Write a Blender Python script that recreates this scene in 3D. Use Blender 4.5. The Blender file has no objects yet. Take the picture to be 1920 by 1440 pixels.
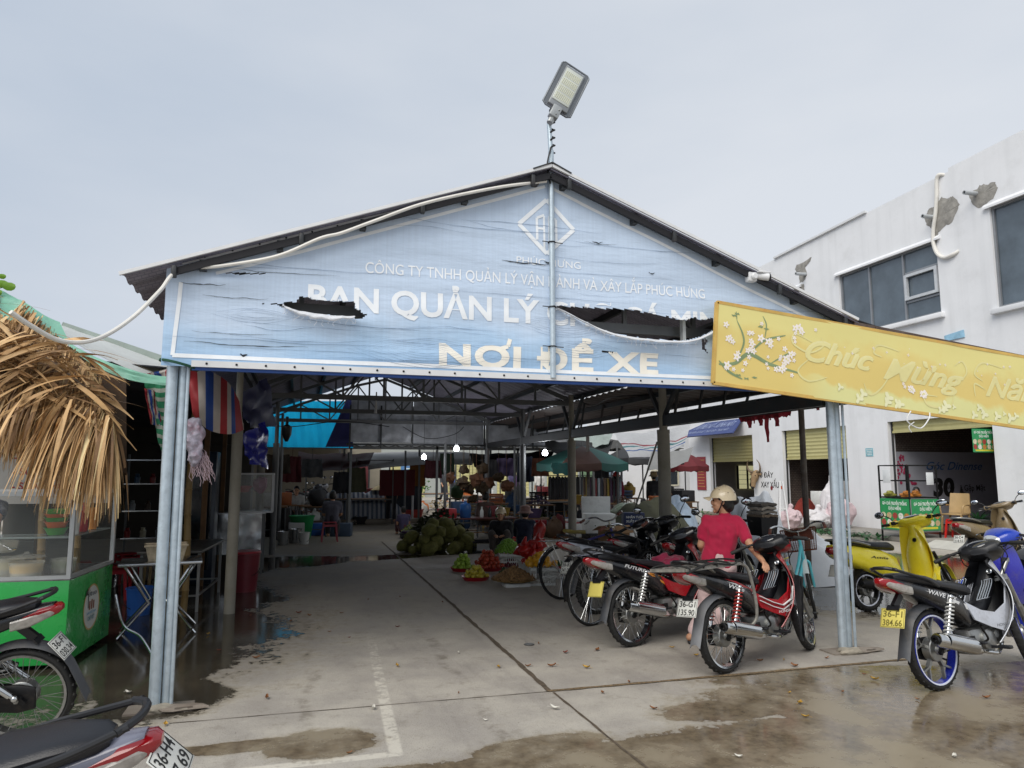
import bpy, bmesh, math, random
from mathutils import Vector as V, Matrix as M, noise
R=math.radians; PI=math.pi; rnd=random.Random(7)
C=bpy.context.scene.collection; S=bpy.context.scene
# ---------------------------------------------------------------- camera
FPX=1340.0; CAMH=1.6; HEAD=R(16.4); PITCH=R(7.02)
cd=bpy.data.cameras.new('camera'); cam=bpy.data.objects.new('camera',cd); C.objects.link(cam)
cd.sensor_width=36; cd.lens=FPX/1920*36; cd.clip_start=.05; cd.clip_end=3000
cam.location=(0,0,CAMH); cam.rotation_euler=(PI/2+PITCH,0,-HEAD); S.camera=cam
# ---------------------------------------------------------------- sky, sun, exposure
SUN_EL=R(48); SUN_AZ=R(226)          # azimuth clockwise from +Y: behind the camera, a little left
w=bpy.data.worlds.new('World'); S.world=w; w.use_nodes=True
nt=w.node_tree; nt.nodes.clear()
def _n(t,**k):
    n=nt.nodes.new(t)
    for a,b in k.items(): setattr(n,a,b)
    return n
sky=_n('ShaderNodeTexSky',sky_type='NISHITA',sun_disc=False,sun_elevation=SUN_EL,sun_rotation=SUN_AZ,air_density=1.0,dust_density=4.0,ozone_density=2.0)
hs=_n('ShaderNodeHueSaturation'); hs.inputs['Saturation'].default_value=.28
nt.links.new(sky.outputs[0],hs.inputs['Color'])
tc=_n('ShaderNodeTexCoord'); mp=_n('ShaderNodeMapping'); mp.inputs['Scale'].default_value=(1,1,3)
nz=_n('ShaderNodeTexNoise'); nz.inputs['Scale'].default_value=1.7; nz.inputs['Detail'].default_value=6; nz.inputs['Roughness'].default_value=.5
nt.links.new(tc.outputs['Generated'],mp.inputs[0]); nt.links.new(mp.outputs[0],nz.inputs[0])
sx=_n('ShaderNodeSeparateXYZ'); nt.links.new(tc.outputs['Generated'],sx.inputs[0])
# cloud deck: slightly brighter and warmer towards +X, bluer towards -X
ad=_n('ShaderNodeMath',operation='MULTIPLY_ADD'); nt.links.new(sx.outputs['X'],ad.inputs[0]); ad.inputs[1].default_value=.55; ad.inputs[2].default_value=0.0
ad2=_n('ShaderNodeMath',operation='MULTIPLY_ADD'); nt.links.new(nz.outputs[0],ad2.inputs[0]); ad2.inputs[1].default_value=.95; nt.links.new(ad.outputs[0],ad2.inputs[2])
rp=_n('ShaderNodeValToRGB'); e=rp.color_ramp.elements
e[0].position=.25; e[0].color=(3.65,4.2,5.0,1); e[1].position=.85; e[1].color=(5.1,5.4,5.85,1)
nt.links.new(ad2.outputs[0],rp.inputs[0])
mx=_n('ShaderNodeMix',data_type='RGBA'); mx.inputs[0].default_value=.86
nt.links.new(hs.outputs[0],mx.inputs[6]); nt.links.new(rp.outputs[0],mx.inputs[7])
bg=_n('ShaderNodeBackground'); bg.inputs[1].default_value=.1; nt.links.new(mx.outputs[2],bg.inputs[0])
wo=_n('ShaderNodeOutputWorld'); nt.links.new(bg.outputs[0],wo.inputs[0])
sl=bpy.data.lights.new('sun','SUN'); sl.energy=1.9; sl.angle=R(48); sl.color=(1,.95,.87)
so=bpy.data.objects.new('sun',sl); C.objects.link(so)
sd=V((math.sin(SUN_AZ)*math.cos(SUN_EL),math.cos(SUN_AZ)*math.cos(SUN_EL),math.sin(SUN_EL)))
so.rotation_euler=sd.to_track_quat('Z','Y').to_euler(); so.location=sd*50
S.view_settings.view_transform='Standard'; S.view_settings.look='None'; S.view_settings.exposure=0.56; S.view_settings.gamma=1
try: S.cycles.max_bounces=10; S.cycles.diffuse_bounces=8; S.cycles.transparent_max_bounces=24
except Exception: pass
# ---------------------------------------------------------------- photo pixel -> place
_F=V((math.sin(HEAD),math.cos(HEAD),0)); _Rr=V((math.cos(HEAD),-math.sin(HEAD),0)); CAMP=V((0,0,CAMH))
def ray(x,y):
    u=(x-960)/FPX; v=(720-y)/FPX
    return _F*(math.cos(PITCH)-v*math.sin(PITCH))+_Rr*u+V((0,0,1))*(math.sin(PITCH)+v*math.cos(PITCH))
def G(x,y,z=0.0): d=ray(x,y); return CAMP+d*((z-CAMH)/d.z)
def PY(x,y,Y): d=ray(x,y); return CAMP+d*(Y/d.y)
def PX(x,y,X): d=ray(x,y); return CAMP+d*(X/d.x)
# ---------------------------------------------------------------- materials
_mats={}
def srgb(h):
    h=h.lstrip('#'); c=[int(h[i:i+2],16)/255 for i in (0,2,4)]
    return tuple(x/12.92 if x<=.04045 else ((x+.055)/1.055)**2.4 for x in c)
def mat(name,col,rough=.5,metal=0.,var=.12,scale=6.,bump=0.,bscale=60.,dirt=None,coat=0.,alpha=1.,trans=0.,spec=.5,emit=0.,rvar=.12,coord='Object',translucent=0.,sheen=0.,damt=.5,dscale=3.):
    if name in _mats: return _mats[name]
    if isinstance(col,str): col=srgb(col)
    m=bpy.data.materials.new(name); m.use_nodes=True; t=m.node_tree; N=t.nodes; L=t.links
    b=N['Principled BSDF']; tcn=N.new('ShaderNodeTexCoord')
    b.inputs['Roughness'].default_value=rough; b.inputs['Metallic'].default_value=metal
    b.inputs['Coat Weight'].default_value=coat; b.inputs['Coat Roughness'].default_value=.08
    b.inputs['Specular IOR Level'].default_value=spec; b.inputs['Alpha'].default_value=alpha; b.inputs['Transmission Weight'].default_value=trans
    if sheen: b.inputs['Sheen Weight'].default_value=sheen
    co=tcn.outputs[coord]; cs=(*col,1)
    if var>0 or dirt:
        n=N.new('ShaderNodeTexNoise'); n.inputs['Scale'].default_value=scale; n.inputs['Detail'].default_value=6; n.inputs['Roughness'].default_value=.6; L.new(co,n.inputs[0])
        r=N.new('ShaderNodeMapRange'); r.inputs[1].default_value=.3; r.inputs[2].default_value=.7; L.new(n.outputs[0],r.inputs[0])
        mi=N.new('ShaderNodeMix'); mi.data_type='RGBA'; L.new(r.outputs[0],mi.inputs[0])
        mi.inputs[6].default_value=(*[c*(1-var) for c in col],1); mi.inputs[7].default_value=(*[min(1,c*(1+var)) for c in col],1)
        out=mi.outputs[2]
        if dirt:
            d=srgb(dirt) if isinstance(dirt,str) else dirt
            n2=N.new('ShaderNodeTexNoise'); n2.inputs['Scale'].default_value=dscale; n2.inputs['Detail'].default_value=9; n2.inputs['Roughness'].default_value=.68; L.new(co,n2.inputs[0])
            r2=N.new('ShaderNodeMapRange'); r2.inputs[1].default_value=.62-.3*damt; r2.inputs[2].default_value=.75; r2.inputs[4].default_value=min(1,damt*1.3); L.new(n2.outputs[0],r2.inputs[0])
            m2=N.new('ShaderNodeMix'); m2.data_type='RGBA'; L.new(r2.outputs[0],m2.inputs[0]); L.new(out,m2.inputs[6]); m2.inputs[7].default_value=(*d,1); out=m2.outputs[2]
        L.new(out,b.inputs['Base Color'])
        if rvar:
            rr=N.new('ShaderNodeMapRange'); L.new(n.outputs[0],rr.inputs[0]); rr.inputs[3].default_value=max(.02,rough-rvar); rr.inputs[4].default_value=min(1,rough+rvar); L.new(rr.outputs[0],b.inputs['Roughness'])
    else: b.inputs['Base Color'].default_value=cs
    if bump:
        n3=N.new('ShaderNodeTexNoise'); n3.inputs['Scale'].default_value=bscale; n3.inputs['Detail'].default_value=5; L.new(co,n3.inputs[0])
        bp=N.new('ShaderNodeBump'); bp.inputs['Strength'].default_value=bump; bp.inputs['Distance'].default_value=.01; L.new(n3.outputs[0],bp.inputs['Height']); L.new(bp.outputs[0],b.inputs['Normal'])
    if emit: b.inputs['Emission Color'].default_value=cs; b.inputs['Emission Strength'].default_value=emit
    if translucent:
        tr=N.new('ShaderNodeBsdfTranslucent'); tr.inputs[0].default_value=cs; ms=N.new('ShaderNodeMixShader'); ms.inputs[0].default_value=translucent
        if var>0 or dirt: L.new(out,tr.inputs[0])
        L.new(b.outputs[0],ms.inputs[1]); L.new(tr.outputs[0],ms.inputs[2]); L.new(ms.outputs[0],N['Material Output'].inputs[0])
    _mats[name]=m; return m
def stripes(name,cols,bands,rough=.6,axis=0,translucent=.25,var=.1):
    """cloth of coloured stripes along the sheet's own UV"""
    if name in _mats: return _mats[name]
    m=mat(name,'#cccccc',rough,var=0,translucent=translucent); t=m.node_tree; N=t.nodes; L=t.links
    tcn=N.new('ShaderNodeTexCoord'); sp=N.new('ShaderNodeSeparateXYZ'); L.new(tcn.outputs['UV'],sp.inputs[0])
    nz=N.new('ShaderNodeTexNoise'); nz.inputs['Scale'].default_value=12; nz.inputs['Detail'].default_value=6; L.new(tcn.outputs['Object'],nz.inputs[0])
    fr=N.new('ShaderNodeMath'); fr.operation='FRACT'; L.new(sp.outputs[axis],fr.inputs[0])
    rp=N.new('ShaderNodeValToRGB'); rp.color_ramp.interpolation='CONSTANT'; el=rp.color_ramp.elements
    while len(el)<len(bands): el.new(.5)
    for i,(p,ci) in enumerate(bands): el[i].position=p
    for i,(p,ci) in enumerate(bands): el[i].color=(*srgb(cols[ci]),1)
    L.new(fr.outputs[0],rp.inputs[0])
    mi=N.new('ShaderNodeMix'); mi.data_type='RGBA'; mi.blend_type='MULTIPLY'; L.new(rp.outputs[0],mi.inputs[6]); mi.inputs[0].default_value=1
    r=N.new('ShaderNodeMapRange'); r.inputs[3].default_value=1-2*var; r.inputs[4].default_value=1+var; L.new(nz.outputs[0],r.inputs[0]); L.new(r.outputs[0],mi.inputs[7])
    L.new(mi.outputs[2],N['Principled BSDF'].inputs['Base Color'])
    for n in N:
        if n.type=='BSDF_TRANSLUCENT': L.new(mi.outputs[2],n.inputs[0])
    return m
# ---------------------------------------------------------------- mesh builder
class MB:
    def __init__(s): s.v=[]; s.f=[]; s.mi=[]; s.uv={}; s.cur=0; s.tint=[]
    def add(s,vs,fs,X=None,uvs=None):
        o=len(s.v)
        for i,p in enumerate(vs):
            p=V(p); s.v.append(X@p if X else p)
            if uvs: s.uv[o+i]=uvs[i]
        for f in fs: s.f.append([i+o for i in f]); s.mi.append(s.cur)
        return s
    def box(s,c,d,X=None,ch=0.):
        x,y,z=[k/2 for k in d]; c=V(c)
        if ch:
            bm=bmesh.new(); bmesh.ops.create_cube(bm,size=1)
            for q in bm.verts: q.co=V((q.co.x*d[0],q.co.y*d[1],q.co.z*d[2]))
            bmesh.ops.bevel(bm,geom=bm.edges[:],offset=ch,segments=2,affect='EDGES',profile=.5)
            bm.verts.index_update(); vs=[c+q.co for q in bm.verts]; fs=[[q.index for q in f.verts] for f in bm.faces]; bm.free(); return s.add(vs,fs,X)
        vs=[c+V((a*x,b*y,e*z)) for a in(-1,1) for b in(-1,1) for e in(-1,1)]
        return s.add(vs,[(0,1,3,2),(4,6,7,5),(0,4,5,1),(2,3,7,6),(0,2,6,4),(1,5,7,3)],X)
    def bar(s,a,b,w,h=None,up=(0,0,1),ch=0.):
        a=V(a);b=V(b);h=h or w; d=b-a; L=d.length; z=d/L; u=V(up)
        if abs(z.dot(u))>.99: u=V((1,0,0))
        x=u.cross(z).normalized(); y=z.cross(x)
        X=M(((x.x,y.x,z.x,(a.x+b.x)/2),(x.y,y.y,z.y,(a.y+b.y)/2),(x.z,y.z,z.z,(a.z+b.z)/2),(0,0,0,1)))
        return s.box((0,0,0),(w,h,L),X,ch)
    def tube(s,pts,r,n=8,caps=True,closed=False,flat=1.):
        P=[V(p) for p in pts]; k=len(P); rs=r if isinstance(r,(list,tuple)) else [r]*k
        prev=None; vs=[]
        for i in range(k):
            if closed: t=P[(i+1)%k]-P[i-1]
            else: t=P[min(i+1,k-1)]-P[max(i-1,0)]
            t=t.normalized() if t.length>1e-9 else V((0,0,1))
            if prev is None:
                u=V((0,0,1)) if abs(t.z)<.9 else V((1,0,0)); a=u.cross(t).normalized()
            else:
                a=prev-t*prev.dot(t); a=a.normalized() if a.length>1e-6 else prev
            prev=a; b=t.cross(a)
            for j in range(n):
                q=2*PI*j/n; vs.append(P[i]+(a*math.cos(q)+b*math.sin(q)*flat)*rs[i])
        fs=[]; kk=k if closed else k-1
        for i in range(kk):
            for j in range(n):
                i2=(i+1)%k; fs.append((i*n+j,i*n+(j+1)%n,i2*n+(j+1)%n,i2*n+j))
        if caps and not closed: fs+= [tuple(reversed(range(n))),tuple(range((k-1)*n,k*n))]
        return s.add(vs,fs)
    def lathe(s,prof,X=None,n=24,closed=False):
        """profile of (radius, z) turned round local z"""
        k=len(prof); vs=[]; fs=[]
        for r,z in prof:
            for j in range(n): q=2*PI*j/n; vs.append((r*math.cos(q),r*math.sin(q),z))
        for i in range(k if closed else k-1):
            i2=(i+1)%k
            for j in range(n): fs.append((i*n+j,i*n+(j+1)%n,i2*n+(j+1)%n,i2*n+j))
        if not closed and max(z for r,z in prof)-min(z for r,z in prof)>1e-6:
            if prof[0][0]>1e-4: fs.append(tuple(reversed(range(n))))
            if prof[-1][0]>1e-4: fs.append(tuple(range((k-1)*n,k*n)))
        return s.add(vs,fs,X)
    def ell(s,c,r,X=None,nu=14,nv=8,jit=0.,seed=0):
        if not isinstance(r,(tuple,list)): r=(r,r,r)
        c=V(c); vs=[V((0,0,-1))]; fs=[]
        for i in range(1,nv):
            t=-PI/2+PI*i/nv
            for j in range(nu): q=2*PI*j/nu; vs.append(V((math.cos(t)*math.cos(q),math.cos(t)*math.sin(q),math.sin(t))))
        vs.append(V((0,0,1)))
        if jit: vs=[p*(1+jit*noise.noise(p*1.7+V((seed*3.1,seed,0)))) for p in vs]
        for j in range(nu): fs.append((0,1+(j+1)%nu,1+j))
        for i in range(nv-2):
            for j in range(nu): a=1+i*nu; fs.append((a+j,a+(j+1)%nu,a+nu+(j+1)%nu,a+nu+j))
        e=len(vs)-1; a=1+(nv-2)*nu
        for j in range(nu): fs.append((a+j,a+(j+1)%nu,e))
        return s.add([c+V((p.x*r[0],p.y*r[1],p.z*r[2])) for p in vs],fs,X)
    def cap(s,a,b,ra,rb=None,n=12):
        """tapered capsule"""
        rb=ra if rb is None else rb; a=V(a);b=V(b); d=(b-a)
        if d.length<1e-6: return s.ell(a,ra)
        t=d.normalized(); pts=[];rs=[]
        for i in range(4): q=PI/2*(1-i/4); pts.append(a-t*ra*math.sin(q)); rs.append(max(ra*math.cos(q),ra*.05))
        pts.append(a);rs.append(ra);pts.append(b);rs.append(rb)
        for i in range(1,5): q=PI/2*i/4; pts.append(b+t*rb*math.sin(q)); rs.append(max(rb*math.cos(q),rb*.05))
        return s.tube(pts,rs,n)
    def chain(s,pts,rs,n=12):
        for i in range(len(pts)-1): s.cap(pts[i],pts[i+1],rs[i],rs[i+1],n)
        return s
    def prism(s,poly,d,X=None,z0=0.):
        n=len(poly); vs=[(p[0],p[1],z0) for p in poly]+[(p[0],p[1],z0+d) for p in poly]
        return s.add(vs,[tuple(reversed(range(n))),tuple(range(n,2*n))]+[(i,(i+1)%n,n+(i+1)%n,n+i) for i in range(n)],X)
    def loft(s,rings,caps=True,X=None):
        n=len(rings[0]); vs=[p for r in rings for p in r]; fs=[]
        for i in range(len(rings)-1):
            for j in range(n): fs.append((i*n+j,i*n+(j+1)%n,(i+1)*n+(j+1)%n,(i+1)*n+j))
        if caps: fs+=[tuple(reversed(range(n))),tuple(range(len(vs)-n,len(vs)))]
        return s.add(vs,fs,X)
    def sheet(s,fn,nu,nv,th=0.,X=None,hole=None,us=1.,vs_=1.):
        P=[[V(fn(i/nu,j/nv)) for i in range(nu+1)] for j in range(nv+1)]
        vs=[p for row in P for p in row]; uv=[(us*i/nu,vs_*j/nv) for j in range(nv+1) for i in range(nu+1)]; W=nu+1
        fs=[]
        for j in range(nv):
            for i in range(nu):
                if hole and hole((i+.5)/nu,(j+.5)/nv): continue
                fs.append((j*W+i,j*W+i+1,(j+1)*W+i+1,(j+1)*W+i))
        if th:
            nr=[]
            for j in range(nv+1):
                for i in range(nu+1):
                    a=P[j][min(i+1,nu)]-P[j][max(i-1,0)]; b=P[min(j+1,nv)][i]-P[max(j-1,0)][i]; c=a.cross(b)
                    nr.append(c.normalized() if c.length>1e-9 else V((0,0,1)))
            o=len(vs); cnt={}
            for f in fs:
                for k in range(4): e=(f[k],f[(k+1)%4]); cnt[e]=1
            ed=[e for e in cnt if (e[1],e[0]) not in cnt]
            vs=vs+[p-n*th for p,n in zip(vs,nr)]; uv=uv+uv
            fs=fs+[tuple(reversed([k+o for k in f])) for f in fs]+[(b,a,a+o,b+o) for a,b in ed]
        return s.add(vs,fs,X,uv)
    def join(s,o,X=None): return s.add(o.v,o.f,X)
    def text(s,body,size,X,bold=0.,shear=0.,sx=1.,ext=0.,align='CENTER',space=1.,fn=None,cut=None,sub=0):
        vs,fs=text_mesh(body,size,bold,shear,sx,ext,align,space,sub)
        if cut:
            fs=[f for f in fs if not cut(sum(vs[i].x for i in f)/len(f),sum(vs[i].y for i in f)/len(f))]
        if fn: vs=[V(fn(p)) for p in vs]
        return s.add(vs,fs,X)
    def build(s,name,m,parent=None,smooth=35,loc=None):
        me=bpy.data.meshes.new(name); me.from_pydata([tuple(p) for p in s.v],[],s.f)
        ms=m if isinstance(m,(list,tuple)) else [m]
        for q in ms: me.materials.append(q)
        if len(ms)>1: me.polygons.foreach_set('material_index',s.mi)
        if s.uv:
            ul=me.uv_layers.new(name='UVMap')
            for l in me.loops: ul.data[l.index].uv=s.uv.get(l.vertex_index,(0,0))
        if s.tint:
            at=me.attributes.new('tint','FLOAT','POINT'); at.data.foreach_set('value',s.tint)
        me.update()
        if smooth:
            me.polygons.foreach_set('use_smooth',[True]*len(me.polygons)); me.set_sharp_from_angle(angle=R(smooth))
        o=bpy.data.objects.new(name,me); C.objects.link(o)
        if parent: o.parent=parent
        if loc: o.location=loc
        return o
_tc={}
def text_mesh(body,size,bold=0.,shear=0.,sx=1.,ext=0.,align='CENTER',space=1.,sub=0):
    k=(body,round(size,4),bold,shear,sx,ext,align,space,sub)
    if k in _tc: return _tc[k]
    cu=bpy.data.curves.new('t','FONT'); cu.body=body; cu.size=size; cu.offset=bold; cu.shear=shear; cu.extrude=ext; cu.align_x=align; cu.space_character=space; cu.resolution_u=4
    o=bpy.data.objects.new('t',cu); C.objects.link(o); dg=bpy.context.evaluated_depsgraph_get(); me=bpy.data.meshes.new_from_object(o.evaluated_get(dg))
    bm=bmesh.new(); bm.from_mesh(me); bmesh.ops.remove_doubles(bm,verts=bm.verts[:],dist=1e-5)
    if sub:
        bmesh.ops.triangulate(bm,faces=bm.faces[:])
        for _ in range(12):
            ed=[q for q in bm.edges if q.calc_length()>sub]
            if not ed: break
            bmesh.ops.subdivide_edges(bm,edges=ed,cuts=1); bmesh.ops.triangulate(bm,faces=[f for f in bm.faces if len(f.verts)>3])
    bm.verts.index_update(); vs=[V((q.co.x*sx,q.co.y,q.co.z)) for q in bm.verts]; fs=[[q.index for q in f.verts] for f in bm.faces]
    bm.free(); bpy.data.objects.remove(o); bpy.data.curves.remove(cu); bpy.data.meshes.remove(me); _tc[k]=(vs,fs); return _tc[k]
def remesh(mb,name,m,parent=None,vox=.012,it=2,fac=.6,fold=0.):
    """fuse overlapping closed shapes into one continuous skin"""
    o=mb.build('tmp',m,smooth=0); a=o.modifiers.new('r','REMESH'); a.mode='VOXEL'; a.voxel_size=vox
    b=o.modifiers.new('s','SMOOTH'); b.iterations=it; b.factor=fac
    me=bpy.data.meshes.new_from_object(o.evaluated_get(bpy.context.evaluated_depsgraph_get())); bpy.data.objects.remove(o); me.name=name
    if not me.materials: me.materials.append(m)
    if fold and vox<.0135:
        ns_=[q.normal.copy() for q in me.vertices]
        for q,qn in zip(me.vertices,ns_):
            p=q.co.copy(); f=noise.noise(V((p.x*9,p.y*9,p.z*16)))+.7*noise.noise(V((p.x*17+p.z*12,p.y*17-p.z*9,p.z*8))); q.co=p+qn*fold*f
        me.update()
    me.polygons.foreach_set('use_smooth',[True]*len(me.polygons)); o=bpy.data.objects.new(name,me); C.objects.link(o)
    if parent: o.parent=parent
    return o
def thing(name,label,cat,loc=(0,0,0),rz=0.,group=None,lean=0.,parent=None):
    o=bpy.data.objects.new(name,None); C.objects.link(o); o.location=loc; o.rotation_euler=(lean,0,rz); o.empty_display_size=.1
    tag(o,label,cat,group); return o
def tag(o,label,cat,group=None,kind=None):
    if label: o['label']=label
    if cat: o['category']=cat
    if group: o['group']=group
    if kind: o['kind']=kind
    return o
def struct(o): o['kind']='structure'; return o
def copy_tree(o,parent=None):
    c=o.copy(); C.objects.link(c)
    if parent: c.parent=parent
    for ch in list(o.children): copy_tree(ch,c)
    return c
def T(x,y,z): return M.Translation((x,y,z))
def RX(a): return M.Rotation(a,4,'X')
def RY(a): return M.Rotation(a,4,'Y')
def RZ(a): return M.Rotation(a,4,'Z')
FRONT=RX(PI/2)      # xy drawing -> upright xz plane facing -Y
def curve(pts,k=6):
    """Catmull-Rom through points"""
    P=[V(p) for p in pts]; out=[]
    for i in range(len(P)-1):
        a=P[max(i-1,0)];b=P[i];c=P[i+1];d=P[min(i+2,len(P)-1)]
        for j in range(k):
            t=j/k; out.append(.5*((2*b)+(c-a)*t+(2*a-5*b+4*c-d)*t*t+(3*b-a-3*c+d)*t**3))
    return out+[P[-1]]
def inpoly(x,y,P):
    r=False; j=len(P)-1
    for i in range(len(P)):
        if (P[i][1]>y)!=(P[j][1]>y) and x<(P[j][0]-P[i][0])*(y-P[i][1])/(P[j][1]-P[i][1])+P[i][0]: r=not r
        j=i
    return r
def nz1(x,y=0.,z=0.): return noise.noise(V((x,y,z)))
# common materials
galv=mat('galvanised_steel','#b9c6cf',.42,.55,var=.12,scale=14,dirt='#8b979e',damt=.35,dscale=30,bump=.05)
steel_dk=mat('grey_painted_steel','#6d6f70',.55,.3,var=.15,dirt='#4a4038',damt=.3)
steel_bk=mat('dark_steel','#3b3d3f',.5,.4,var=.2,dirt='#5a3a28',damt=.3)
chrome=mat('chrome','#c9cbcc',.14,1.,var=.06,rvar=.08,dirt='#6b6258',damt=.25,dscale=18)
alu=mat('cast_aluminium','#9a9b99',.38,.9,var=.15,scale=20,dirt='#5b5148',damt=.4,dscale=14)
rubber=mat('tyre_rubber','#191919',.72,var=.25,dirt='#4a443c',damt=.3,dscale=9,bump=.15,bscale=90)
blackp=mat('black_plastic','#15161a',.42,var=.2,scale=12,bump=.03,bscale=200,dirt='#3a3733',damt=.2)
blackm=mat('black_rough_metal','#1c1c1e',.5,.5,var=.2,dirt='#4e463d',damt=.4,dscale=12)
vinyl=mat('black_seat_vinyl','#14151b',.38,var=.2,bump=.18,bscale=260,rvar=.1)
white_p=mat('white_plastic','#d6d7d8',.45,var=.06)
glass=mat('clear_glass','#e8efef',.04,var=0,alpha=.16,spec=.6)
wood=mat('weathered_wood','#6f5235',.75,var=.3,scale=5,bump=.2,bscale=40)
rope_w=mat('white_cable_sheath','#d9d6cf',.5,var=.08)
wire=mat('black_cable','#17171a',.6,var=.1)
# ================================================================ GROUND
def ground_material():
    m=bpy.data.materials.new('wet_concrete'); m.use_nodes=True; t=m.node_tree; N=t.nodes; L=t.links; b=N['Principled BSDF']
    def mth(op,a,c=None,d=None):
        n=N.new('ShaderNodeMath'); n.operation=op
        for i,x in enumerate((a,c,d)):
            if x is None: continue
            if isinstance(x,(int,float)): n.inputs[i].default_value=x
            else: L.new(x,n.inputs[i])
        return n.outputs[0]
    def ns(scale,det=6,ro=.6,vec=None,w=0):
        n=N.new('ShaderNodeTexNoise'); n.inputs['Scale'].default_value=scale; n.inputs['Detail'].default_value=det; n.inputs['Roughness'].default_value=ro; L.new(vec or co,n.inputs[0]); return n.outputs[0]
    def mr(x,a,c,d=0,e=1):
        n=N.new('ShaderNodeMapRange'); n.inputs[1].default_value=a; n.inputs[2].default_value=c; n.inputs[3].default_value=d; n.inputs[4].default_value=e; n.interpolation_type='SMOOTHSTEP'; L.new(x,n.inputs[0]); return n.outputs[0]
    def mixc(f,a,c):
        n=N.new('ShaderNodeMix'); n.data_type='RGBA'; L.new(f,n.inputs[0])
        for i,x in ((6,a),(7,c)):
            if isinstance(x,tuple): n.inputs[i].default_value=(*x,1)
            else: L.new(x,n.inputs[i])
        return n.outputs[2]
    co=N.new('ShaderNodeTexCoord').outputs['Object']
    sp=N.new('ShaderNodeSeparateXYZ'); L.new(co,sp.inputs[0]); X,Y=sp.outputs[0],sp.outputs[1]
    big=ns(.35,8,.62); mid=ns(1.6,9,.66); fine=ns(14,8,.7); grit=ns(120,3,.6); st=N.new('ShaderNodeMapping'); L.new(co,st.inputs[0]); st.inputs['Scale'].default_value=(2.2,.5,1); st.inputs['Rotation'].default_value=(0,0,.12); streak=ns(1.7,8,.7,st.outputs[0])
    base=mixc(mr(mid,.3,.7),srgb('#97918a'),srgb('#aea89d'))
    base=mixc(mr(streak,.52,.72,0,.55),base,srgb('#86807a'))
    base=mixc(mr(fine,.55,.75,0,.35),base,srgb('#6f675b'))
    base=mixc(mr(big,.5,.7,0,.45),base,srgb('#aeaaa1'))
    base=mixc(mr(grit,.55,.68,0,.65),base,srgb('#5f5a51'))
    stn=ns(4.2,9,.75); base=mixc(mr(stn,.54,.66,0,.42),base,srgb('#7d766b')); spk=ns(38,4,.6); base=mixc(mr(spk,.66,.72,0,.6),base,srgb('#4f483e')); base=mixc(mr(stn,.44,.34,0,.3),base,srgb('#b4b0a8'))
    # scraps of old white line paint: one along Y near x=.66, one across
    pl=mth('MULTIPLY',mr(mth('ABSOLUTE',mth('SUBTRACT',mth('SUBTRACT',X,mth('MULTIPLY',mth('SUBTRACT',Y,4.3),.045)),.58)),.03,.05,1,0),mth('MULTIPLY',mr(Y,4.3,4.36),mr(Y,6.2,8.0,1,0)))
    pl2=mth('MULTIPLY',mr(mth('ABSOLUTE',mth('SUBTRACT',Y,4.33)),.03,.045,1,0),mth('MULTIPLY',mr(X,-.5,-.1),mr(X,.60,.63,1,0)))
    paint=mth('MULTIPLY',mth('MAXIMUM',pl,pl2),mr(mth('ADD',fine,mth('MULTIPLY',mr(Y,4.3,6.5),.12)),.48,.66,.62,.0))
    base=mixc(paint,base,srgb('#cfcabd'))
    for tx,ty0,ty1,k_ in ((1.22,4.1,8.5,.55),(.12,4.6,10.,.35),(2.5,4.2,5.6,.3)):
        tb=mth('MULTIPLY',mr(mth('ABSOLUTE',mth('SUBTRACT',mth('ADD',X,mth('MULTIPLY',mth('SUBTRACT',big,.5),.7)),tx)),.025,.075,1,0),mth('MULTIPLY',mr(Y,ty0,ty0+.4),mr(Y,ty1-2.,ty1,1,0)))
        base=mixc(mth('MULTIPLY',tb,mr(stn,.42,.62,0,k_)),base,srgb('#5f564a'))
    # wet patches, plus shade painted on the rear floor
    def blob(px,py,rx,ry,rot=0.,soft=0.):
        c=G(px,py); dx=mth('SUBTRACT',X,c.x); dy=mth('SUBTRACT',Y,c.y); cr,sr=math.cos(rot),math.sin(rot)
        u=mth('DIVIDE',mth('ADD',mth('MULTIPLY',dx,cr),mth('MULTIPLY',dy,sr)),rx); v=mth('DIVIDE',mth('SUBTRACT',mth('MULTIPLY',dy,cr),mth('MULTIPLY',dx,sr)),ry)
        return mth('SUBTRACT',1,mth('SQRT',mth('ADD',mth('MULTIPLY',u,u),mth('MULTIPLY',v,v))))
    B=[(605,1395,.34,.22,0),(900,1450,.75,.24,0),(1150,1430,.8,.3,.1),(700,1470,1.3,.2,0),(1500,1390,1.9,.42,.0),(1640,1300,1.3,.42,-.15),(1880,1300,2.0,.75,0),(1800,1430,2.2,.5,0),(1300,1470,1.8,.25,0),(1370,1330,.5,.22,0),(1010,1400,.45,.16,.1),(450,1400,.5,.1,0),(1560,1265,1.1,.2,-.1)]
    I=[(100,1200,2.2,2.6,.15),(290,1240,.62,.95,.25),(330,1120,1.3,1.9,.15),(420,1060,.9,2.0,.1),(560,1052,.9,.9,.3),(700,1046,1.1,.42,.1),(860,1036,.9,.35,0),(300,1310,.45,.5,.2),(1650,1060,2.5,2.,0),(1800,1120,2.2,1.6,0)]
    def mask(lst):
        o=None
        for q in lst:
            k=blob(*q); o=k if o is None else mth('MAXIMUM',o,k)
        return o
    edge=mth('ADD',mth('MULTIPLY',mth('SUBTRACT',mid,.5),.95),mth('MULTIPLY',mth('SUBTRACT',fine,.5),.55))
    f1=mr(mth('ADD',mask(B),edge),-.01,.045); f2=mr(mth('ADD',mask(I),edge),-.02,.07)
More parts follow.
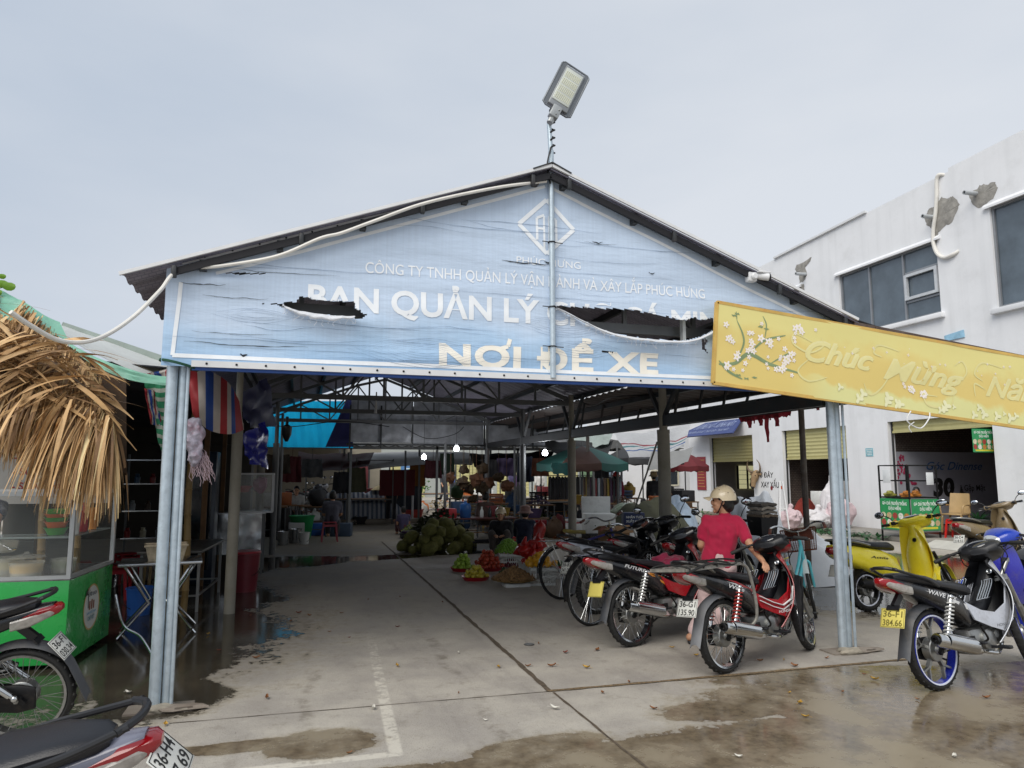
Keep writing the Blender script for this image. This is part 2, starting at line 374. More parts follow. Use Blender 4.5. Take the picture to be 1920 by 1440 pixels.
    damp_shade=mr(mth('ADD',mth('MAXIMUM',mask(B),mask(I)),mth('MULTIPLY',edge,1.4)),-.28,.15); damp_shade=mth('MAXIMUM',damp_shade,mr(mth('ADD',mask([(600,1016,2.2,3.2,0),(720,992,3.4,5.2,0),(900,1000,3.,4.5,0)]),edge),-.1,.35))  # last three blobs paint the rear shade onto the damp floor
    n=N.new('ShaderNodeMix'); n.data_type='RGBA'; n.blend_type='MULTIPLY'; L.new(damp_shade,n.inputs[0]); L.new(base,n.inputs[6]); n.inputs[7].default_value=(.74,.70,.62,1); base=n.outputs[2]
    wet=mixc(mr(fine,.35,.7),srgb('#55493a'),srgb('#7a6c57')); wet=mixc(mr(mid,.42,.62),wet,srgb('#8a7f6c'))
    base=mixc(mth('MULTIPLY',f1,.88),base,wet)
    mud=mixc(mr(mid,.35,.65),srgb('#2b2721'),srgb('#3c372d')); base=mixc(mth('MULTIPLY',f2,.92),base,mud)
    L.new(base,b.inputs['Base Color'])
    ro=mr(mid,.35,.65,.62,.85); pud=mr(mid,.40,.62,.05,.34)
    rr=N.new('ShaderNodeMix'); L.new(f1,rr.inputs[0]); L.new(ro,rr.inputs[2]); L.new(pud,rr.inputs[3])
    r2=N.new('ShaderNodeMix'); L.new(f2,r2.inputs[0]); L.new(rr.outputs[0],r2.inputs[2]); L.new(mr(fine,.3,.8,.03,.16),r2.inputs[3]); L.new(r2.outputs[0],b.inputs['Roughness'])
    bh=mth('MULTIPLY',mth('ADD',mth('MULTIPLY',grit,.4),fine),mth('SUBTRACT',1,mth('MULTIPLY',mth('MAXIMUM',f1,f2),.93)))
    bp=N.new('ShaderNodeBump'); bp.inputs['Strength'].default_value=.4; bp.inputs['Distance'].default_value=.012; L.new(bh,bp.inputs['Height']); L.new(bp.outputs[0],b.inputs['Normal'])
    return m
gm=ground_material()
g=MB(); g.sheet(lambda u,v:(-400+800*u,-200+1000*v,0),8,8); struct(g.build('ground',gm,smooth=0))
def strip(name,a,b,w,m,z=.004,rag=.35,seg=.06):
    a=V(a);b=V(b);d=b-a;n=max(4,int(d.length/seg)); t=d.normalized(); s=V((-t.y,t.x,0)); vs=[];fs=[]
    for i in range(n+1):
        p=a+d*(i/n); q=w*(.5+rag*nz1(i*.37,a.x)*1.0); q2=w*(.5+rag*nz1(i*.41,a.y+9)); off=s*(.012*nz1(i*.09,3))
        vs+=[p+s*q+off+V((0,0,z)),p-s*q2+off+V((0,0,z))]
        if i: k=2*i; fs.append((k-2,k-1,k+1,k))
    o=MB().add(vs,fs).build(name,m,smooth=0); return struct(o)
gravel=mat('joint_gravel','#6f5d44',.9,var=.75,scale=55,bump=.6,bscale=120)
jdark=mat('joint_dirt','#52473a',.9,var=.5,scale=30,bump=.4,bscale=90)
strip('slab_joint',(1.815,5.17,0),(1.86,17,0),.042,jdark)
strip('slab_joint',(1.80,5.185,0),G(1705,1237),.04,gravel,.0055)
strip('slab_joint',(1.79,5.18,0),(-.75,5.235,0),.008,jdark,.004,.5)
strip('slab_joint',(1.83,5.15,0),G(1225,1450),.018,jdark,.004,.45)
# ================================================================ MARKET SHELTER
sh_=thing('market_shelter','long open gabled market shelter of grey steel trusses on pipe posts','shelter',(1.9,12,0))
shm=M.Translation((-1.9,-12,0))
def spart(mb,name,m,smooth=35):
    mb.v=[shm@p for p in mb.v]; return mb.build(name,m,sh_,smooth)
FY=5.47
def galvpair(x,y,h,lean):
    for k,dx,r in ((0,-.036,.039),(1,.039,.035)):
        b=MB(); b.tube([(x+dx,y+.02*k,0),(x+dx+lean,y+.02*k,h)],r,16); 
        if k: b.tube([(x+dx+r,y-.03,0),(x+dx+r+lean,y-.03,h)],.012,8)
        spart(b,'post',galv)
    b=MB(); b.box((x,y,.006),(.42,.2,.012)); b.ell((x+.14,y-.07,.015),(.16,.06,.025),jit=.6,seed=3); spart(b,'base_plate',mat('rusted_plate','#8c8379',.8,.2,dirt='#4d3826'))
galvpair(-.86,5.56,3.0,-.01); galvpair(4.77,5.55,2.95,.0)
conc=mat('concrete_post','#8f8b80',.8,var=.15,scale=5,dirt='#4d4a33',damt=.45,dscale=2.5,bump=.15)
postp=[(-.72,8.98,.062,1),(-.62,12.6,.062,1),(-.47,15.0,.062,0),(-.45,18.2,.05,0),(4.72,8.75,.085,1),(4.72,12.2,.075,1),(4.72,15.2,.07,0),(4.7,18.3,.06,0)]
for x,y,r,c in postp:
    b=MB(); b.tube([(x,y,0),(x,y,2.15)],r,14); b.tube([(x,y,2.14),(x,y,3.0)],r*.62,12); b.lathe([(r*1.02,2.12),(r*1.02,2.17)],T(x,y,0),14)
    spart(b,'post',conc if c else steel_dk)
rust=mat('rusty_pipe','#6b6560',.7,.35,var=.3,dirt='#3f2a1f',damt=.6,dscale=5)
for x,y,r in ((6.12,7.7,.038),(6.3,11.6,.04),(6.4,15.5,.04)):
    spart(MB().tube([(x,y,0),(x,y,2.42)],r,10),'post',rust)
RZ0,RZS,RX0=4.11,.372,1.92
def roofz(x): return RZ0-RZS*abs(x-RX0) if x<4.95 else RZ0-RZS*(4.95-RX0)-.11*(x-4.95)
# trusses
def truss(y,xl,xr,zb,m):
    b=MB(); b.bar((xl,y,zb),(xr,y,zb),.05,.085)
    n=8; X=[xl+(xr-xl)*i/n for i in range(n+1)]
    for i in range(n):
        b.bar((X[i],y,roofz(X[i])-.12),(X[i+1],y,roofz(X[i+1])-.12),.045,.06)
        if i and roofz(X[i])-.12-zb>.12: b.bar((X[i],y,zb),(X[i],y,roofz(X[i])-.12),.035)
    for i in range(n):
        if i%2==0: b.bar((X[i],y,zb+.02),(X[i+1],y,roofz(X[i+1])-.14),.03)
        else: b.bar((X[i],y,roofz(X[i])-.14),(X[i+1],y,zb+.02),.03)
    spart(b,'truss',m)
for y in (5.7,8.95,12.4,15.2,18.3): truss(y,-.72,4.78,2.86,steel_dk)
# long beams on the post rows, eave ladder beams
spart(MB().bar((4.72,5.6,2.29),(4.72,19,2.29),.06,.14),'side_beam',steel_bk)
spart(MB().bar((-.74,5.6,2.92),(-.74,19,2.92),.05,.1),'side_beam',steel_bk)
b=MB(); b.bar((6.25,5.6,2.42),(6.25,19,2.42),.035,.035); b.bar((6.25,5.6,2.62),(6.25,19,2.62),.035,.035)
for i in range(34): b.bar((6.25,5.7+i*.4,2.42),(6.25,5.7+i*.4,2.62),.025)
spart(b,'side_beam',steel_bk)
for y in (8.75,12.2,15.2):
    b=MB()
    for s in (-1,1): b.bar((4.72,y+.03*s,2.32),(4.72+.02,y+.55*s,2.95),.05)
    b.bar((4.72,y,2.32),(6.25,y,2.6),.04,.06)
    for k in range(4): b.bar((4.9+k*.38,y,2.36+k*.07),(4.98+k*.38,y,2.86-.02*k),.03)
    spart(b,'side_brace',steel_bk)
roof_u=mat('foam_backed_sheet','#7d7a8c',.7,var=.12,scale=3)
def roofmat():
    m=mat('corrugated_sheet','#9a97a6',.6,.1,var=.18,scale=2.5,dirt='#716e78',damt=.3); t=m.node_tree;N=t.nodes;L=t.links
    tcn=N.new('ShaderNodeTexCoord'); br=N.new('ShaderNodeTexBrick'); mp_=N.new('ShaderNodeMapping'); mp_.inputs['Scale'].default_value=(34,90,1); L.new(tcn.outputs['UV'],mp_.inputs[0]); L.new(mp_.outputs[0],br.inputs[0])
    br.inputs['Scale'].default_value=1; br.inputs['Mortar Size'].default_value=.03; br.inputs['Color1'].default_value=(1,1,1,1); br.inputs['Color2'].default_value=(.88,.88,.88,1); br.inputs['Mortar'].default_value=(.45,.45,.5,1)
    src=[l.from_socket for l in L if l.to_socket==N['Principled BSDF'].inputs['Base Color']][0]
    mi=N.new('ShaderNodeMix'); mi.data_type='RGBA'; mi.blend_type='MULTIPLY'; mi.inputs[0].default_value=.8; L.new(src,mi.inputs[6]); L.new(br.outputs[0],mi.inputs[7]); L.new(mi.outputs[2],N['Principled BSDF'].inputs['Base Color']); return m
rm=roofmat()
RY0,RY1=5.36,18.7
def corr(u): return .011*max(-1,min(1,1.6*math.sin(u)))
for x0,x1 in ((RX0,-1.22),(RX0,4.95)):
    b=MB(); b.sheet(lambda u,v:(x0+(x1-x0)*u,RY0+(RY1-RY0)*v,roofz(x0+(x1-x0)*u)+corr((RY1-RY0)*v*2*PI/.25)),8,430,.012); spart(b,'roof_sheet',rm,50)
b=MB(); b.sheet(lambda u,v:(4.93+1.5*u,RY0+.05+(RY1-RY0)*v,roofz(4.96+1.5*u)-.05+corr((RY1-RY0)*v*2*PI/.25)),4,430,.012); b.sheet(lambda u,v:(6.43+1.6*u,RY0+.05+.8*v,roofz(6.46+1.6*u)-.05+corr(v*20)),4,30,.012); spart(b,'lean_to_roof',mat('brown_roof_sheet','#6b615d',.6,.2,var=.2,dirt='#2c2222'),50)
b=MB()
for x in [-.72,-.2,.4,1.2,1.8,2.05,2.7,3.5,4.3,4.85]: b.bar((x,RY0+.04,roofz(x)-.055),(x,RY1,roofz(x)-.055),.045,.075)
for x in (5.4,6.2,7.0,7.9): b.bar((x,RY0+.1,roofz(x)-.12),(x,RY1 if x<6.5 else RY0+.85,roofz(x)-.12),.05,.08)
spart(b,'purlin',steel_bk)
b=MB()
for x0,x1 in ((RX0,-.9),(RX0,4.92)): b.bar((x0,RY0+.03,roofz(x0)-.055),(x1,RY0+.03,roofz(x1)-.055),.03,.05)
spart(b,'edge_purlin',mat('black_purlin','#1d1c20',.6,.2,var=.2))
# white drip edge on the front slopes and ridge cap
b=MB()
for x0,x1 in ((RX0,-1.24),(RX0,4.93)): b.bar((x0,RY0-.012,roofz(x0)+.018),(x1,RY0-.012,roofz(x1)+.018),.02,.024)
spart(b,'edge_trim',white_p)
b=MB(); b.bar((4.9,RY0+.03,roofz(4.96)-.03),(8.05,RY0+.03,roofz(8.05)-.03),.05,.075); b.bar((4.9,RY0+.09,roofz(4.96)-.16),(8.05,RY0+.09,roofz(8.05)-.16),.05,.06)
for k in range(6): b.bar((5.15+.52*k,RY0+.02,roofz(5.15+.52*k)-.19),(5.15+.52*k,RY0+.02,roofz(5.15+.52*k)-.01),.05,.03)
spart(b,'lean_to_beam',mat('dull_brown_steel','#54463f',.55,.3,var=.2,dirt='#7b7571'))
b=MB(); b.sheet(lambda u,v:(RX0-.17+.34*u,RY0-.03+(RY1-RY0)*v,RZ0+.045-.3*abs(u-.5)*.5),4,4,.01); spart(b,'ridge_cap',steel_bk)
b=MB()
for x in (-.9,-.05,.85,1.76,2.08,3.05,4.1,4.8):
    z=roofz(x)-.06; b.box((x,RY0+.01,z),(.035,.04,.09),ch=.008)
spart(b,'purlin_clip',steel_bk)
# gable closures at the far end
foil=mat('silver_foam_sheet','#b4b6ba',.38,.25,translucent=.4,var=.25,scale=5,bump=.5,bscale=9)
def foilmat():
    t=foil.node_tree;N=t.nodes;L=t.links; tcn=N.new('ShaderNodeTexCoord'); v=N.new('ShaderNodeTexVoronoi'); v.inputs['Scale'].default_value=7; L.new(tcn.outputs['Object'],v.inputs[0])
    bp=N.new('ShaderNodeBump'); bp.inputs['Strength'].default_value=.7; L.new(v.outputs[0],bp.inputs['Height']); L.new(bp.outputs[0],N['Principled BSDF'].inputs['Normal'])
foilmat()
for x0,x1,z0,z1 in ((1.2,1.95,2.36,2.85),(1.96,2.75,2.36,2.86),(1.2,2.75,2.89,3.45),(2.8,4.68,2.32,3.5),(4.75,6.05,2.3,3.35),(6.08,7.1,2.28,3.0)):
    spart(MB().sheet(lambda u,v:(x0+(x1-x0)*u,18.62+.02*nz1(u*4,v*3,x0),z0+(z1-z0)*v),14,8,.008),'foam_panel',foil)
b=MB()
for x in (1.18,1.96,2.77,4.7,6.06,7.12): b.bar((x,18.58,2.2),(x,18.58,3.3),.04)
for z in (2.3,2.87): b.bar((1.1,18.57,z),(7.1,18.57,z),.04)
spart(b,'gable_rail',steel_bk)
# ================================================================ GABLE BANNER
bn=thing('gable_banner','torn faded blue vinyl banner with white lettering filling the shelter gable','banner',(1.92,FY,2.34))
bi=M.Translation((-1.92,-FY,-2.34))
XL,XM,XR=-.965,1.92,4.78
def btop(x): return 3.075+(4.09-3.075)*(x-XL)/(XM-XL) if x<XM else 4.09-(4.09-3.035)*(x-XM)/(XR-XM)
def bz0(x): return 2.345
holeL=[(490,569),(520,571),(542,567),(556,566),(563,556),(576,557),(595,563),(625,564),(664,567),(668,579),(685,592),(677,599),(645,596),(590,590),(555,584),(530,575)]
holeR=[(1031,572),(1088,576),(1164,579),(1208,585),(1257,595),(1284,601),(1301,595),(1318,600),(1339,595),(1338,620),(1310,633),(1278,641),(1222,639),(1184,635),(1141,626),(1100,607),(1056,584)]
slit=[(422,513),(440,511.5),(500,513),(503,514.6),(440,515.5)]; tear=[(1118,660),(1140,657),(1166,662),(1140,661)]
nick=[(1313,637),(1322,634),(1324,642),(1318,650),(1328,664),(1312,655)]
HP=[[(PY(x,y,FY).x,PY(x,y,FY).z) for x,y in h] for h in (holeL,holeR,slit,tear,nick)]
def cut(x,z):
    n=.012*nz1(x*22,z*22)
    return any(inpoly(x+n,z+n,h) for h in HP)
def rip(x,z):
    """billow of the vinyl: small, and drawn forward under the big tear"""
    y=.016*nz1(x*1.2,z*2.3)+.008*nz1(x*.9,z*7)+.002*nz1(x*4,z*7,4)
    for cx,cz,a,sx,sz in ((2.85,2.72,.05,.55,.12),(.2,2.75,.03,.35,.08),(-.6,2.98,.03,.25,.07),(.95,2.48,.02,.5,.1)):
        y-=a*math.exp(-((x-cx)/sx)**2-((z-cz)/sz)**2)
    return y
vin=mat('faded_blue_vinyl','#a9c1dc',.42,var=.05,scale=2)
def vinmat():
    t=vin.node_tree;N=t.nodes;L=t.links; tcn=N.new('ShaderNodeTexCoord'); co=tcn.outputs['Object']
    sp=N.new('ShaderNodeSeparateXYZ'); L.new(co,sp.inputs[0])
    nz=N.new('ShaderNodeTexNoise'); nz.inputs['Scale'].default_value=1.1; nz.inputs['Detail'].default_value=5; L.new(co,nz.inputs[0])
    ma=N.new('ShaderNodeMath'); ma.operation='MULTIPLY_ADD'; L.new(nz.outputs[0],ma.inputs[0]); ma.inputs[1].default_value=.9; L.new(sp.outputs[2],ma.inputs[2])
    rp=N.new('ShaderNodeValToRGB'); e=rp.color_ramp.elements; e[0].position=.45; e[0].color=(*srgb('#98bbdd'),1); e[1].position=1.25/1.4; e[1].color=(*srgb('#c0d1e6'),1); q=e.new(.68); q.color=(*srgb('#adc9e5'),1)
    L.new(ma.outputs[0],rp.inputs[0])
    st=N.new('ShaderNodeMapping'); st.inputs['Scale'].default_value=(60,1,1.2); L.new(co,st.inputs[0]); n2=N.new('ShaderNodeTexNoise'); n2.inputs['Scale'].default_value=1; n2.inputs['Detail'].default_value=3; L.new(st.outputs[0],n2.inputs[0])
    r=N.new('ShaderNodeMapRange'); r.inputs[1].default_value=.3; r.inputs[2].default_value=.7; r.inputs[3].default_value=.96; r.inputs[4].default_value=1.03; L.new(n2.outputs[0],r.inputs[0])
    mi=N.new('ShaderNodeMix'); mi.data_type='RGBA'; mi.blend_type='MULTIPLY'; mi.inputs[0].default_value=1; L.new(rp.outputs[0],mi.inputs[6]); L.new(r.outputs[0],mi.inputs[7]); L.new(mi.outputs[2],N['Principled BSDF'].inputs['Base Color'])
    n3=N.new('ShaderNodeTexNoise'); n3.inputs['Scale'].default_value=3; n3.inputs['Detail'].default_value=4; m3=N.new('ShaderNodeMapping'); m3.inputs['Scale'].default_value=(1,1,4); L.new(co,m3.inputs[0]); L.new(m3.outputs[0],n3.inputs[0])
    bp=N.new('ShaderNodeBump'); bp.inputs['Strength'].default_value=.35; bp.inputs['Distance'].default_value=.03; L.new(n3.outputs[0],bp.inputs['Height']); L.new(bp.outputs[0],N['Principled BSDF'].inputs['Normal'])
vinmat()
b=MB(); NU,NV=378,100
def bfn(u,v):
    x=XL+(XR-XL)*u; z=bz0(x)+(btop(x)-bz0(x))*v; return (x,FY+rip(x,z),z)
b.sheet(bfn,NU,NV,.002,bi,hole=lambda u,v:cut(XL+(XR-XL)*u,bz0(0)+(btop(XL+(XR-XL)*u)-bz0(0))*v)); b.build('vinyl_sheet',vin,bn)
def surf(off): return lambda p:bi@V((p[0],FY+rip(p[0],p[1])-off,p[1]))
def fit(b,body,x0,x1,z,cap,bold=0.,off=.004,shear=0.,space=1.,cutf=cut,fn=None,sub=.022):
    vs,fs=text_mesh(body,1.,bold,shear,1,0,'LEFT',space,sub*.75/cap); a=min(p.x for p in vs); c=max(p.x for p in vs)
    k=(x1-x0)/(c-a); q=cap/.729; pts=[V((x0+(p.x-a)*k,z+p.y*q,0)) for p in vs]
    F=[f for f in fs if not (cutf and cutf(sum(pts[i].x for i in f)/len(f),sum(pts[i].y for i in f)/len(f)))]
    fn=fn or surf(off); b.add([fn((p.x,p.y)) for p in pts],F)
ltr=mat('faded_white_print','#ebeff3',.5,var=.05,scale=9,dirt='#c9d8ea',damt=.15); cream=mat('cream_print','#f3eee2',.5,var=.05,scale=9,dirt='#c4cdd8',damt=.25)
def pz(x,y): q=PY(x,y,FY); return q.x,q.z
b=MB(); x0,z0=pz(685,511); x1,z1=pz(1322,556); fit(b,'CÔNG TY TNHH QUẢN LÝ VẬN HÀNH VÀ XÂY LẮP PHÚC HƯNG',x0,x1,z0,.092,.006); b.build('lettering',ltr,bn,0)
b=MB(); x0,z0=pz(576,588); x1,_=pz(1400,0); fit(b,'BAN QUẢN LÝ CHỢ CÁ MINH P',x0,x1,pz(720,588)[1],.195,.028); b.build('lettering',ltr,bn,0)
b=MB(); x0,z0=pz(822,692); x1,_=pz(1216,0); fit(b,'NOI ĐỂ XE',x0,x1,2.436,.172,.042,space=1.1); b.build('lettering',cream,bn,0)
b=MB(); x0,z0=pz(968,494); x1,_=pz(1083,0); fit(b,'PHÚC HƯNG',x0,x1,z0,.062,.004); b.build('lettering',ltr,bn,0)
# diamond emblem with P and H, white border lines
def line(b,pts,w,off=.004,cl=False,n=30):
    P=[V((p[0],p[1],0)) for p in pts]; 
    if cl: P.append(P[0])
    for a,c in zip(P,P[1:]):
        d=(c-a); s=V((-d.y,d.x,0)).normalized()*w/2; vs=[];fs=[]; m=max(2,int(d.length*n))
        for i in range(m+1):
            q=a+d*i/m; vs+=[surf(off)((q+s).to_2d()),surf(off)((q-s).to_2d())]
            if i: k=2*i; fs.append((k-2,k-1,k+1,k))
        F=[f for f in fs if not cut((vs[f[0]].x+1.92),(vs[f[0]].z+2.34))]; b.add(vs,F)
b=MB(); line(b,[pz(936,655),pz(952,650),pz(956,636)],.034,.0042); b.build('lettering',cream,bn,0)
cx,cz=pz(1025,425); dw,dh=.245,.235
b=MB(); line(b,[(cx-dw,cz),(cx,cz+dh),(cx+dw,cz),(cx,cz-dh)],.035,cl=True)
for s in (-1,1):
    line(b,[(cx+s*.022,cz-.2),(cx+s*.022,cz+.09)],.018); line(b,[(cx+s*.085,cz-.12 if s<0 else cz-.13),(cx+s*.085,cz+.07)],.022)
line(b,[(cx-.085,cz+.07),(cx-.02,cz+.10)],.022); line(b,[(cx-.085,cz-.02),(cx-.02,cz-.02)],.02); line(b,[(cx+.02,cz-.03),(cx+.085,cz-.03)],.02); line(b,[(cx+.02,cz+.10),(cx+.085,cz+.07)],.0195)
b.build('emblem',ltr,bn,0)
b=MB(); line(b,[(XL+.1,2.95),(XL+.07,2.42)],.028); line(b,[(XL+.07,2.42),(4.7,2.42)],.03); line(b,[(XL+.33,3.03),(XM-.02,btop(XM)-.1)],.026); line(b,[(XM+.02,btop(XM)-.1),(4.55,2.98)],.026); b.build('border_line',ltr,bn,0)
b=MB()
for x0_,z0_,x1_,z1_ in ((XL+.2,2.352,XR,2.352),): b.bar(V((x0_,FY-.02,z0_+.012)),V((x1_,FY-.02,z1_+.012)),.02,.045)
b.bar((XL+.1,FY-.02,btop(XL+.1)-.018),(XM,FY-.02,btop(XM)-.018),.012,.03); b.bar((XM,FY-.02,btop(XM)-.018),(XR-.05,FY-.02,btop(XR-.05)-.018),.012,.03)
b.v=[bi@p for p in b.v]; b.build('edge_batten',white_p,bn)
b=MB()
for i in range(27): b.lathe([(.009,0),(.006,.006)],bi@T(XL+.3+i*.2,FY-.031,2.366)@RX(PI/2),8)
for i in range(15): x=XL+.25+i*.185; b.lathe([(.008,0),(.005,.006)],bi@T(x,FY-.027,btop(x)-.018)@RX(PI/2),8); x=XM+.15+i*.185; b.lathe([(.008,0),(.005,.006)],bi@T(x,FY-.027,btop(x)-.018)@RX(PI/2),8)
b.build('rivet',blackm,bn)
b=MB(); b.bar((XL+.2,FY+.03,2.34),(XR,FY+.03,2.335),.035,.035); b.v=[bi@p for p in b.v]; b.build('lower_rail',mat('blue_painted_rail','#3c5fa8',.5,.2),bn)
# creases: thin dark splits in the coating
crk=mat('crease_dirt','#6a7f9a',.8,var=.3); crd=mat('split_dark','#2a3038',.9,var=.2)
b=MB(); b2=MB()
def crease(b,x,z,L,dip,w,ph):
    n=int(L*28)+6; vs=[];fs=[]
    for i in range(n+1):
        t=i/n; xx=x+L*t; zz=z-.045*L*t*1.6*0-dip*math.sin(PI*t)+.012*nz1(t*4,ph)+.004*nz1(t*17,ph); 
        if not(XL+.05<xx<XR-.05 and 2.38<zz<btop(xx)-.03) or cut(xx,zz): 
            vs+=[None,None]; continue
        h=w*(.25+.75*math.sin(PI*t))*(.7+.6*nz1(t*9,ph+5)); vs+=[surf(.0055)((xx,zz+h)),surf(.0055)((xx,zz-h))]
    for i in range(n):
        q=vs[2*i:2*i+4]
        if all(k is not None for k in q): b.add(q,[(0,1,3,2)])
rc=random.Random(11)
for i in range(40):
    x=rc.uniform(XL,XR-.3); z=rc.uniform(2.42,min(btop(x),3.95)); crease(b,x,z,rc.uniform(.4,1.7),rc.uniform(-.03,.05),rc.uniform(.0009,.0022),i*1.7)
for cxp,cyp,n in ((800,660,7),(1060,612,5),(1090,655,4),(480,592,3)):
    cx_,cz_=pz(cxp,cyp)
    for k in range(n):
        a=.16+.075*k; crease(b,cx_-a,cz_,2*a,.018+.018*k,.0014,k+9); crease(b,cx_-a*.9,cz_+.008,1.8*a,-.014-.014*k,.0012,k+19)
b.build('crease_pattern',crk,bn,0)
for xp,yp,L,w in ((940,488,.42,.007),(1020,490,.08,.01),(1110,452,.1,.006),(1095,453,.3,.0025),(1215,511,.06,.007),(450,525,.0,.0),(340,530,.3,.004),(380,553,.45,.0025),(360,620,.55,.002),(345,640,.85,.0035),(450,664,.05,.012),(400,500,.9,.0022)):
    if L: x,z=pz(xp,yp); crease(b2,x,z,L,.01,w,xp)
b2.build('split_pattern',crd,bn,0)
# torn lips hanging from the two tears, white woven backing
back=mat('torn_white_backing','#e4e5e8',.7,var=.08,translucent=.3)
def lip(pts,drop,name):
    P=curve([(pz(x,y)[0],0,pz(x,y)[1]) for x,y in pts],8); n=len(P)-1; b=MB(); vs=[];fs=[]; K=5
    for i,p in enumerate(P):
        t=i/n; d=drop*math.sin(PI*min(1,max(.02,t)))**.7*(.75+.5*nz1(t*7,3))
        for k in range(K+1):
            q=k/K; vs.append(bi@V((p.x+.01*nz1(t*20,q),FY+rip(p.x,p.z)-.006-.05*math.sin(q*2.4)-.012*nz1(t*15,q*2),p.z-d*q*(1-.15*q)+.012*math.sin(min(1,q*3)*PI))))
    for i in range(n):
        for k in range(K):
            if k==K-1 and nz1(i*.9,4)>.12: continue
            a=i*(K+1)+k; fs.append((a,a+1,a+K+2,a+K+1))
    b.add(vs,fs); rr=random.Random(5)
    for i in range(0,n,2):
        p=vs[i*(K+1)+K]; q=[p]
        for k in range(3): q.append(q[-1]+V((rr.uniform(-.02,.02),rr.uniform(-.006,.004),-rr.uniform(.005,.022))))
        b.tube(q,.0014,4)
    b.build(name,back,bn,0)
lip([(530,575),(555,585),(590,591),(640,597),(664,598)],.06,'torn_lip')
lip([(1033,574),(1056,586),(1100,609),(1141,628),(1184,637),(1222,641),(1278,643),(1310,635),(1336,622)],.03,'torn_lip')
# timber upright seen through the tear
b=MB(); x,z=pz(1293,600); b.bar((x,FY+.12,2.36),(x,FY+.12,3.25),.05,.03); b.v=[bi@p for p in b.v]; b.build('frame_stile',mat('white_stile','#c8cbc9',.6),bn)
# ================================================================ FLOODLIGHT on its pipe
fl=thing('floodlight_pole','tall galvanised pipe at the gable peak carrying a tilted LED floodlight','street light',(1.95,5.44,2.37))
fi=M.Translation((-1.95,-5.44,-2.37))
b=MB(); b.tube([(1.95,5.44,2.36),(1.945,5.44,4.3)],.024,14); b.tube([(1.945,5.44,4.25),(1.93,5.44,4.55),(1.95,5.43,4.62),(1.99,5.41,4.7)],.02,12)
b.v=[fi@p for p in b.v]; b.build('pipe',galv,fl)
b=MB()
for i in range(60): pass
b.tube([(1.955+.02*math.cos(i*.55),5.43+.02*math.sin(i*.55),4.28+i*.006) for i in range(66)],.008,6); b.tube(curve([(1.93,5.42,4.0),(1.9,5.41,4.15),(1.935,5.41,4.32)]),.007,6)
b.v=[fi@p for p in b.v]; b.build('twisted_cable',wire,fl)
for z in (2.62,2.95,3.5):
    b=MB(); b.tube([(1.945+.03*math.cos(q),5.44+.03*math.sin(q),z) for q in [i*PI/6 for i in range(12)]],.005,6,closed=True); b.bar((1.86,5.43,z),(2.04,5.43,z-.005),.006); b.v=[fi@p for p in b.v]; b.build('wire_tie',wire,fl)
# head: local x across, y along (up the picture), lens facing -z (towards the yard)
hd=MB(); HX=fi@T(1.965,5.40,4.62)@RY(R(26))@RX(R(84))
hw,hl=.135,.52
def hp(x,y,z=0): return HX@V((x,y,z))
fr=MB(); fr.tube([hp(-hw,.05),hp(-hw,hl-.02),hp(-hw+.02,hl),hp(hw-.02,hl),hp(hw,hl-.02),hp(hw,.05),hp(hw-.03,.03),hp(-hw+.03,.03)],.008,8,closed=True)
for i in range(17):
    y=.06+i*.0275
    for s in (-1,1): fr.bar(hp(s*hw,y),hp(s*(hw-.05),y),.006,.03)
for x in (-.06,0,.06): fr.bar(hp(x,hl),hp(x,hl-.05),.006)
fr.build('cooling_fins',mat('grey_cast_metal','#74787c',.45,.6,var=.1),fl)
b=MB(); b.box((0,.27,-.0),(.19,.44,.05),HX,.012); b.build('housing',mat('lamp_housing','#8f9294',.4,.5,var=.08),fl)
b=MB(); b.box((0,.28,.027),(.165,.36,.012),HX,.006); lens=b.build('lens',mat('lens_polycarbonate','#c3c7bf',.25,.2,var=.06),fl)
b=MB()
for i in range(9):
    for j in range(24):
        if j%6==5: continue
        b.ell((-.064+i*.016,.125+j*.0135,.034),(.0055,.005,.004),HX,6,4)
b.build('led_array',mat('led_beads','#dcdcc2',.2,var=.05),lens)
b=MB(); b.box((-.0,.0,.01),(.085,.12,.06),HX,.01); b.tube([hp(0,-.05),hp(0,-.11)],.027,10); b.ell((.02,.02,.042),.008,HX); b.ell((.01,-.03,.042),.008,HX); b.build('spigot',mat('spigot_grey','#a5a8a8',.4,.5),fl)
# white cable from the peak down the left slope, drooping to the thatched stall
P=curve([PY(1024,340,5.42),PY(930,352,5.33),PY(800,380,5.3),PY(700,415,5.3),PY(640,437,5.3),PY(600,447,5.3),PY(520,480,5.33),PY(420,498,5.38),PY(335,508,5.4),PY(300,545,5.2),PY(255,590,5.0),PY(205,625,4.8),PY(160,641,4.6),PY(110,638,4.45),PY(60,612,4.3),PY(20,585,4.2)],8)
tag(MB().tube(P,.013,8).build('cable',rope_w),'thick white cable running down the banner edge and drooping to the thatched stall','cable')
# CCTV camera on the right slope
cc=thing('security_camera','small white bullet security camera on the right roof slope','camera',PY(1408,520,5.4)); 
b=MB(); b.box((0,0,0),(.09,.07,.09),ch=.015); b.lathe([(.032,0),(.032,.02),(.022,.03)],T(.005,-.035,0)@RX(PI/2),16); b.build('mount',white_p,cc)
b=MB(); b.tube([(.05,-.01,.012),(.15,-.05,.0)],[.032,.034],14); b.box((.1,-.03,.042),(.13,.075,.012),T(0,0,0)@RZ(0),.004); b.build('body',white_p,cc); b=MB(); b.lathe([(.034,0),(.03,.012),(.012,.012),(.012,.004)],T(.152,-.051,0)@RZ(R(-22))@RY(R(90)),14); b.build('lens',blackp,cc)
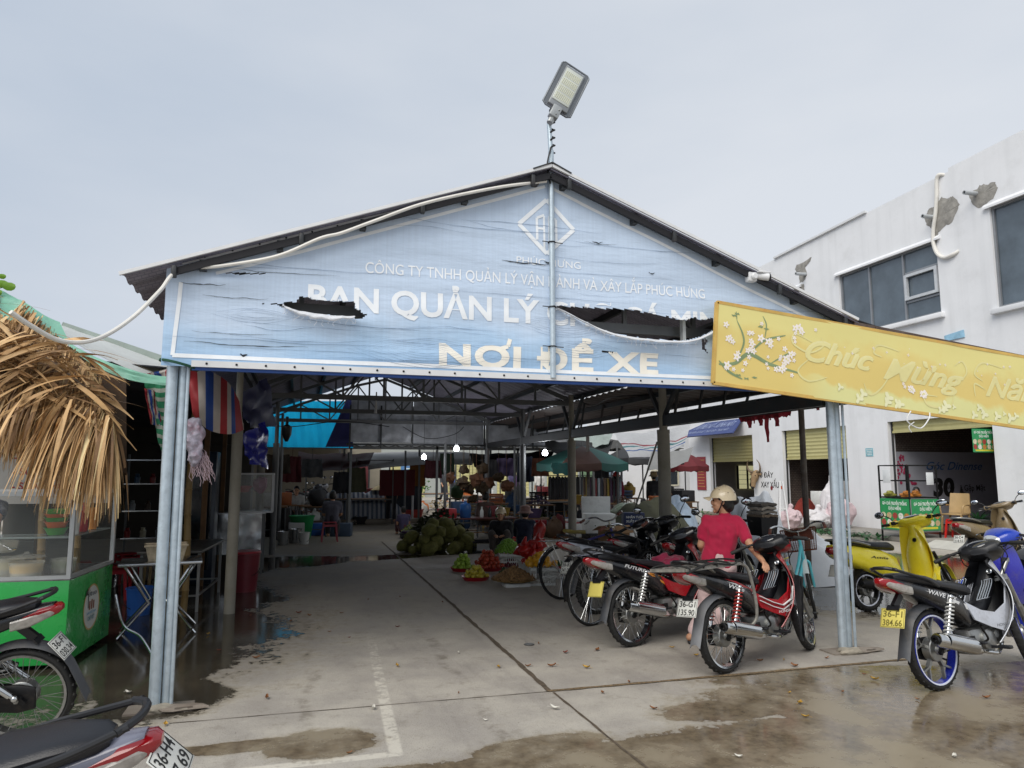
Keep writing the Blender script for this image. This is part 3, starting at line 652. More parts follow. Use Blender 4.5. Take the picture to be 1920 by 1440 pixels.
# ================================================================ YELLOW NEW-YEAR SIGN
A=PY(1338,718,5.325); Bp=PY(1925,803,5.325); ang=math.atan2(Bp.z-A.z,Bp.x-A.x)
sg=thing('greeting_sign','long tilted yellow banner board with white blossom and faded new year greeting','sign',A); sg.rotation_euler=(0,-ang,0)
SL,SH=5.2,.715
sgm=mat('yellow_print','#dcbd62',.45,var=.06,scale=2.5)
def sgmat():
    t=sgm.node_tree;N=t.nodes;L=t.links; tcn=N.new('ShaderNodeTexCoord'); co=tcn.outputs['Object']; sp=N.new('ShaderNodeSeparateXYZ'); L.new(co,sp.inputs[0])
    n=N.new('ShaderNodeTexNoise'); n.inputs['Scale'].default_value=3.2; n.inputs['Detail'].default_value=3; L.new(co,n.inputs[0])
    def band(src,a,c,d,e):
        r=N.new('ShaderNodeMapRange'); r.inputs[1].default_value=a; r.inputs[2].default_value=c; r.inputs[3].default_value=d; r.inputs[4].default_value=e; r.interpolation_type='SMOOTHSTEP'; L.new(src,r.inputs[0]); return r.outputs[0]
    ad=N.new('ShaderNodeMath'); ad.operation='MULTIPLY_ADD'; L.new(n.outputs[0],ad.inputs[0]); ad.inputs[1].default_value=-.34; L.new(sp.outputs[2],ad.inputs[2])
    lo=band(ad.outputs[0],-.04,.02,1,0); xr=band(sp.outputs[0],.7,1.3,0,1); mu=N.new('ShaderNodeMath'); mu.operation='MULTIPLY'; L.new(lo,mu.inputs[0]); L.new(xr,mu.inputs[1])
    ad3=N.new('ShaderNodeMath'); ad3.operation='MULTIPLY_ADD'; L.new(n.outputs[0],ad3.inputs[0]); ad3.inputs[1].default_value=.6; L.new(sp.outputs[2],ad3.inputs[2]); hi=band(ad3.outputs[0],.66,.9,0,.8)
    m1=N.new('ShaderNodeMix'); m1.data_type='RGBA'; L.new(mu.outputs[0],m1.inputs[0]); m1.inputs[6].default_value=(*srgb('#dac374'),1); m1.inputs[7].default_value=(*srgb('#d9d694'),1)
    m2=N.new('ShaderNodeMix'); m2.data_type='RGBA'; L.new(hi,m2.inputs[0]); L.new(m1.outputs[2],m2.inputs[6]); m2.inputs[7].default_value=(*srgb('#ddd58c'),1); L.new(m2.outputs[2],N['Principled BSDF'].inputs['Base Color'])
sgmat()
b=MB(); b.sheet(lambda u,v:(SL*u,.008*nz1(u*6,v*3),SH*v),60,10,.004); b.build('panel',sgm,sg)
b=MB()
for a,c in (((0,0),(SL,0)),((0,SH),(SL,SH)),((0,0),(0,SH)),((SL,0),(SL,SH))): b.bar((a[0],.012,a[1]),(c[0],.012,c[1]),.028,.028)
b.build('frame',mat('orange_rusted_frame','#cdab5c',.6,.1,var=.2,dirt='#a4461f',damt=.4,dscale=12),sg)
pal=mat('pale_yellow_print','#dcd394',.5,var=.05); palw=mat('soft_white_print','#e4e2b8',.5,var=.04); grn=mat('green_print','#7e9068',.5,var=.15); pink=mat('pink_white_print','#ece4e0',.5,var=.05)
def sfn(off): return lambda p:V((p[0],.008*nz1(p[0]/SL*6,p[1]/SH*3)-off,p[1]))
b=MB(); b2=MB()
sx=PY(1500,0,FY).x-A.x
for body,x0,x1,z,c in (('Chúc',.92,1.66,.32,.2),('Mừng',1.78,2.72,.27,.2),('Năm',3.0,3.72,.26,.2),('Mới',3.95,4.6,.26,.2)):
    fit(b2,body,x0-.012,x1-.012,z+.006,c*1.04,.02,.0022,shear=.42,cutf=None,fn=sfn(.0022),sub=.06); fit(b,body,x0,x1,z,c,.006,.0034,shear=.42,cutf=None,fn=sfn(.0034),sub=.06)
def swash(b,pts,w,off=.005):
    P=curve([(x,0,z) for x,z in pts],8); n=len(P)-1; vs=[];fs=[]
    for i,p in enumerate(P):
        t=(P[min(i+1,n)]-P[max(i-1,0)]).normalized(); s=V((-t.z,0,t.x))*w*(.35+.65*math.sin(PI*i/n)); vs+=[sfn(off)((p.x+s.x,p.z+s.z)),sfn(off)((p.x-s.x,p.z-s.z))]
        if i: k=2*i; fs.append((k-2,k-1,k+1,k))
    b.add(vs,fs)
for q in ([(.98,.5),(.8,.55),(.78,.46),(.95,.4),(1.1,.48),(1.08,.56)],[(.95,.34),(.84,.22),(.95,.14),(1.15,.2)],[(1.95,.55),(1.72,.58),(1.66,.5),(1.75,.47)],[(1.9,.4),(1.75,.18),(1.62,.1),(1.55,.2)],[(2.6,.3),(2.75,.45),(2.7,.56),(2.6,.5)],[(2.6,.26),(2.55,.1),(2.3,.08),(2.25,.17),(2.4,.18)],[(3.2,.56),(2.95,.58),(2.85,.46),(2.95,.4)],[(2.98,.32),(2.85,.36),(2.86,.24)],[(3.7,.3),(3.8,.14),(3.6,.06),(3.5,.14)],[(3.5,.56),(3.6,.6),(3.62,.53)],[(4.1,.56),(3.9,.6),(3.82,.5),(3.9,.45)],[(4.1,.3),(3.95,.12),(3.8,.1)],[(4.55,.3),(4.75,.2),(4.9,.3)]): swash(b,q,.009,.003)
b2.build('lettering',mat('lettering_halo','#dfd79e',.5,var=.05),sg,0); b.build('lettering',pal,sg,0)
b=MB(); rb=random.Random(3)
def disc(b,x,z,r,off,n=10,ph=0.,pet=0,sq=.5):
    vs=[sfn(off)((x,z))]; 
    for i in range(n): q=2*PI*i/n+ph; k=r*(1-sq*.5+sq*.5*math.cos(pet*q)) if pet else r; vs.append(sfn(off)((x+k*math.cos(q),z+k*math.sin(q))))
    b.add(vs,[(0,1+i,1+(i+1)%n) for i in range(n)])
br=MB()
for q,w in (([(.04,.17),(.2,.2),(.34,.3),(.55,.24),(.85,.2)],.018),([(.34,.3),(.48,.44),(.7,.52)],.01),([(.2,.2),(.28,.4),(.2,.58)],.009),([(.04,.2),(.14,.12),(.28,.07)],.012),([(.48,.44),(.5,.58),(.46,.66)],.006),([(.55,.24),(.7,.34),(.78,.38)],.007),([(.2,.58),(.19,.66)],.005)): swash(br,q,w,.0022)
for x,z in ((.24,.1),(.32,.08),(.4,.1),(.2,.64),(.17,.62),(.44,.56),(.5,.55)): disc(br,x,z,.03,.0032,6,rb.random()*3,2,.9)
br.build('branch_print',grn,sg,0)
fw=MB(); fc=MB(); fl2=MB()
for i in range(62):
    t=rb.random()
    if i<44: x=.08+.72*t**.9; z=.22+.22*math.sin(t*3)*rb.random()+rb.gauss(0,.07)+(.12 if i%3==0 else 0)
    elif i<50: x=.8+.22*rb.random(); z=.55+.08*rb.random()
    else: x=1.95+.35*rb.random(); z=.2-.25*(x-2.05)+.05*rb.random()
    if not .03<z<SH-.05: continue
    r=rb.uniform(.018,.045); disc(fw,x,z,r,.004+i*1e-5,20,rb.random()*6,5,.55); disc(fc,x,z,r*.22,.0052,6)
for i in range(34):
    x=rb.uniform(.9,4.9); z=.045+.09*rb.random()**1.5; r=rb.uniform(.02,.05); disc(fl2,x,z,r*1.3,.004+i*1e-5+.001,16,rb.random()*6,3,.7)
for i in range(26):
    x=rb.uniform(1.2,4.4); z=SH-.1-.22*rb.random(); disc(fw,x,z,rb.uniform(.006,.02),.0042+i*1e-5,16,0,4,.9)
fw.build('blossom_print',pink,sg,0); fl2.build('lower_blossom_print',palw,sg,0); fc.build('blossom_centre',pal,sg,0)
b=MB(); b.tube(curve([(1.05,-.02,0.0),(1.0,-.03,-.1),(1.15,-.03,-.15),(1.25,-.03,-.05),(1.27,-.02,.01)]),.006,6); b.tube(curve([(1.05,-.03,-.2),(1.02,-.03,-.15),(1.08,-.03,-.1)]),.004,6); b.v=[p+V((1.02,0,0)) for p in b.v]; b.build('string_tie',white_p,sg)
# black cable across the sign
tag(MB().tube(curve([PY(1556,585,5.45),PY(1640,612,5.44),PY(1720,640,5.43),PY(1800,665,5.42),PY(1925,695,5.40),PY(2050,700,5.4)],6),.012,8).build('power_cable',wire),'black cable sagging across the top of the yellow sign','cable')
# ================================================================ MOPEDS, SCOOTERS, BICYCLES
tail_red=mat('tail_lens_red','#8e0f18',.12,var=.15,coat=.6); ind_clear=mat('clear_lens','#a39f98',.1,var=.25,scale=30,coat=.6,alpha=.8); amber=mat('amber_lens','#c8641a',.15,var=.1)
plate_w=mat('plate_white','#d9d9d2',.45,var=.06,dirt='#8d8676',damt=.2); plate_y=mat('plate_yellow','#d6c766',.5,var=.08,dirt='#8b7c3c',damt=.25); ink=mat('plate_ink','#1c1c1c',.6,var=0)
mirror_m=mat('mirror_glass','#dfe4ea',.04,1.,var=0); spoke_m=mat('spoke_steel','#b5b3ad',.3,.9,var=.1); rustc=mat('rusted_steel','#6e5442',.75,.3,var=.35,dirt='#3c2718',damt=.5,dscale=12)
springm=mat('spring_white','#c7c7c3',.4,.2); grey_pl=mat('grey_plastic','#434549',.5,var=.15,dirt='#8a8072',damt=.3)
WH=V((0,0,0))
def wheel_obj(par,c,Rr,tw,X=None,cast=None,rimc=None,hubm=None,name='wheel',drum=.075,steer=None,fat=1.):
    """c axle centre; axis along local y"""
    base=T(*c)@RX(PI/2); Q=(steer@base) if steer else base
    rim=Rr-tw*1.15*fat
    b=MB(); 
    pr=[(rim-.012,-.030*fat),(rim+.004,-.034*fat),(rim+.006,-.026*fat),(rim-.008,-.018),(rim-.010,.018),(rim+.006,.026*fat),(rim+.004,.034*fat),(rim-.012,.030*fat)]
    b.lathe(pr,Q,40,closed=True)
    sp_=MB()
    if not cast:
        for i in range(36):
            a=2*PI*i/36; s=1 if i%2 else -1; a2=a+(.42 if (i//2)%2 else -.42); 
            b.tube([Q@V((.045*math.cos(a2),.045*math.sin(a2),.028*s)),Q@V(((rim-.008)*math.cos(a),(rim-.008)*math.sin(a),.004*s))],.0019,5)
    else:
        for i in range(5):
            a=2*PI*i/5+.3; k=lambda r,q,z=0:Q@V((r*math.cos(q),r*math.sin(q),z))
            sp_.bar(k(.03,a),k(rim*.62,a),.022,.03,up=Q.to_3x3()@V((0,0,1))); 
            for s in (-1,1): sp_.bar(k(rim*.58,a),k(rim-.004,a+s*.26),.014,.024,up=Q.to_3x3()@V((0,0,1)))
    wo_=b.build(name,rimc or chrome,par)
    if cast: sp_.build('spoke',alu,wo_)
    t=MB(); tp=[]
    for i in range(13): q=-2.5+5.0*i/12; tp.append((rim+tw*fat*.55+tw*.62*math.cos(q)*fat,tw*.98*fat*math.sin(q)))
    n=60; t.lathe(tp,Q,n,closed=True)
    for i in range(n):        # tread blocks
        a=2*PI*(i+.5)/n; s=1 if i%2 else -1; r=rim+tw*fat*1.16
        t.box((0,0,0),(.011,.014,tw*.75*fat),Q@RZ(a)@T(r-.0045,0,s*tw*.38*fat)@RX(.5*s))
    t.build('tyre',rubber,wo_)
    h=MB(); h.lathe([(.012,-.07),(.03,-.068),(.032,-.04),(drum*.9,-.034),(drum,-.028),(drum,.03),(drum*.93,.036),(.035,.042),(.03,.065),(.012,.07)],Q,24); h.tube([Q@V((0,0,-.105)),Q@V((0,0,.105))],.009,8)
    for s in (-1,1): h.lathe([(.016,.085*s),(.016,.1*s)],Q,6)
    h.build('hub',hubm or alu,wo_)
    if cast and rimc:
        st=MB()
        for s in (-1,1): st.lathe([(rim-.001,s*.031*fat),(rim+.004,s*.0355*fat),(rim-.006,s*.0345*fat),(rim-.008,s*.031*fat)],Q,40,closed=True)
        st.build('rim_tape',mat('white_rim_tape','#d5dae8',.4),wo_)
    return wo_
def ring(x,z0,z1,hy,n=14,sq=.65,y=0.,tilt=0.):
    """rounded section in the yz plane at x"""
    out=[]; cz=(z0+z1)/2; hz=(z1-z0)/2
    for i in range(n):
        q=2*PI*i/n; c,s=math.cos(q),math.sin(q); c=math.copysign(abs(c)**sq,c); s=math.copysign(abs(s)**sq,s)
        out.append(V((x+tilt*s*hz,y+hy*c,cz+hz*s)))
    return out
def plate(par,X,lines,yellow=False,w=.19,h=.14,both=True):
    b=MB(); b.box((0,0,0),(w,h,.003),X,.0012); p=b.build('licence_plate',plate_y if yellow else plate_w,par)
    e=MB(); e2=w/2-.006; f2=h/2-.006
    for a,c in (((-e2,-f2),(e2,-f2)),((e2,-f2),(e2,f2)),((e2,f2),(-e2,f2)),((-e2,f2),(-e2,-f2))): e.bar(X@V((*a,.0022)),X@V((*c,.0022)),.0022)
    for i,s in enumerate(lines):
        vs,fs=text_mesh(s,1.,.012,0,1,0,'CENTER',1.0,0); a=min(q.x for q in vs);c=max(q.x for q in vs); W=w*.8 if len(s)>=5 else w*.7
        k=W/(c-a)/1.0; q=.046/.729; e.add([X@V(((p_.x-(a+c)/2)*k,(.008 if i==0 else -.056)+p_.y*q,.003)) for p_ in vs],fs)
    e.build('lettering',ink if not yellow else mat('faded_ink','#6d6428',.6,var=.2),p,0); return p
def sidetext(par,body,x0,z0,x1,z1,h,y,m,bold=.02,shear=.25,name='lettering',sides=(-1,1),lean=0.):
    """lettering on the flanks, from (x0,z0) to (x1,z1) in side view"""
    vs,fs=text_mesh(body,1.,bold,shear,1,0,'LEFT',1.,0); a=min(p.x for p in vs);c=max(p.x for p in vs); b=MB(); L=math.hypot(x1-x0,z1-z0); dx,dz=(x1-x0)/L,(z1-z0)/L
    for s in sides:
        P=[]
        for p in vs:
            u=(p.x-a)/(c-a)*L; 
            if s>0: u=L-u          # read rear-to-front on the right flank, front-to-rear on the left
            v=p.y/.729*h; yy=y(x0+dx*u) if callable(y) else y
            P.append(V((x0+dx*u-dz*v,s*(yy+lean*v),z0+dz*u+dx*v)))
        b.add(P,fs)
    return b.build(name,m,par,0)
def moped(name,label,loc,rz,o):
    """underbone step-through; local x forward, origin under the rear axle"""
    g_=o.get('group'); t=thing(name,label,'motorbike',loc,rz,g_,lean=o.get('lean',-R(7)))
    body=o['body']; leg=o.get('leg',body); inner=o.get('inner',blackp); hi=o.get('hi',2)
    st=o.get('steer',R(26)); hp0=V((.93,0,.86)); hd=V((.42,0,-.9)).normalized()   # steering axis
    SX=M.Translation(hp0)@M.Rotation(-st,4,hd)@M.Translation(-hp0)
    RA=V((o.get('rax',0.),0,.285)); FA=V((1.235,0,.285))
    wheel_obj(t,RA,.285,.036,cast=o.get('cast'),rimc=o.get('rimc'),drum=.085)
    wheel_obj(t,FA,.283,.032,cast=o.get('cast'),rimc=o.get('rimc'),steer=SX,drum=.06)
    # swing arm, chain case
    b=MB()
    for s in (-1,1): b.bar((RA.x-.03,s*.085,.285),(.43,s*.075,.33),.022,.04,ch=.006); b.bar((RA.x-.045,s*.085,.265),(RA.x,s*.085,.305),.025)
    b.build('swing_arm',blackm,t)
    b=MB(); b.loft([ring(RA.x-.09,.22,.35,.012,y=.062),ring(RA.x,.2,.37,.018,y=.062),ring(.2,.25,.36,.018,y=.062),ring(.42,.25,.39,.02,y=.062),ring(.5,.28,.37,.012,y=.062)]); b.build('chain_case',blackm,t)
    for s in (-1,1):
        a=V((RA.x,s*.115,.31)); c=V((.135,s*.13,.655)); b=MB(); d=c-a; n=d.normalized(); u=V((0,1,0)); v=n.cross(u)
        b.tube([a,c],.012,10); b.tube([a+d*.05,a+d*.38],.02,12); b.ell(a,.02); b.ell(c,.02); sh=b.build('shock_absorber',chrome,t)
        cp=MB(); cp.tube([a+d*(.22+.68*i/110)+(u*math.cos(i*.5)+v*math.sin(i*.5))*.028 for i in range(111)],.0058,6); cp.build('coil_spring',o.get('spring',springm),sh)
    # engine
    b=MB(); b.box((.52,0,.30),(.3,.17,.19),ch=.035); b.bar((.6,0,.32),(.84,0,.35),.13,.14,ch=.02)
    for i in range(6): b.bar((.69+.022*i,0,.335),(.694+.022*i,0,.335),.165,.165)
    b.lathe([(.085,0),(.085,.02),(.06,.035),(0,.037)],T(.58,-.085,.3)@RX(PI/2),22); b.lathe([(.075,0),(.075,.03),(.05,.04),(0,.041)],T(.50,.085,.3)@RX(-PI/2),22); b.lathe([(.03,0),(.03,.02),(0,.022)],T(.66,-.1,.34)@RX(PI/2),14); b.lathe([(.05,0),(.05,.02),(.03,.03),(0,.03)],T(.8,0,.35)@RY(PI/2),16)
    b.tube(curve([(.7,.03,.4),(.66,.04,.48),(.55,.03,.52)]),.02,8); b.build('engine',alu,t)
    b=MB(); b.bar((.56,-.19,.255),(.56,.19,.255),.02); 
    for s in (-1,1): b.box((.56,s*.22,.26),(.05,.09,.025),ch=.008); b.tube([(.3,s*.12,.3),(.3,s*.19,.31)],.012,8); b.box((.3,s*.2,.315),(.04,.07,.02),ch=.006)
    b.build('foot_peg',blackp,t)
    b=MB(); b.tube(curve([(.48,-.12,.3),(.46,-.16,.33),(.38,-.17,.42),(.36,-.2,.44)]),.008,8); b.tube(curve([(.42,.1,.3),(.4,.13,.2),(.43,.2,.03),(.46,.21,.012)]),.011,8); b.tube(curve([(.47,.08,.22),(.36,.1,.16),(.34,.16,.17)]),.008,6); b.build('stand',blackm,t)
    # exhaust on the right
    b=MB(); ax=[(-.17,-.155,.385),(-.15,-.155,.38),(.05,-.155,.335),(.27,-.15,.275),(.36,-.14,.25),(.42,-.13,.24)]
    b.tube(ax,[.042,.05,.052,.046,.03,.016],18); b.tube(curve([(.4,-.13,.242),(.6,-.12,.205),(.74,-.07,.2),(.86,-.03,.25),(.86,-.02,.33)]),.0145,10); ex=b.build('exhaust',o.get('pipe',chrome),t)
    b=MB(); b.lathe([(.03,0),(.03,.015),(.016,.016),(.016,-.06)],T(-.175,-.155,.388)@RY(R(-103)),14); b.build('outlet',blackm,ex)
    b=MB(); b.sheet(lambda u,v:(-.08+.34*u,-.156-.056*math.sin(.5+1.9*v),.372-.078*u+.055*math.cos(.5+1.9*v)),8,6,.003); b.build('heat_shield',o.get('shield',chrome),ex)
    # rear mudguard and splash flap
    b=MB()
    def mg(u,v):
        a=R(35+112*u); r=.33; x=RA.x+r*math.cos(a)*1.0; z=.285+r*math.sin(a)
        if u>.9: k=(u-.9)/.1; x-=.07*k; z-=.2*k
        return (x-.01,(-1+2*v)*(.052-.004*u),z-.03*abs(2*v-1)**2)
    b.sheet(mg,22,8,.004); b.build('rear_mudguard',o.get('guard',grey_pl),t)
    b=MB(); b.bar((-.36,0,.62),(-.27,0,.70),.03,.05); b.bar((-.385,0,.6),(-.36,0,.63),.1,.01); b.build('plate_bracket',blackp,t)
    if o.get('plate'): plate(t,T(o.get('px',-.398),0,o.get('pz',.545))@RZ(-PI/2)@RX(R(o.get('ptilt',68))),o['plate'],o.get('yellow',False))
    # tail body
    sec=[(.42,.40,.60,.085),(.30,.46,.665,.115),(.12,.545,.715,.125),(-.08,.635,.765,.115),(-.25,.705,.80,.095),(-.38,.752,.825,.07),(-.46,.785,.84,.035)]
    b=MB(); b.loft([ring(x,a,c,h,18,.6) for x,a,c,h in sec]); tb=b.build('tail_fairing',body,t)
    def fy(x):
        for (x0,_,_,h0),(x1,_,_,h1) in zip(sec,sec[1:]):
            if x1<=x<=x0: k=(x0-x)/(x0-x1); return h0+(h1-h0)*k+.0035
        return sec[0][3]+.0035
    def stripe(pts,m,nm='decal'):
        b=MB()
        for s in (-1,1):
            P=[V((x,s*(fy(x)+.0005),z)) for x,z in pts]; n=len(P); b.add(P,[tuple(range(n))])
        b.build(nm,m,tb,0)
    for pts,m in o.get('decals',[]): stripe(pts,m)
    if o.get('word'): 
        wd=o['word']; sidetext(tb,wd[0],*wd[1],fy,wd[2],name='lettering')
    # seat
    ss=[(.50,.655,.70,.075),(.42,.665,.735,.10),(.25,.70,.765,.118),(.05,.745,.785,.125),(-.06,.765,.825,.125),(-.22,.795,.855,.105),(-.34,.82,.858,.07),(-.37,.828,.848,.045)]
    b=MB(); b.loft([ring(x,a-.02,c,h,20,.62) for x,a,c,h in ss]); b.build('seat',o.get('seat',vinyl),t)
    b=MB()
    for s in (-1,1): b.tube(curve([(.02,s*.125,.74),(-.12,s*.14,.80),(-.28,s*.125,.845),(-.43,s*.085,.895)]),[.011]*18+[.012],8)
    b.tube(curve([(-.4,.1,.885),(-.445,.05,.9),(-.455,0,.902),(-.445,-.05,.9),(-.4,-.1,.885)]),.013,8); b.build('grab_rail',o.get('rail',blackp),t)
    # tail lamp with clear indicators
    b=MB(); b.loft([ring(-.30,.71,.79,.088,14),ring(-.40,.735,.825,.078,14),ring(-.485,.775,.835,.045,14),ring(-.505,.795,.825,.02,14)]); tl=b.build('tail_light',tail_red,t)
    b=MB()
    for s in (-1,1): b.loft([ring(-.26,.70,.76,.018,10,y=s*.088),ring(-.36,.722,.785,.024,10,y=s*.073),ring(-.45,.765,.805,.016,10,y=s*.05),ring(-.475,.785,.80,.006,10,y=s*.04)])
    b.build('indicator',ind_clear,tl)
    # spine, leg shield, inner panel
    b=MB(); b.loft([ring(.34,.42,.62,.075,14),ring(.5,.41,.56,.07,14),ring(.66,.45,.58,.065,14),ring(.80,.55,.72,.06,14),ring(.90,.68,.88,.055,14)]); b.build('centre_cover',o.get('spine',blackp),t)
    def sh(off,wk=1.,z0=.26,z1=.9):
        def f(u,v):
            q=2*u-1; z=z0+(z1-z0)*v; k=(z-.26)/.64
            hw=(.075+.135*math.sin(PI*min(1,max(0,k*.9+.12)))**.75)*wk; xm=.89+.13*math.sin(PI*k*.78); 
            return (xm-off-.24*abs(q)**1.8*(1-.35*k),q*hw,z-.05*abs(q)**2*(k-.3))
        return f
    b=MB(); b.sheet(sh(0),24,22,.006); lg=b.build('leg_shield',leg,t)
    b=MB(); b.sheet(sh(.022,.93,.36,.92),16,16,.005); b.build('inner_shield',inner,t)
    b=MB()
    for s in (-1,1):
        b.add(*(lambda P:([V((x,s*y,z)) for x,y,z in P]+[V((x,s*(y-.012),z)) for x,y,z in P],[tuple(range(len(P)))]+[(i,(i+1)%len(P),(i+1)%len(P)+len(P),i+len(P)) for i in range(len(P))]))([(.36,.095,.60),(.50,.125,.53),(.66,.145,.50),(.78,.165,.56),(.86,.15,.70),(.90,.12,.74),(.80,.19,.44),(.70,.165,.36),(.58,.135,.40),(.44,.105,.46)]))
    b.build('side_cover',o.get('side',leg),t)
    if o.get('legline'):
        b=MB()
        for s in (-1,1):
            for dz,w_ in ((0,.016),(-.035,.007)):
                P=[(.42,.115,.555+dz),(.56,.142,.492+dz),(.68,.162,.455+dz),(.775,.19,.50+dz),(.83,.185,.60+dz)]
                for (x0,y0,z0),(x1,y1,z1) in zip(P,P[1:]): b.bar((x0,s*y0,z0),(x1,s*y1,z1),.006,w_,up=(0,1,0))
        b.build('decal',o['legline'],lg)
    if o.get('legword'): sidetext(lg,o['legword'][0],.56,.405,.74,.40,.022,.19,o['legword'][1],.02,.1)
    # front end on the steering axis
    F=MB(); 
    for s in (-1,1): F.tube([SX@V((.955,s*.085,.72)),SX@V((1.1,s*.082,.48))],.02,12); F.tube([SX@V((1.09,s*.082,.5)),SX@V((1.225,s*.08,.275))],.026,12)
    F.bar(SX@V((.955,-.1,.73)),SX@V((.955,.1,.73)),.04); F.build('front_fork',o.get('fork',alu),t)
    b=MB(); b.sheet(lambda u,v:SX@V((1.235+.318*math.cos(R(28+125*u))*.98,(2*v-1)*(.062-.02*abs(u-.5)),.285+.318*math.sin(R(28+125*u))-.035*abs(2*v-1)**2)),18,8,.004); b.build('front_mudguard',o.get('fender',body),t)
    b=MB(); b.tube([SX@V((.95,0,.78)),SX@V((.87,0,.97))],.022,10)
    hb=[SX@V(p) for p in ((.76,.33,.945),(.80,.27,.965),(.86,.12,.985),(.87,0,.985),(.86,-.12,.985),(.80,-.27,.965),(.76,-.33,.945))]; b.tube(curve(hb,5),.011,8); ha=b.build('handlebar',blackm,t)
    for s in (-1,1):
        b=MB(); p0=SX@V((.755,s*.335,.943)); p1=SX@V((.815,s*.225,.973)); b.tube([p0+(p0-p1)*.06,p0,p1],[.014,.017,.0165],12); b.build('grip',rubber,ha)
        b=MB(); b.tube([SX@V((.85,s*.2,.975)),SX@V((.86,s*.26,.965)),SX@V((.835,s*.34,.94))],.0055,6); b.build('brake_lever',chrome,ha)
    if o.get('mirrors',True):
        for s in (-1,1):
            b=MB(); b.tube(curve([SX@V((.83,s*.19,.98)),SX@V((.85,s*.24,1.07)),SX@V((.83,s*.30,1.13)),SX@V((.82,s*.32,1.16))]),.0055,6); mQ=SX@T(.82,s*.325,1.185)@RY(R(-8))@RZ(R(-12*s)); b.ell((0,0,0),(.022,.062,.045),mQ,16,10); mo=b.build('mirror',blackp,ha)
            b=MB(); b.ell((-.014,0,0),(.011,.055,.038),mQ,16,8); b.build('mirror_glass',mirror_m,mo)
    b=MB(); rr=[]
    for x,zc,hz,hy in ((.745,.955,.025,.07),(.78,.965,.05,.135),(.86,.965,.075,.165),(.95,.945,.08,.145),(1.02,.92,.06,.1),(1.055,.905,.03,.05)): rr.append([SX@p for p in ring(x,zc-hz,zc+hz,hy,20,.75)])
    b.loft(rr); cw=b.build('headlight_cowl',o.get('cowl',body),t)
    if o.get('cowl2'):
        b=MB(); b.loft([[SX@p for p in ring(x,zc-hz,zc+hz*k,hy*1.04,20,.6,tilt=-.35)] for x,zc,hz,hy,k in ((.83,.955,.05,.13,.2),(.87,.955,.075,.16,.55),(.95,.945,.085,.145,.95),(1.02,.92,.065,.1,1.05),(1.05,.905,.035,.055,1.)) ]); b.build('cowl_panel',o['cowl2'],cw)
    b=MB(); b.loft([[SX@p for p in ring(x,zc-hz,zc+hz,hy,16,.8)] for x,zc,hz,hy in ((.99,.925,.06,.115),(1.04,.908,.052,.085),(1.068,.898,.03,.045))]); b.build('headlight',mat('headlight_glass','#c9ced2',.06,.2,var=.05,coat=1),cw)
    b=MB(); b.ell((0,0,0),(.055,.085,.018),SX@T(.80,0,1.01)@RY(R(-30)),18,8); b.build('instrument_panel',mat('instrument_glass','#22252b',.08,var=.1,coat=1),cw)
    b=MB()
    for s in (-1,1):
        for k in (0,1): b.tube(curve([SX@V((.82,s*(.2-.05*k),.965)),SX@V((.93,s*(.13+.03*k),.93-.05*k)),SX@V((.99,s*.09,.80)),SX@V((1.02,s*.075,.62))],5),.0045,5)
    b.build('control_cable',wire,t)
    b=MB(); b.lathe([(.024,0),(.024,.008),(.016,.011),(.016,.004),(0,.004)],T(.835,-.06,.80)@RY(R(-75)),16); b.build('ignition_lock',chrome,t)
    for k,m in o.get('hooks',[]):
        pass
    if o.get('basket'):          # folding wire carrier between seat and shield
        b=MB()
        for i in range(5): x=.60+.035*i; b.tube(curve([(x-.09,-.1,.60),(x,-.105,.70),(x+.03,-.10,.74)],4),.004,6); b.tube(curve([(x-.09,.1,.60),(x,.105,.70),(x+.03,.10,.74)],4),.004,6)
        for z,x in ((.60,.52),(.74,.67)): 
            for s in (-1,1): b.tube([(x-.02,s*.103,z),(x+.18,s*.103,z+.01)],.004,6)
        b.build('wire_carrier',chrome,t)
    if o.get('rack'):            # welded cargo rack over seat
        rk=mat('scraped_steel_rack','#8f8c85',.6,.5,var=.3,scale=18,dirt='#4a4640',damt=.5,dscale=10); b=MB(); z=.845
        for s in (-1,1):
            b.bar((-.58,s*.17,z),(.16,s*.17,z),.028,.022); b.tube(curve([(.14,s*.17,z-.005),(.21,s*.18,z-.06),(.26,s*.18,z-.28),(.27,s*.16,.40),(.2,s*.13,.33)]),.013,8)
            b.bar((-.30,s*.17,z),(-.16,s*.12,.80),.018)
        for x in (-.58,-.36,-.12,.14): b.bar((x,-.17,z),(x,.17,z),.03,.022)
        b.bar((-.57,.05,z+.012),(.13,.05,z+.012),.02,.014); b.bar((-.57,-.06,z+.012),(.13,-.06,z+.012),.02,.014); ro=b.build('cargo_rack',rk,t)
        b=MB(); rr_=random.Random(2)
        for k in range(5):
            x=-.55+.17*k; b.tube([(x+.02*math.sin(i*.9),.19*math.cos(i*.45),z+.01+.028*math.sin(i*.45)) for i in range(15)],.008,6)
        for k in range(3): b.tube(curve([(-.6+.02*k,-.2+.02*k,z-.02),(-.3,-.19,z+.03),(0,-.18,z+.0),(.13,-.17,z+.035)]),.009,6)
        b.build('elastic_strap',rubber,ro)
    return t
def mopaint(name,c,var=.05,dirt='#6b6257',damt=.32): return mat(name,c,.28,var=var,coat=.4,dirt=dirt,damt=damt,dscale=7,rvar=.1,bump=.02,bscale=300)
red_p=mopaint('red_gloss_paint','#a01822'); blk_p=mopaint('black_gloss_paint','#101116'); silver_p=mopaint('silver_gloss_paint','#b7bbc4'); dksil=mopaint('grey_violet_paint','#6f7180'); blue_p=mopaint('blue_gloss_paint','#1f3fb0'); deepblue=mopaint('deep_blue_rim','#2330a0')
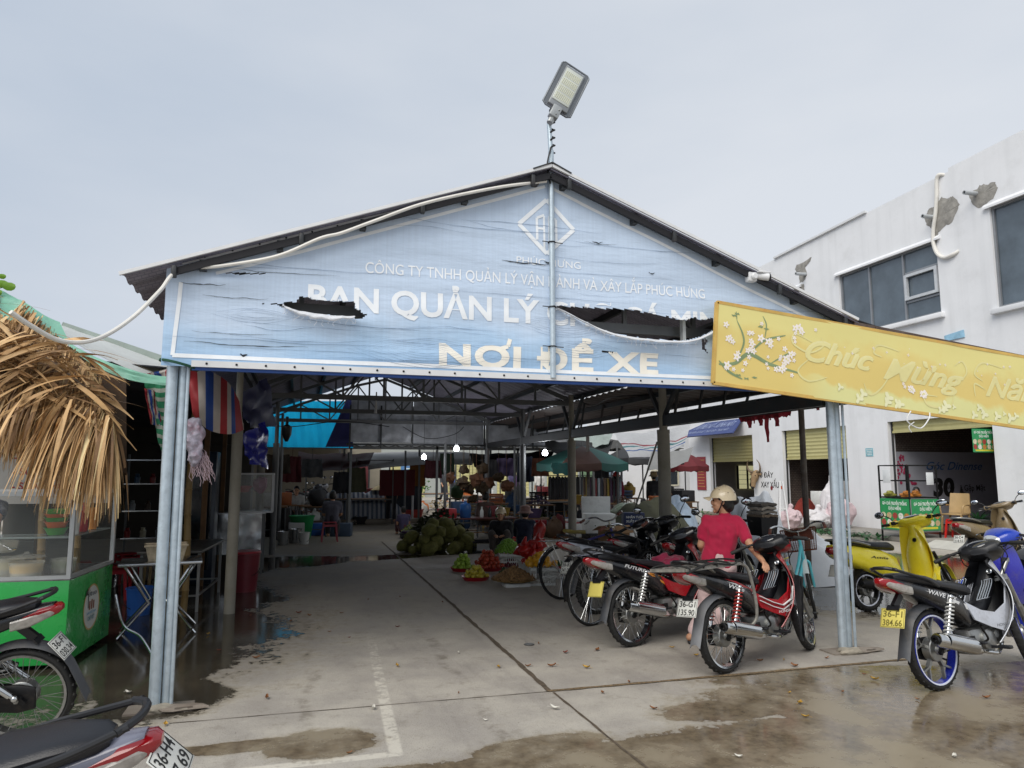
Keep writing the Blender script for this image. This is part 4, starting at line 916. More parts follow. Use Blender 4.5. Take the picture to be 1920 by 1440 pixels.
decw=mat('white_decal','#d8d8d8',.35,var=.03); deco=mat('orange_decal','#d98a2a',.35,var=.03); decr=mat('red_decal','#b02028',.35,var=.03)
GR='mopeds parked under and beside the market shelter'
# red moped in front of the woman
p=G(1362,1262); q=G(1500,1222); hr=math.atan2(q.y-p.y,q.x-p.x)
red_m=moped('parked_moped','red and black moped with steel cargo rack over its seat, beside the woman','' or (p.x,p.y,0),hr,dict(body=blk_p,leg=red_p,side=red_p,cowl=blackp,cowl2=red_p,fender=blk_p,spring=mat('red_spring','#a3342f',.5),plate=['36-G1','135.90'],rack=True,basket=True,legline=decw,legword=('HONDA',decw),word=('Wave',(.0,.665,.2,.61,.034),decw),decals=[([(.40,.60),(.1,.705),(-.05,.74),(.1,.69),(.40,.575)],red_p),([(.40,.57),(.1,.685),(-.02,.715),(.1,.675),(.40,.56)],decw)],mirrors=False,steer=R(20),lean=-R(6),group=GR,guard=mat('dusty_grey_guard','#6f7073',.6,var=.15,dirt='#8f8a80',damt=.3)))
p=G(1188,1212)
fut=moped('parked_moped','black moped with orange flank lines and blank yellow plate, behind the red one',(p.x,p.y,0),hr-.05,dict(body=blk_p,leg=red_p,side=red_p,cowl=blk_p,fender=blk_p,plate=[],word=('FUTURE X',(-.12,.72,.2,.63,.03),decw),decals=[([(.42,.585),(.16,.655),(.16,.64),(.38,.53),(.44,.50),(.40,.545),(.20,.635)],deco),([(.42,.60),(.0,.745),(-.05,.75),(.15,.70)],red_p)],mirrors=False,steer=R(24),group=GR))
plate(fut,T(-.398,0,.545)@RZ(-PI/2)@RX(R(68)),[],True)
p=V((3.30,7.75,0))
moped('parked_moped','silver and black moped with a steel tail, behind the big black bicycle wheel',(p.x,p.y,0),hr-.08,dict(body=silver_p,leg=blk_p,side=blk_p,cowl=blk_p,fender=blk_p,mirrors=False,steer=R(24),group=GR,plate=['36-B5','241.07']))
moped('parked_moped','dark moped with a silver flash on its leg shield, beside the woman in red',(3.95,8.0,0),hr+.18,dict(body=blk_p,leg=blk_p,side=silver_p,cowl=blk_p,fender=blk_p,steer=R(20),group=GR,plate=['36-B2','118.40']))
dk=moped('parked_moped','black moped with a folded cloth in its front basket, behind the red moped cowl',(4.35,7.35,0),hr+.1,dict(body=blk_p,leg=blk_p,cowl=blk_p,fender=blk_p,steer=R(15),group=GR,plate=['36-K3','066.12']))
p=G(1762,1294); q2=G(2075,1236)
slv=moped('parked_moped','black and silver moped with blue cast wheels and a yellow plate on wet concrete',(p.x,p.y,0),R(12),dict(body=blk_p,leg=silver_p,side=silver_p,inner=blackp,cowl=blackp,fender=blk_p,cast=True,rimc=deepblue,plate=['36-F1','384.66'],yellow=True,basket=True,legword=('HONDA',mat('grey_ink','#5b5f66',.5)),word=('WAVE RSX',(-.1,.70,.22,.615,.032),decw),decals=[([(.40,.575),(.2,.625),(-.14,.725),(.2,.605),(.41,.53)],decw)],steer=R(26),group=GR,lean=-R(7),mirrors=False))
p=V((6.0,6.05,0))
moped('parked_moped','blue moped with twin headlights facing out behind the silver moped',(7.75,6.1,0),R(196),dict(body=blue_p,leg=mopaint('violet_blue_paint','#3030a0'),cowl=blue_p,fender=blue_p,steer=R(-18),group=GR,plate=['36-F2','507.31'],mirrors=False))
# left pair
p=G(-60,1395)
lm=moped('parked_moped','black and red moped with a tilted white plate, in front of the green food cart',(p.x,p.y,0),R(176),dict(body=blk_p,leg=red_p,cowl=blk_p,fender=blk_p,plate=['36-F1','030.34'],decals=[([(.40,.60),(.1,.70),(-.05,.735),(.1,.685),(.40,.575)],red_p),([(.40,.57),(.1,.68),(.0,.71),(.1,.67),(.40,.56)],decw)],ptilt=50,rimc=alu,rax=-.29,px=-.50,pz=.57,steer=R(20),group=GR,lean=-R(10)))
p=G(276,1356,.80)
c0=R(178); tail=V((-.43*math.cos(c0),-.43*math.sin(c0),0))
nm=moped('parked_moped','black seated moped with a grey violet tail at the front left corner',(p.x-tail.x,p.y-tail.y,0),c0,dict(body=dksil,leg=dksil,cowl=dksil,fender=dksil,plate=['36-H4','27.69'],ptilt=45,px=-.53,pz=.74,rax=-.2,steer=R(20),group=GR,lean=-R(10)))
# ---------------------------------------------------------------- scooters
def scooter(name,label,loc,rz,o):
    t=thing(name,label,'scooter',loc,rz,o.get('group'),lean=o.get('lean',-R(6))); body=o['body']
    st=o.get('steer',R(18)); hp0=V((.98,0,.80)); hd=V((.38,0,-.92)).normalized(); SX=M.Translation(hp0)@M.Rotation(-st,4,hd)@M.Translation(-hp0)
    wheel_obj(t,V((0,0,.235)),.235,.047,cast=True,drum=.07,rimc=alu,fat=1.15); wheel_obj(t,V((1.24,0,.235)),.235,.045,cast=True,drum=.06,rimc=alu,steer=SX,fat=1.1)
    b=MB(); b.loft([ring(-.12,.21,.34,.03,y=.1),ring(.0,.17,.37,.05,y=.11),ring(.2,.2,.38,.055,y=.11),ring(.4,.2,.36,.05,y=.1),ring(.5,.23,.33,.03,y=.1)]); b.box((.28,0,.3),(.35,.16,.16),ch=.03); b.build('engine',blackm,t)
    b=MB(); b.tube([(-.2,-.16,.33),(-.17,-.16,.325),(.1,-.16,.29),(.2,-.15,.26),(.3,-.12,.24)],[.035,.055,.058,.04,.016],16); b.build('exhaust',blackm,t)
    sec=[(.46,.30,.50,.13),(.40,.31,.62,.15),(.22,.36,.69,.165),(.02,.44,.72,.165),(-.18,.52,.75,.15),(-.34,.60,.765,.11),(-.44,.66,.765,.06)]
    b=MB(); b.loft([ring(x,a,c,h,20,.62) for x,a,c,h in sec]); tb=b.build('rear_body',body,t)
    def fy(x):
        for (x0,_,_,h0),(x1,_,_,h1) in zip(sec,sec[1:]):
            if x1<=x<=x0: k=(x0-x)/(x0-x1); return h0+(h1-h0)*k+.003
        return .17
    if o.get('word'): sidetext(tb,o['word'],-.02,.60,.24,.575,.028,fy,ink,.01,.2)
    b=MB(); b.loft([ring(x,z0,z1,h,20,.6) for x,z0,z1,h in ((.44,.665,.735,.085),(.34,.68,.775,.125),(.1,.70,.785,.14),(-.02,.72,.80,.14),(-.22,.74,.835,.125),(-.36,.76,.82,.08))]); b.build('seat',vinyl,t)
    b=MB(); b.tube(curve([(.0,.16,.745),(-.2,.155,.79),(-.38,.11,.815),(-.44,0,.82),(-.38,-.11,.815),(-.2,-.155,.79),(.0,-.16,.745)]),.013,8); b.build('grab_rail',o.get('rail',alu),t)
    b=MB(); b.loft([ring(-.36,.63,.74,.105,14),ring(-.44,.655,.745,.07,14),ring(-.475,.68,.735,.03,14)]); tl=b.build('tail_light',tail_red,t)
    b=MB()
    for s in (-1,1): b.loft([ring(-.26,.58,.66,.02,10,y=s*.125),ring(-.36,.62,.70,.026,10,y=s*.10),ring(-.44,.665,.71,.012,10,y=s*.07)])
    b.build('indicator',ind_clear,tl)
    b=MB(); b.sheet(lambda u,v:(-.02-.30*u-.06*u*u,(2*v-1)*.075,.53-.30*u+.08*u*u-.03*abs(2*v-1)**2),10,6,.005); b.build('rear_mudguard',blackp,t)
    plate(t,T(-.40,0,.47)@RZ(-PI/2)@RX(R(68)),o.get('plate',[]),o.get('yellow',False))
    # floorboard and apron
    b=MB(); b.loft([ring(.40,.27,.36,.13,14,.5),ring(.6,.25,.32,.17,14,.5),ring(.85,.25,.32,.17,14,.5),ring(.96,.28,.42,.15,14,.5)]); b.build('floorboard',o.get('floor',body),t)
    def apr(off,wk,z0,z1):
        def f(u,v):
            q=2*u-1; z=z0+(z1-z0)*v; k=(z-.26)/.66; hw=(.09+.135*math.sin(PI*min(1,max(0,.16+k*.80)))**.7)*wk
            return (.97+.09*math.sin(PI*k)*.6-.05*k-off-.13*abs(q)**2.2,q*hw,z)
        return f
    b=MB(); b.sheet(apr(0,1,.24,.94),22,18,.008); ap=b.build('front_apron',body,t)
    b=MB(); b.loft([[V((.93-.0*z,0,0))+p-V((.93,0,0)) for p in ring(x,z-.001,z,h,14)] if 0 else [V((xx,yy,z)) for xx,yy in [(x+.085*math.cos(q),hw*math.sin(q)) for q in [2*PI*i/16 for i in range(16)]]] for x,z,hw in ((.93,.28,.15),(.90,.42,.16),(.885,.60,.15),(.90,.76,.12),(.92,.88,.075),(.90,.96,.05))]); b.build('inner_panel',o.get('innerc',body),t)
    b=MB(); b.lathe([(.026,0),(.024,.012),(.012,.012),(.012,.003),(0,.003)],T(.815,-.05,.78)@RY(R(-80)),14); b.build('ignition_lock',blackp,t)
    b=MB(); b.sheet(lambda u,v:SX@V((1.24+.27*math.cos(R(15+150*u)),(2*v-1)*.075,.235+.27*math.sin(R(15+150*u))-.03*abs(2*v-1)**2)),16,8,.005); b.build('front_mudguard',body,t)
    b=MB()
    for s in (-1,1): b.tube([SX@V((1.0,s*.08,.62)),SX@V((1.23,s*.085,.24))],.02,10)
    b.build('front_fork',blackm,t)
    b=MB(); b.loft([[SX@p for p in ring(x,zc-hz,zc+hz,hy,20,.75)] for x,zc,hz,hy in ((.80,1.005,.02,.08),(.83,1.01,.045,.15),(.91,1.0,.07,.2),(1.0,.985,.07,.17),(1.06,.97,.045,.10),(1.08,.965,.02,.05))])
    for s in (-1,1): b.loft([[SX@V((x+.028*math.cos(q),y*s,zc+.036*math.sin(q))) for q in [2*PI*i/12 for i in range(12)]] for x,y,zc in ((.90,.16,1.005),(.87,.22,1.012),(.84,.25,1.012))])
    cw=b.build('headlight_cowl',o.get('cowl',body),t)
    b=MB(); b.ell((0,0,0),(.045,.10,.012),SX@T(.86,0,1.062)@RY(R(-18)),18,8); b.build('instrument_panel',mat('instrument_glass','#22252b',.08),cw)
    b=MB(); b.ell((0,0,0),(.03,.08,.05),SX@T(1.065,0,.97)); b.build('headlight',mat('headlight_glass','#c9ced2',.06),cw)
    b=MB(); b.tube(curve([SX@V(p) for p in ((.80,.33,1.01),(.86,.2,1.015),(.87,0,1.015),(.86,-.2,1.015),(.80,-.33,1.01))]),.011,8); ha=b.build('handlebar',blackm,t)
    for s in (-1,1):
        b=MB(); b.tube([SX@V((.797,s*.345,1.01)),SX@V((.838,s*.245,1.013))],.017,10); b.build('grip',rubber,ha)
        b=MB(); b.tube([SX@V((.87,s*.24,1.01)),SX@V((.885,s*.29,1.0)),SX@V((.86,s*.35,.99))],.006,6); b.build('brake_lever',chrome,ha)
        b=MB(); b.box((0,0,0),(.05,.05,.045),SX@T(.845,s*.215,1.018),.01); b.build('switch_box',blackp,ha)
        b=MB(); b.tube(curve([SX@V((.88,s*.22,1.03)),SX@V((.91,s*.27,1.10)),SX@V((.90,s*.33,1.14))]),.006,6); Q=SX@T(.895,s*.375,1.155)@RZ(R(-10*s)); b.ell((0,0,0),(.02,.066,.042),Q,16,10); mo=b.build('mirror',blackp,ha)
        b=MB(); b.ell((-.012,0,0),(.011,.058,.036),Q,16,8); b.build('mirror_glass',mirror_m,mo)
    b=MB(); b.tube(curve([(.3,.08,.2),(.28,.12,.1),(.3,.2,.01)]),.011,8); b.build('stand',blackm,t)
    return t
yel=mopaint('yellow_gloss_paint','#ffea3c',.04,'#a8934a',.06)
p=G(1628,1146); scooter('parked_scooter','bright yellow scooter with round mirrors, behind the right galvanised pole',(p.x,p.y,0),R(3),dict(body=yel,word='Attila',steer=R(24),plate=[],group=GR))
bz=mopaint('bronze_gloss_paint','#7d6c50',.08); scooter('parked_scooter','bronze brown scooter with raised mirrors, in front of the open shop',(11.2,9.75,0),R(8),dict(body=bz,cowl=bz,floor=blackp,innerc=bz,steer=R(26),plate=['36-D4','218.55'],group=GR))
# ---------------------------------------------------------------- bicycles
def bicycle(name,label,loc,rz,o):
    t=thing(name,label,'bicycle',loc,rz,lean=o.get('lean',-R(5)),group='bicycles among the mopeds'); fm=o['frame']; Rr=o.get('R',.33)
    st=o.get('steer',0.); hp0=V((.83,0,.80)); hd=V((.3,0,-.95)).normalized(); SX=M.Translation(hp0)@M.Rotation(-st,4,hd)@M.Translation(-hp0)
    for c,s in ((V((0,0,Rr)),None),(V((1.02,0,Rr)),SX)):
        Q=T(*c)@RX(PI/2); Q=s@Q if s else Q; b=MB(); b.lathe([(Rr-.03,-.012),(Rr-.022,-.013),(Rr-.022,.013),(Rr-.03,.012)],Q,40,closed=True)
        for i in range(32): a=2*PI*i/32; k=1 if i%2 else -1; a2=a+(.5 if (i//2)%2 else -.5); b.tube([Q@V((.02*math.cos(a2),.02*math.sin(a2),.025*k)),Q@V(((Rr-.025)*math.cos(a),(Rr-.025)*math.sin(a),0))],.0013,4)
        w_=b.build('wheel',o.get('rim',chrome),t); b=MB(); b.lathe([(Rr-.013+.017*math.cos(q),.017*math.sin(q)) for q in [2*PI*i/10 for i in range(10)]],Q,44,closed=True); b.build('tyre',rubber,w_); b=MB(); b.lathe([(.008,-.05),(.018,-.03),(.014,0),(.018,.03),(.008,.05)],Q,12); b.build('hub',alu,w_)
    b=MB(); BB=V((.42,0,.28)); ST=V((.27,0,.68)); HT=V((.83,0,.80)); HB=V((.87,0,.64))
    if o.get('step'): b.tube(curve([HB,V((.72,0,.52)),V((.52,0,.38)),BB]),.021,10); b.tube(curve([HT,V((.68,0,.62)),V((.45,0,.47)),V((.34,0,.45))]),.017,10)
    else: b.tube([HB,BB],.017,10); b.tube([HT,ST],.015,10)
    b.tube([BB,ST],.016,10); b.tube([HT,HB],.02,12); b.tube([HT,HT+V((-.02,0,.06))],.017,12)
    for s in (-1,1): b.tube([BB+V((0,s*.03,0)),V((0,s*.055,Rr))],.009,8); b.tube([ST+V((0,s*.02,-.03)),V((0,s*.055,Rr))],.008,8)
    b.build('frame',fm,t)
    b=MB()
    for s in (-1,1): b.tube(curve([SX@V((.88,s*.02,.63)),SX@V((.89,s*.05,.60)),SX@V((.93,s*.052,.5)),SX@V((1.02,s*.052,Rr))]),.014,10)
    b.build('fork',fm,t)
    b=MB(); b.tube([SX@V((.83,0,.8)),SX@V((.79,0,.95))],.012,10); b.tube(curve([SX@V(p) for p in ((.52,.28,.98),(.66,.27,1.02),(.78,.18,1.03),(.80,.08,.965),(.80,0,.955),(.80,-.08,.965),(.78,-.18,1.03),(.66,-.27,1.02),(.52,-.28,.98))]),.011,10); hb=b.build('handlebar',chrome,t)
    for s in (-1,1):
        b=MB(); b.tube([SX@V((.51,s*.28,.978)),SX@V((.62,s*.275,1.01))],.017,10); b.build('grip',mat('worn_brown_grip','#6b3f33',.7,var=.3),hb)
        b=MB(); b.tube([SX@V((.72,s*.25,1.0)),SX@V((.62,s*.25,.96)),SX@V((.56,s*.25,.95))],.005,6); b.build('brake_lever',blackm,hb)
    b=MB(); b.tube([ST,ST+V((-.04,0,.12))],.013,10); b.build('seat_post',chrome,t)
    b=MB(); z=.83; b.loft([[V((x,hw*math.cos(q),z+dz+.025*math.sin(q))) for q in [2*PI*i/14 for i in range(14)]] for x,hw,dz in ((.08,.05,.02),(.12,.105,.015),(.2,.1,.0),(.3,.045,-.005),(.38,.022,-.01),(.40,.01,-.01))]); b.build('saddle',o.get('saddle',vinyl),t)
    b=MB()
    for c,s,a0,a1 in ((V((0,0,Rr)),None,20,190),(V((1.02,0,Rr)),SX,30,150)):
        def f(u,v,c=c,s=s,a0=a0,a1=a1): a=R(a0+(a1-a0)*u); p=c+V(((Rr+.025)*math.cos(a),(2*v-1)*.028,(Rr+.025)*math.sin(a)-.01*abs(2*v-1)**2)); return s@p if s else p
        b.sheet(f,16,4,.003)
    b.build('mudguard',o.get('guard',fm),t)
    b=MB(); b.lathe([(.085,-.004),(.085,.004)],T(.42,-.05,.28)@RX(PI/2),24); b.tube([(.42,-.07,.28),(.50,-.08,.13)],.01,8); b.tube([(.42,.06,.28),(.34,.08,.42)],.01,8); b.box((.52,-.13,.125),(.09,.09,.025),ch=.006); b.box((.34,.13,.43),(.09,.09,.025),ch=.006); b.build('crank',blackm,t)
    b=MB()
    for s in (-1,1): b.bar((-.28,s*.07,.73),(.2,s*.06,.73),.012); b.tube([(-.18,s*.065,.73),(0,s*.06,Rr)],.006,6)
    for x in (-.28,-.12,.04,.2): b.bar((x,-.07,.73),(x,.07,.73),.01)
    b.build('rear_rack',o.get('rackm',chrome),t)
    if o.get('basket'):
        bk=mat('rusty_wire_basket','#6b3a26',.75,.3,var=.35); b=MB(); Q=SX@T(.98,0,.73); x0,x1,hw,h=-.11,.14,.19,.24
        def q(x,y,z): k=.82+.18*z/h; return Q@V((x*k,y*k,z))
        for i in range(11):
            z=h*i/10; b.tube([q(x0,-hw,z),q(x1,-hw,z),q(x1,hw,z),q(x0,hw,z)],.0025 if i<10 else .005,5,closed=True)
        for i in range(15):
            y=-hw+2*hw*i/14
            for x in (x0,x1): b.tube([q(x,y,0),q(x,y,h)],.002,4)
        for i in range(9):
            x=x0+(x1-x0)*i/8
            for y in (-hw,hw): b.tube([q(x,y,0),q(x,y,h)],.002,4)
            b.tube([q(x,-hw,0),q(x,hw,0)],.002,4)
        bo=b.build('basket',bk,t); b=MB(); b.bar(q(x0,0,h*.5),q(x0,0,h*.98),.3,.003,up=(1,0,0)); b.build('basket_panel',mat('rust_panel','#5a2f22',.8,.2,var=.4),bo)
    b=MB(); b.tube([(.05,.06,.3),(.1,.16,.012)],.01,8); b.build('stand',blackm,t)
    return t
teal=mat('turquoise_paint','#5fc3cf',.35,var=.1,coat=.3,dirt='#9a8f80',damt=.2)
# turquoise bike faces the camera, its front wheel towards us
p=G(1527,1158); a=R(36); bicycle('parked_bicycle','turquoise step-through bicycle with a rusty wire front basket, beside the right pole',(p.x-1.02*math.cos(a),p.y-1.02*math.sin(a),0),a,dict(frame=teal,step=True,basket=True,guard=mat('pale_guard','#cfdcdd',.4),saddle=mat('yellowed_saddle','#9a8a4a',.6,var=.25),steer=R(17),lean=-R(4)))
p=G(1112,1173); bicycle('parked_bicycle','old black bicycle with a large rear wheel, between two mopeds',(p.x,p.y,0),R(24),dict(frame=blackm,R=.35,guard=blackm,steer=R(10)))
bicycle('parked_bicycle','purple framed bicycle with bare handlebars, among the dark mopeds',(3.25,8.75,0),R(12),dict(frame=mat('purple_paint','#3d3a86',.35,var=.15,coat=.3),guard=chrome,steer=R(30),saddle=mat('yellowed_saddle','#9a8a4a',.6)))
# ---------------------------------------------------------------- people
skin=mat('skin','#b98a6c',.5,var=.08,scale=30); skin_d=mat('skin_tan','#96694d',.55,var=.08,scale=30); hairm=mat('black_hair','#15120f',.45,var=.3,scale=40,bump=.4,bscale=150)
eyem=mat('dark_eye','#1a1310',.2,var=0); lipm=mat('lip','#8a4a42',.5,var=0)
def cloth(n,c,**k): return mat(n,c,k.pop('rough',.85),var=k.pop('var',.12),scale=k.pop('scale',9),bump=k.pop('bump',.25),bscale=k.pop('bscale',14),sheen=.2,**k)
def hand(b,wr,elbow,side,curl=.5,grip=None,s=1.):
    """palm, four unequal fingers and a side thumb from the wrist on; side +1 = left hand"""
    d=(wr-elbow).normalized(); ref=grip or V((0,0,1)); n=(ref-d*ref.dot(d)); n=n.normalized() if n.length>.1 else V((1,0,0)); a=d.cross(n)*side  # n: back of hand, a: towards the thumb
    pc=wr+d*.045*s
    for k in (-1,0,1): b.cap(wr+a*.012*k*s,wr+d*.075*s+a*.024*k*s,.0165*s,.0145*s,8)
    for i,(L,o_) in enumerate(((.066,.03),(.075,.011),(.07,-.009),(.055,-.028))):
        p=wr+d*.082*s+a*o_*s; q1=p+(d*math.cos(curl*.8)-n*math.sin(curl*.8))*L*.5*s; q2=q1+(d*math.cos(curl*1.9)-n*math.sin(curl*1.9))*L*.5*s
        b.chain([p,q1,q2],[.0092*s,.0085*s,.0072*s],8)
    p=wr+d*.028*s+a*.026*s; q1=p+(d*.65+a*.7-n*.25).normalized()*.036*s; q2=q1+(d*.9+a*.2-n*.45).normalized()*.03*s; b.chain([p,q1,q2],[.0125*s,.0105*s,.0085*s],8)
def person(label,loc,rz,J,shirt,legs,group=None,skinm=None,hair='short',hat=None,sleeve=.5,longleg=True,vox=.011,yaw=0.,tilt=0.,shoe=None,mask=False,s=1.,skirt=None,hatm=None,fat=1.):
    t=thing('person',label,'person',loc,rz,group); sk=skinm or skin; J={k:V(v)*s for k,v in J.items()}
    b=MB(); hc=J['head']; HQ=T(*hc)@RZ(yaw)@RY(tilt)
    def h(x,y,z): return HQ@V((x*s,y*s,z*s))
    # head: cranium, jaw, nose, ears, brow
    b.ell((0,0,0),(.093*s,.074*s,.105*s),HQ@T(-.005*s,0,.015*s)); b.ell((0,0,0),(.062*s,.058*s,.072*s),HQ@T(.028*s,0,-.055*s)); b.ell((0,0,0),(.016*s,.013*s,.026*s),HQ@T(.095*s,0,-.022*s)); b.ell((0,0,0),(.014*s,.05*s,.012*s),HQ@T(.078*s,0,.018*s)); b.ell((0,0,0),(.014*s,.022*s,.008*s),HQ@T(.086*s,0,-.066*s)); b.ell((0,0,0),(.02*s,.02*s,.02*s),HQ@T(.072*s,0,-.105*s))
    for y in (-1,1): b.ell((0,0,0),(.018*s,.009*s,.032*s),HQ@T(-.002*s,.077*s*y,-.012*s)); b.ell((0,0,0),(.018*s,.02*s,.018*s),HQ@T(.066*s,.036*s*y,-.035*s))
    b.chain([J['neck']-V((0,0,.05*s)),J['neck'],hc-V((0,0,.07*s))],[.062*s,.05*s,.05*s]); b.chain([J['pelvis'],J['chest']],[.08*s,.085*s])
    for S_,y in (('l',1),('r',-1)):
        b.cap(J['chest'],J['sh'+S_],.07*s,.042*s); b.chain([J['sh'+S_],J['el'+S_],J['wr'+S_]],[.043*s,.036*s,.0245*s]); hand(b,J['wr'+S_],J['el'+S_],y,.55,J.get('grip'+S_),s)
        b.chain([J['hp'+S_],J['kn'+S_],J['an'+S_]],[.078*s,.052*s,.034*s]); f=J.get('ft'+S_,J['an'+S_]+V((.13,0,-.045))*s); b.chain([J['an'+S_]-V((.03,0,.03))*s,f],[.036*s,.028*s])
        for k in range(5): dd=(f-J['an'+S_]); dd.z=0; dd=dd.normalized(); sd_=V((-dd.y,dd.x,0)); b.cap(f+sd_*(.024-.012*k)*s*y*-1,f+sd_*(.028-.014*k)*s*y*-1+dd*(.035-.004*k)*s-V((0,0,.006*s)),.0095*s,.008*s,6)
    remesh(b,'body',sk,t,vox*.8 if vox<.009 else vox*.85)
    e=MB()
    for y in (-1,1): e.ell((0,0,0),(.007*s,.0125*s,.0065*s),HQ@T(.083*s,.032*s*y,-.0005*s),10,6)
    e.build('eye',eyem,t); e=MB(); e.ell((0,0,0),(.008*s,.024*s,.0055*s),HQ@T(.0955*s,0,-.066*s),10,6); e.build('mouth',lipm,t)
    # shirt
    c=MB(); w=.105*s*fat; mid=(J['pelvis']+J['chest'])/2; ac=(J['shl']-J['shr']).normalized()
    for k in (-1,0,1): c.chain([J['pelvis']+ac*.055*k*s+V((0,0,.0)),mid+ac*.05*k*s*fat,J['chest']+ac*.065*k*s],[w*1.02,w*.98,w*1.06])
    c.cap(J['shl']-ac*.02*s,J['shr']+ac*.02*s,.068*s,.068*s); c.cap(J['neck']-V((0,0,.045*s)),J['neck']-V((0,0,.012*s)),.075*s,.058*s)
    for S_ in 'lr':
        c.cap(J['chest'],J['sh'+S_],.11*s,.062*s); A,B_,D=J['sh'+S_],J['el'+S_],J['wr'+S_]
        if sleeve<=1: c.cap(A,A+(B_-A)*sleeve,.064*s,.06*s)
        else: c.chain([A,B_,B_+(D-B_)*(sleeve-1)],[.064*s,.053*s,.04*s])
    for k in range(0):
        u=k/6; c.ell(J['pelvis']*(1-u)+J['chest']*u+V((.1*math.sin(k*2.3),.1*math.cos(k*1.7),0))*s*.6,(.05*s,.09*s,.018*s))
    remesh(c,'shirt',shirt,t,vox,3,fold=.011*s)
    g_=MB()
    if skirt: g_.chain([J['pelvis']+V((0,0,.06*s)),J['pelvis']-V((0,0,.06*s))],[.125*s,.14*s])
    else: g_.chain([J['hpl'],J['hpr']],[.1*s,.1*s]); g_.cap(J['pelvis'],J['pelvis']+V((0,0,.05*s)),.115*s,.11*s)
    for S_ in 'lr':
        A,B_,D=J['hp'+S_],J['kn'+S_],J['an'+S_]
        if longleg: g_.chain([A,B_,D+(B_-D)*.12],[.094*s,.072*s,.062*s])
        else: g_.chain([A,A+(B_-A)*.85],[.094*s,.085*s])
    remesh(g_,'trousers',legs,t,vox,3,fold=.009*s)
    if shoe:
        g_=MB()
        for S_ in 'lr':
            a_=J['an'+S_]; f=J.get('ft'+S_,a_+V((.13,0,-.045))*s); d=f-a_; d.z=0; d=d.normalized(); q=T(a_.x+d.x*.055*s,a_.y+d.y*.055*s,a_.z-.068*s)@RZ(math.atan2(d.y,d.x)); g_.box((0,0,0),(.25*s,.095*s,.024*s),q,.011*s)
            for k in (-1,1): g_.tube(curve([q@V((.02*s,.045*k*s,.01*s)),q@V((.05*s,.03*k*s,.055*s)),q@V((.09*s,0,.05*s))]),.010*s,6)
        g_.build('sandal',shoe,t)
    if hair!='none':
        k=MB(); k.ell((0,0,0),(.1*s,.083*s,.1*s),HQ@T(-.018*s,0,.034*s)); k.ell((0,0,0),(.075*s,.083*s,.085*s),HQ@T(-.04*s,0,-.015*s))
        if hair=='long': k.chain([h(-.06,0,0),h(-.085,0,-.1),h(-.09,0,-.2)],[.075*s,.07*s,.045*s])
        if hair=='bun': k.ell((0,0,0),(.045*s,.045*s,.045*s),HQ@T(-.115*s,0,.0*s)); k.ell((0,0,0),(.06*s,.075*s,.07*s),HQ@T(-.055*s,0,-.05*s))
        remesh(k,'hair',hairm,t,vox*.9)
    if mask: k=MB(); k.ell((0,0,0),(.05*s,.055*s,.045*s),HQ@T(.058*s,0,-.075*s)); k.build('face_mask',cloth('white_mask','#cfd3d8'),t)
    if hat=='helmet':
        k=MB(); pr=[]
        def dome(u,v):
            a=2*PI*u; q=R(86)*(1-v)+R(1)*v; zc=.018; return HQ@V(((.128*math.sin(q+.0)*math.cos(a)-.012)*s,.116*math.sin(q)*math.sin(a)*s,(zc+.005*math.cos(a)*-1+.128*math.cos(q)-.028*(1-v)**3*(math.cos(a)<.2))*s))
        k.sheet(dome,30,12,.006*s); ho=k.build('helmet',hatm,t)
        k=MB(); k.sheet(lambda u,v:HQ@V(((.105+.075*v*(1-(2*u-1)**2*.75))*s,(2*u-1)*.088*s*(1-.25*v),(.032-.012*v-.02*(2*u-1)**2*1.2)*s)),12,5,.005*s); k.build('visor',hatm,ho)
        k=MB()
        for i in range(16): a=rnd.uniform(0,6.28); q=rnd.uniform(.2,1.3); k.ell(HQ@V((.128*math.sin(q)*math.cos(a)*s-.012*s,.116*math.sin(q)*math.sin(a)*s,(.0185+.128*math.cos(q))*s)),.0045*s)
        k.build('paint_chip',mat('chip_brown','#5a4c3c',.8),ho)
        k=MB()
        for y in (-1,1): k.tube([h(0,.108*y,.0),h(.02,.085*y,-.06),h(.045,.045*y,-.115),h(.055,0,-.125)],.006*s,6)
        k.build('chin_strap',blackp,ho)
    if hat=='cone':
        k=MB(); k.lathe([(.25*s,-.0),(.16*s,.075*s),(.02*s,.165*s),(0,.17*s),(0,.16*s),(.155*s,.065*s),(.245*s,-.008*s)],HQ@T(-.01*s,0,.07*s),24); k.build('conical_hat',hatm or mat('palm_leaf_hat','#cbb98c',.8,var=.15),t)
    if hat in('bucket','cap'):
        k=MB(); k.lathe([(.112*s,.0),(.108*s,.03*s),(.1*s,.09*s),(.07*s,.115*s),(0,.12*s)],HQ@T(-.012*s,0,.035*s),22)
        if hat=='bucket': k.lathe([(.105*s,.012*s),(.15*s,-.02*s),(.165*s,-.035*s),(.16*s,-.038*s),(.105*s,0)],HQ@T(-.012*s,0,.035*s),24)
        else: k.sheet(lambda u,v:HQ@V(((.085+.085*v*(1-(2*u-1)**2*.5))*s,(2*u-1)*.08*s,(.045-.01*v)*s)),8,4,.004*s)
        k.build('cap' if hat=='cap' else 'sun_hat',hatm,t)
    return t
STAND=dict(head=(.03,0,1.47),neck=(0,0,1.33),chest=(-.01,0,1.17),pelvis=(0,0,.90),shl=(-.01,.165,1.27),shr=(-.01,-.165,1.27),ell=(-.02,.20,1.0),elr=(-.02,-.20,1.0),wrl=(.06,.2,.78),wrr=(.06,-.2,.78),hpl=(0,.08,.85),hpr=(0,-.08,.85),knl=(.03,.09,.46),knr=(.0,-.09,.46),anl=(-.01,.09,.08),anr=(-.04,-.09,.08))
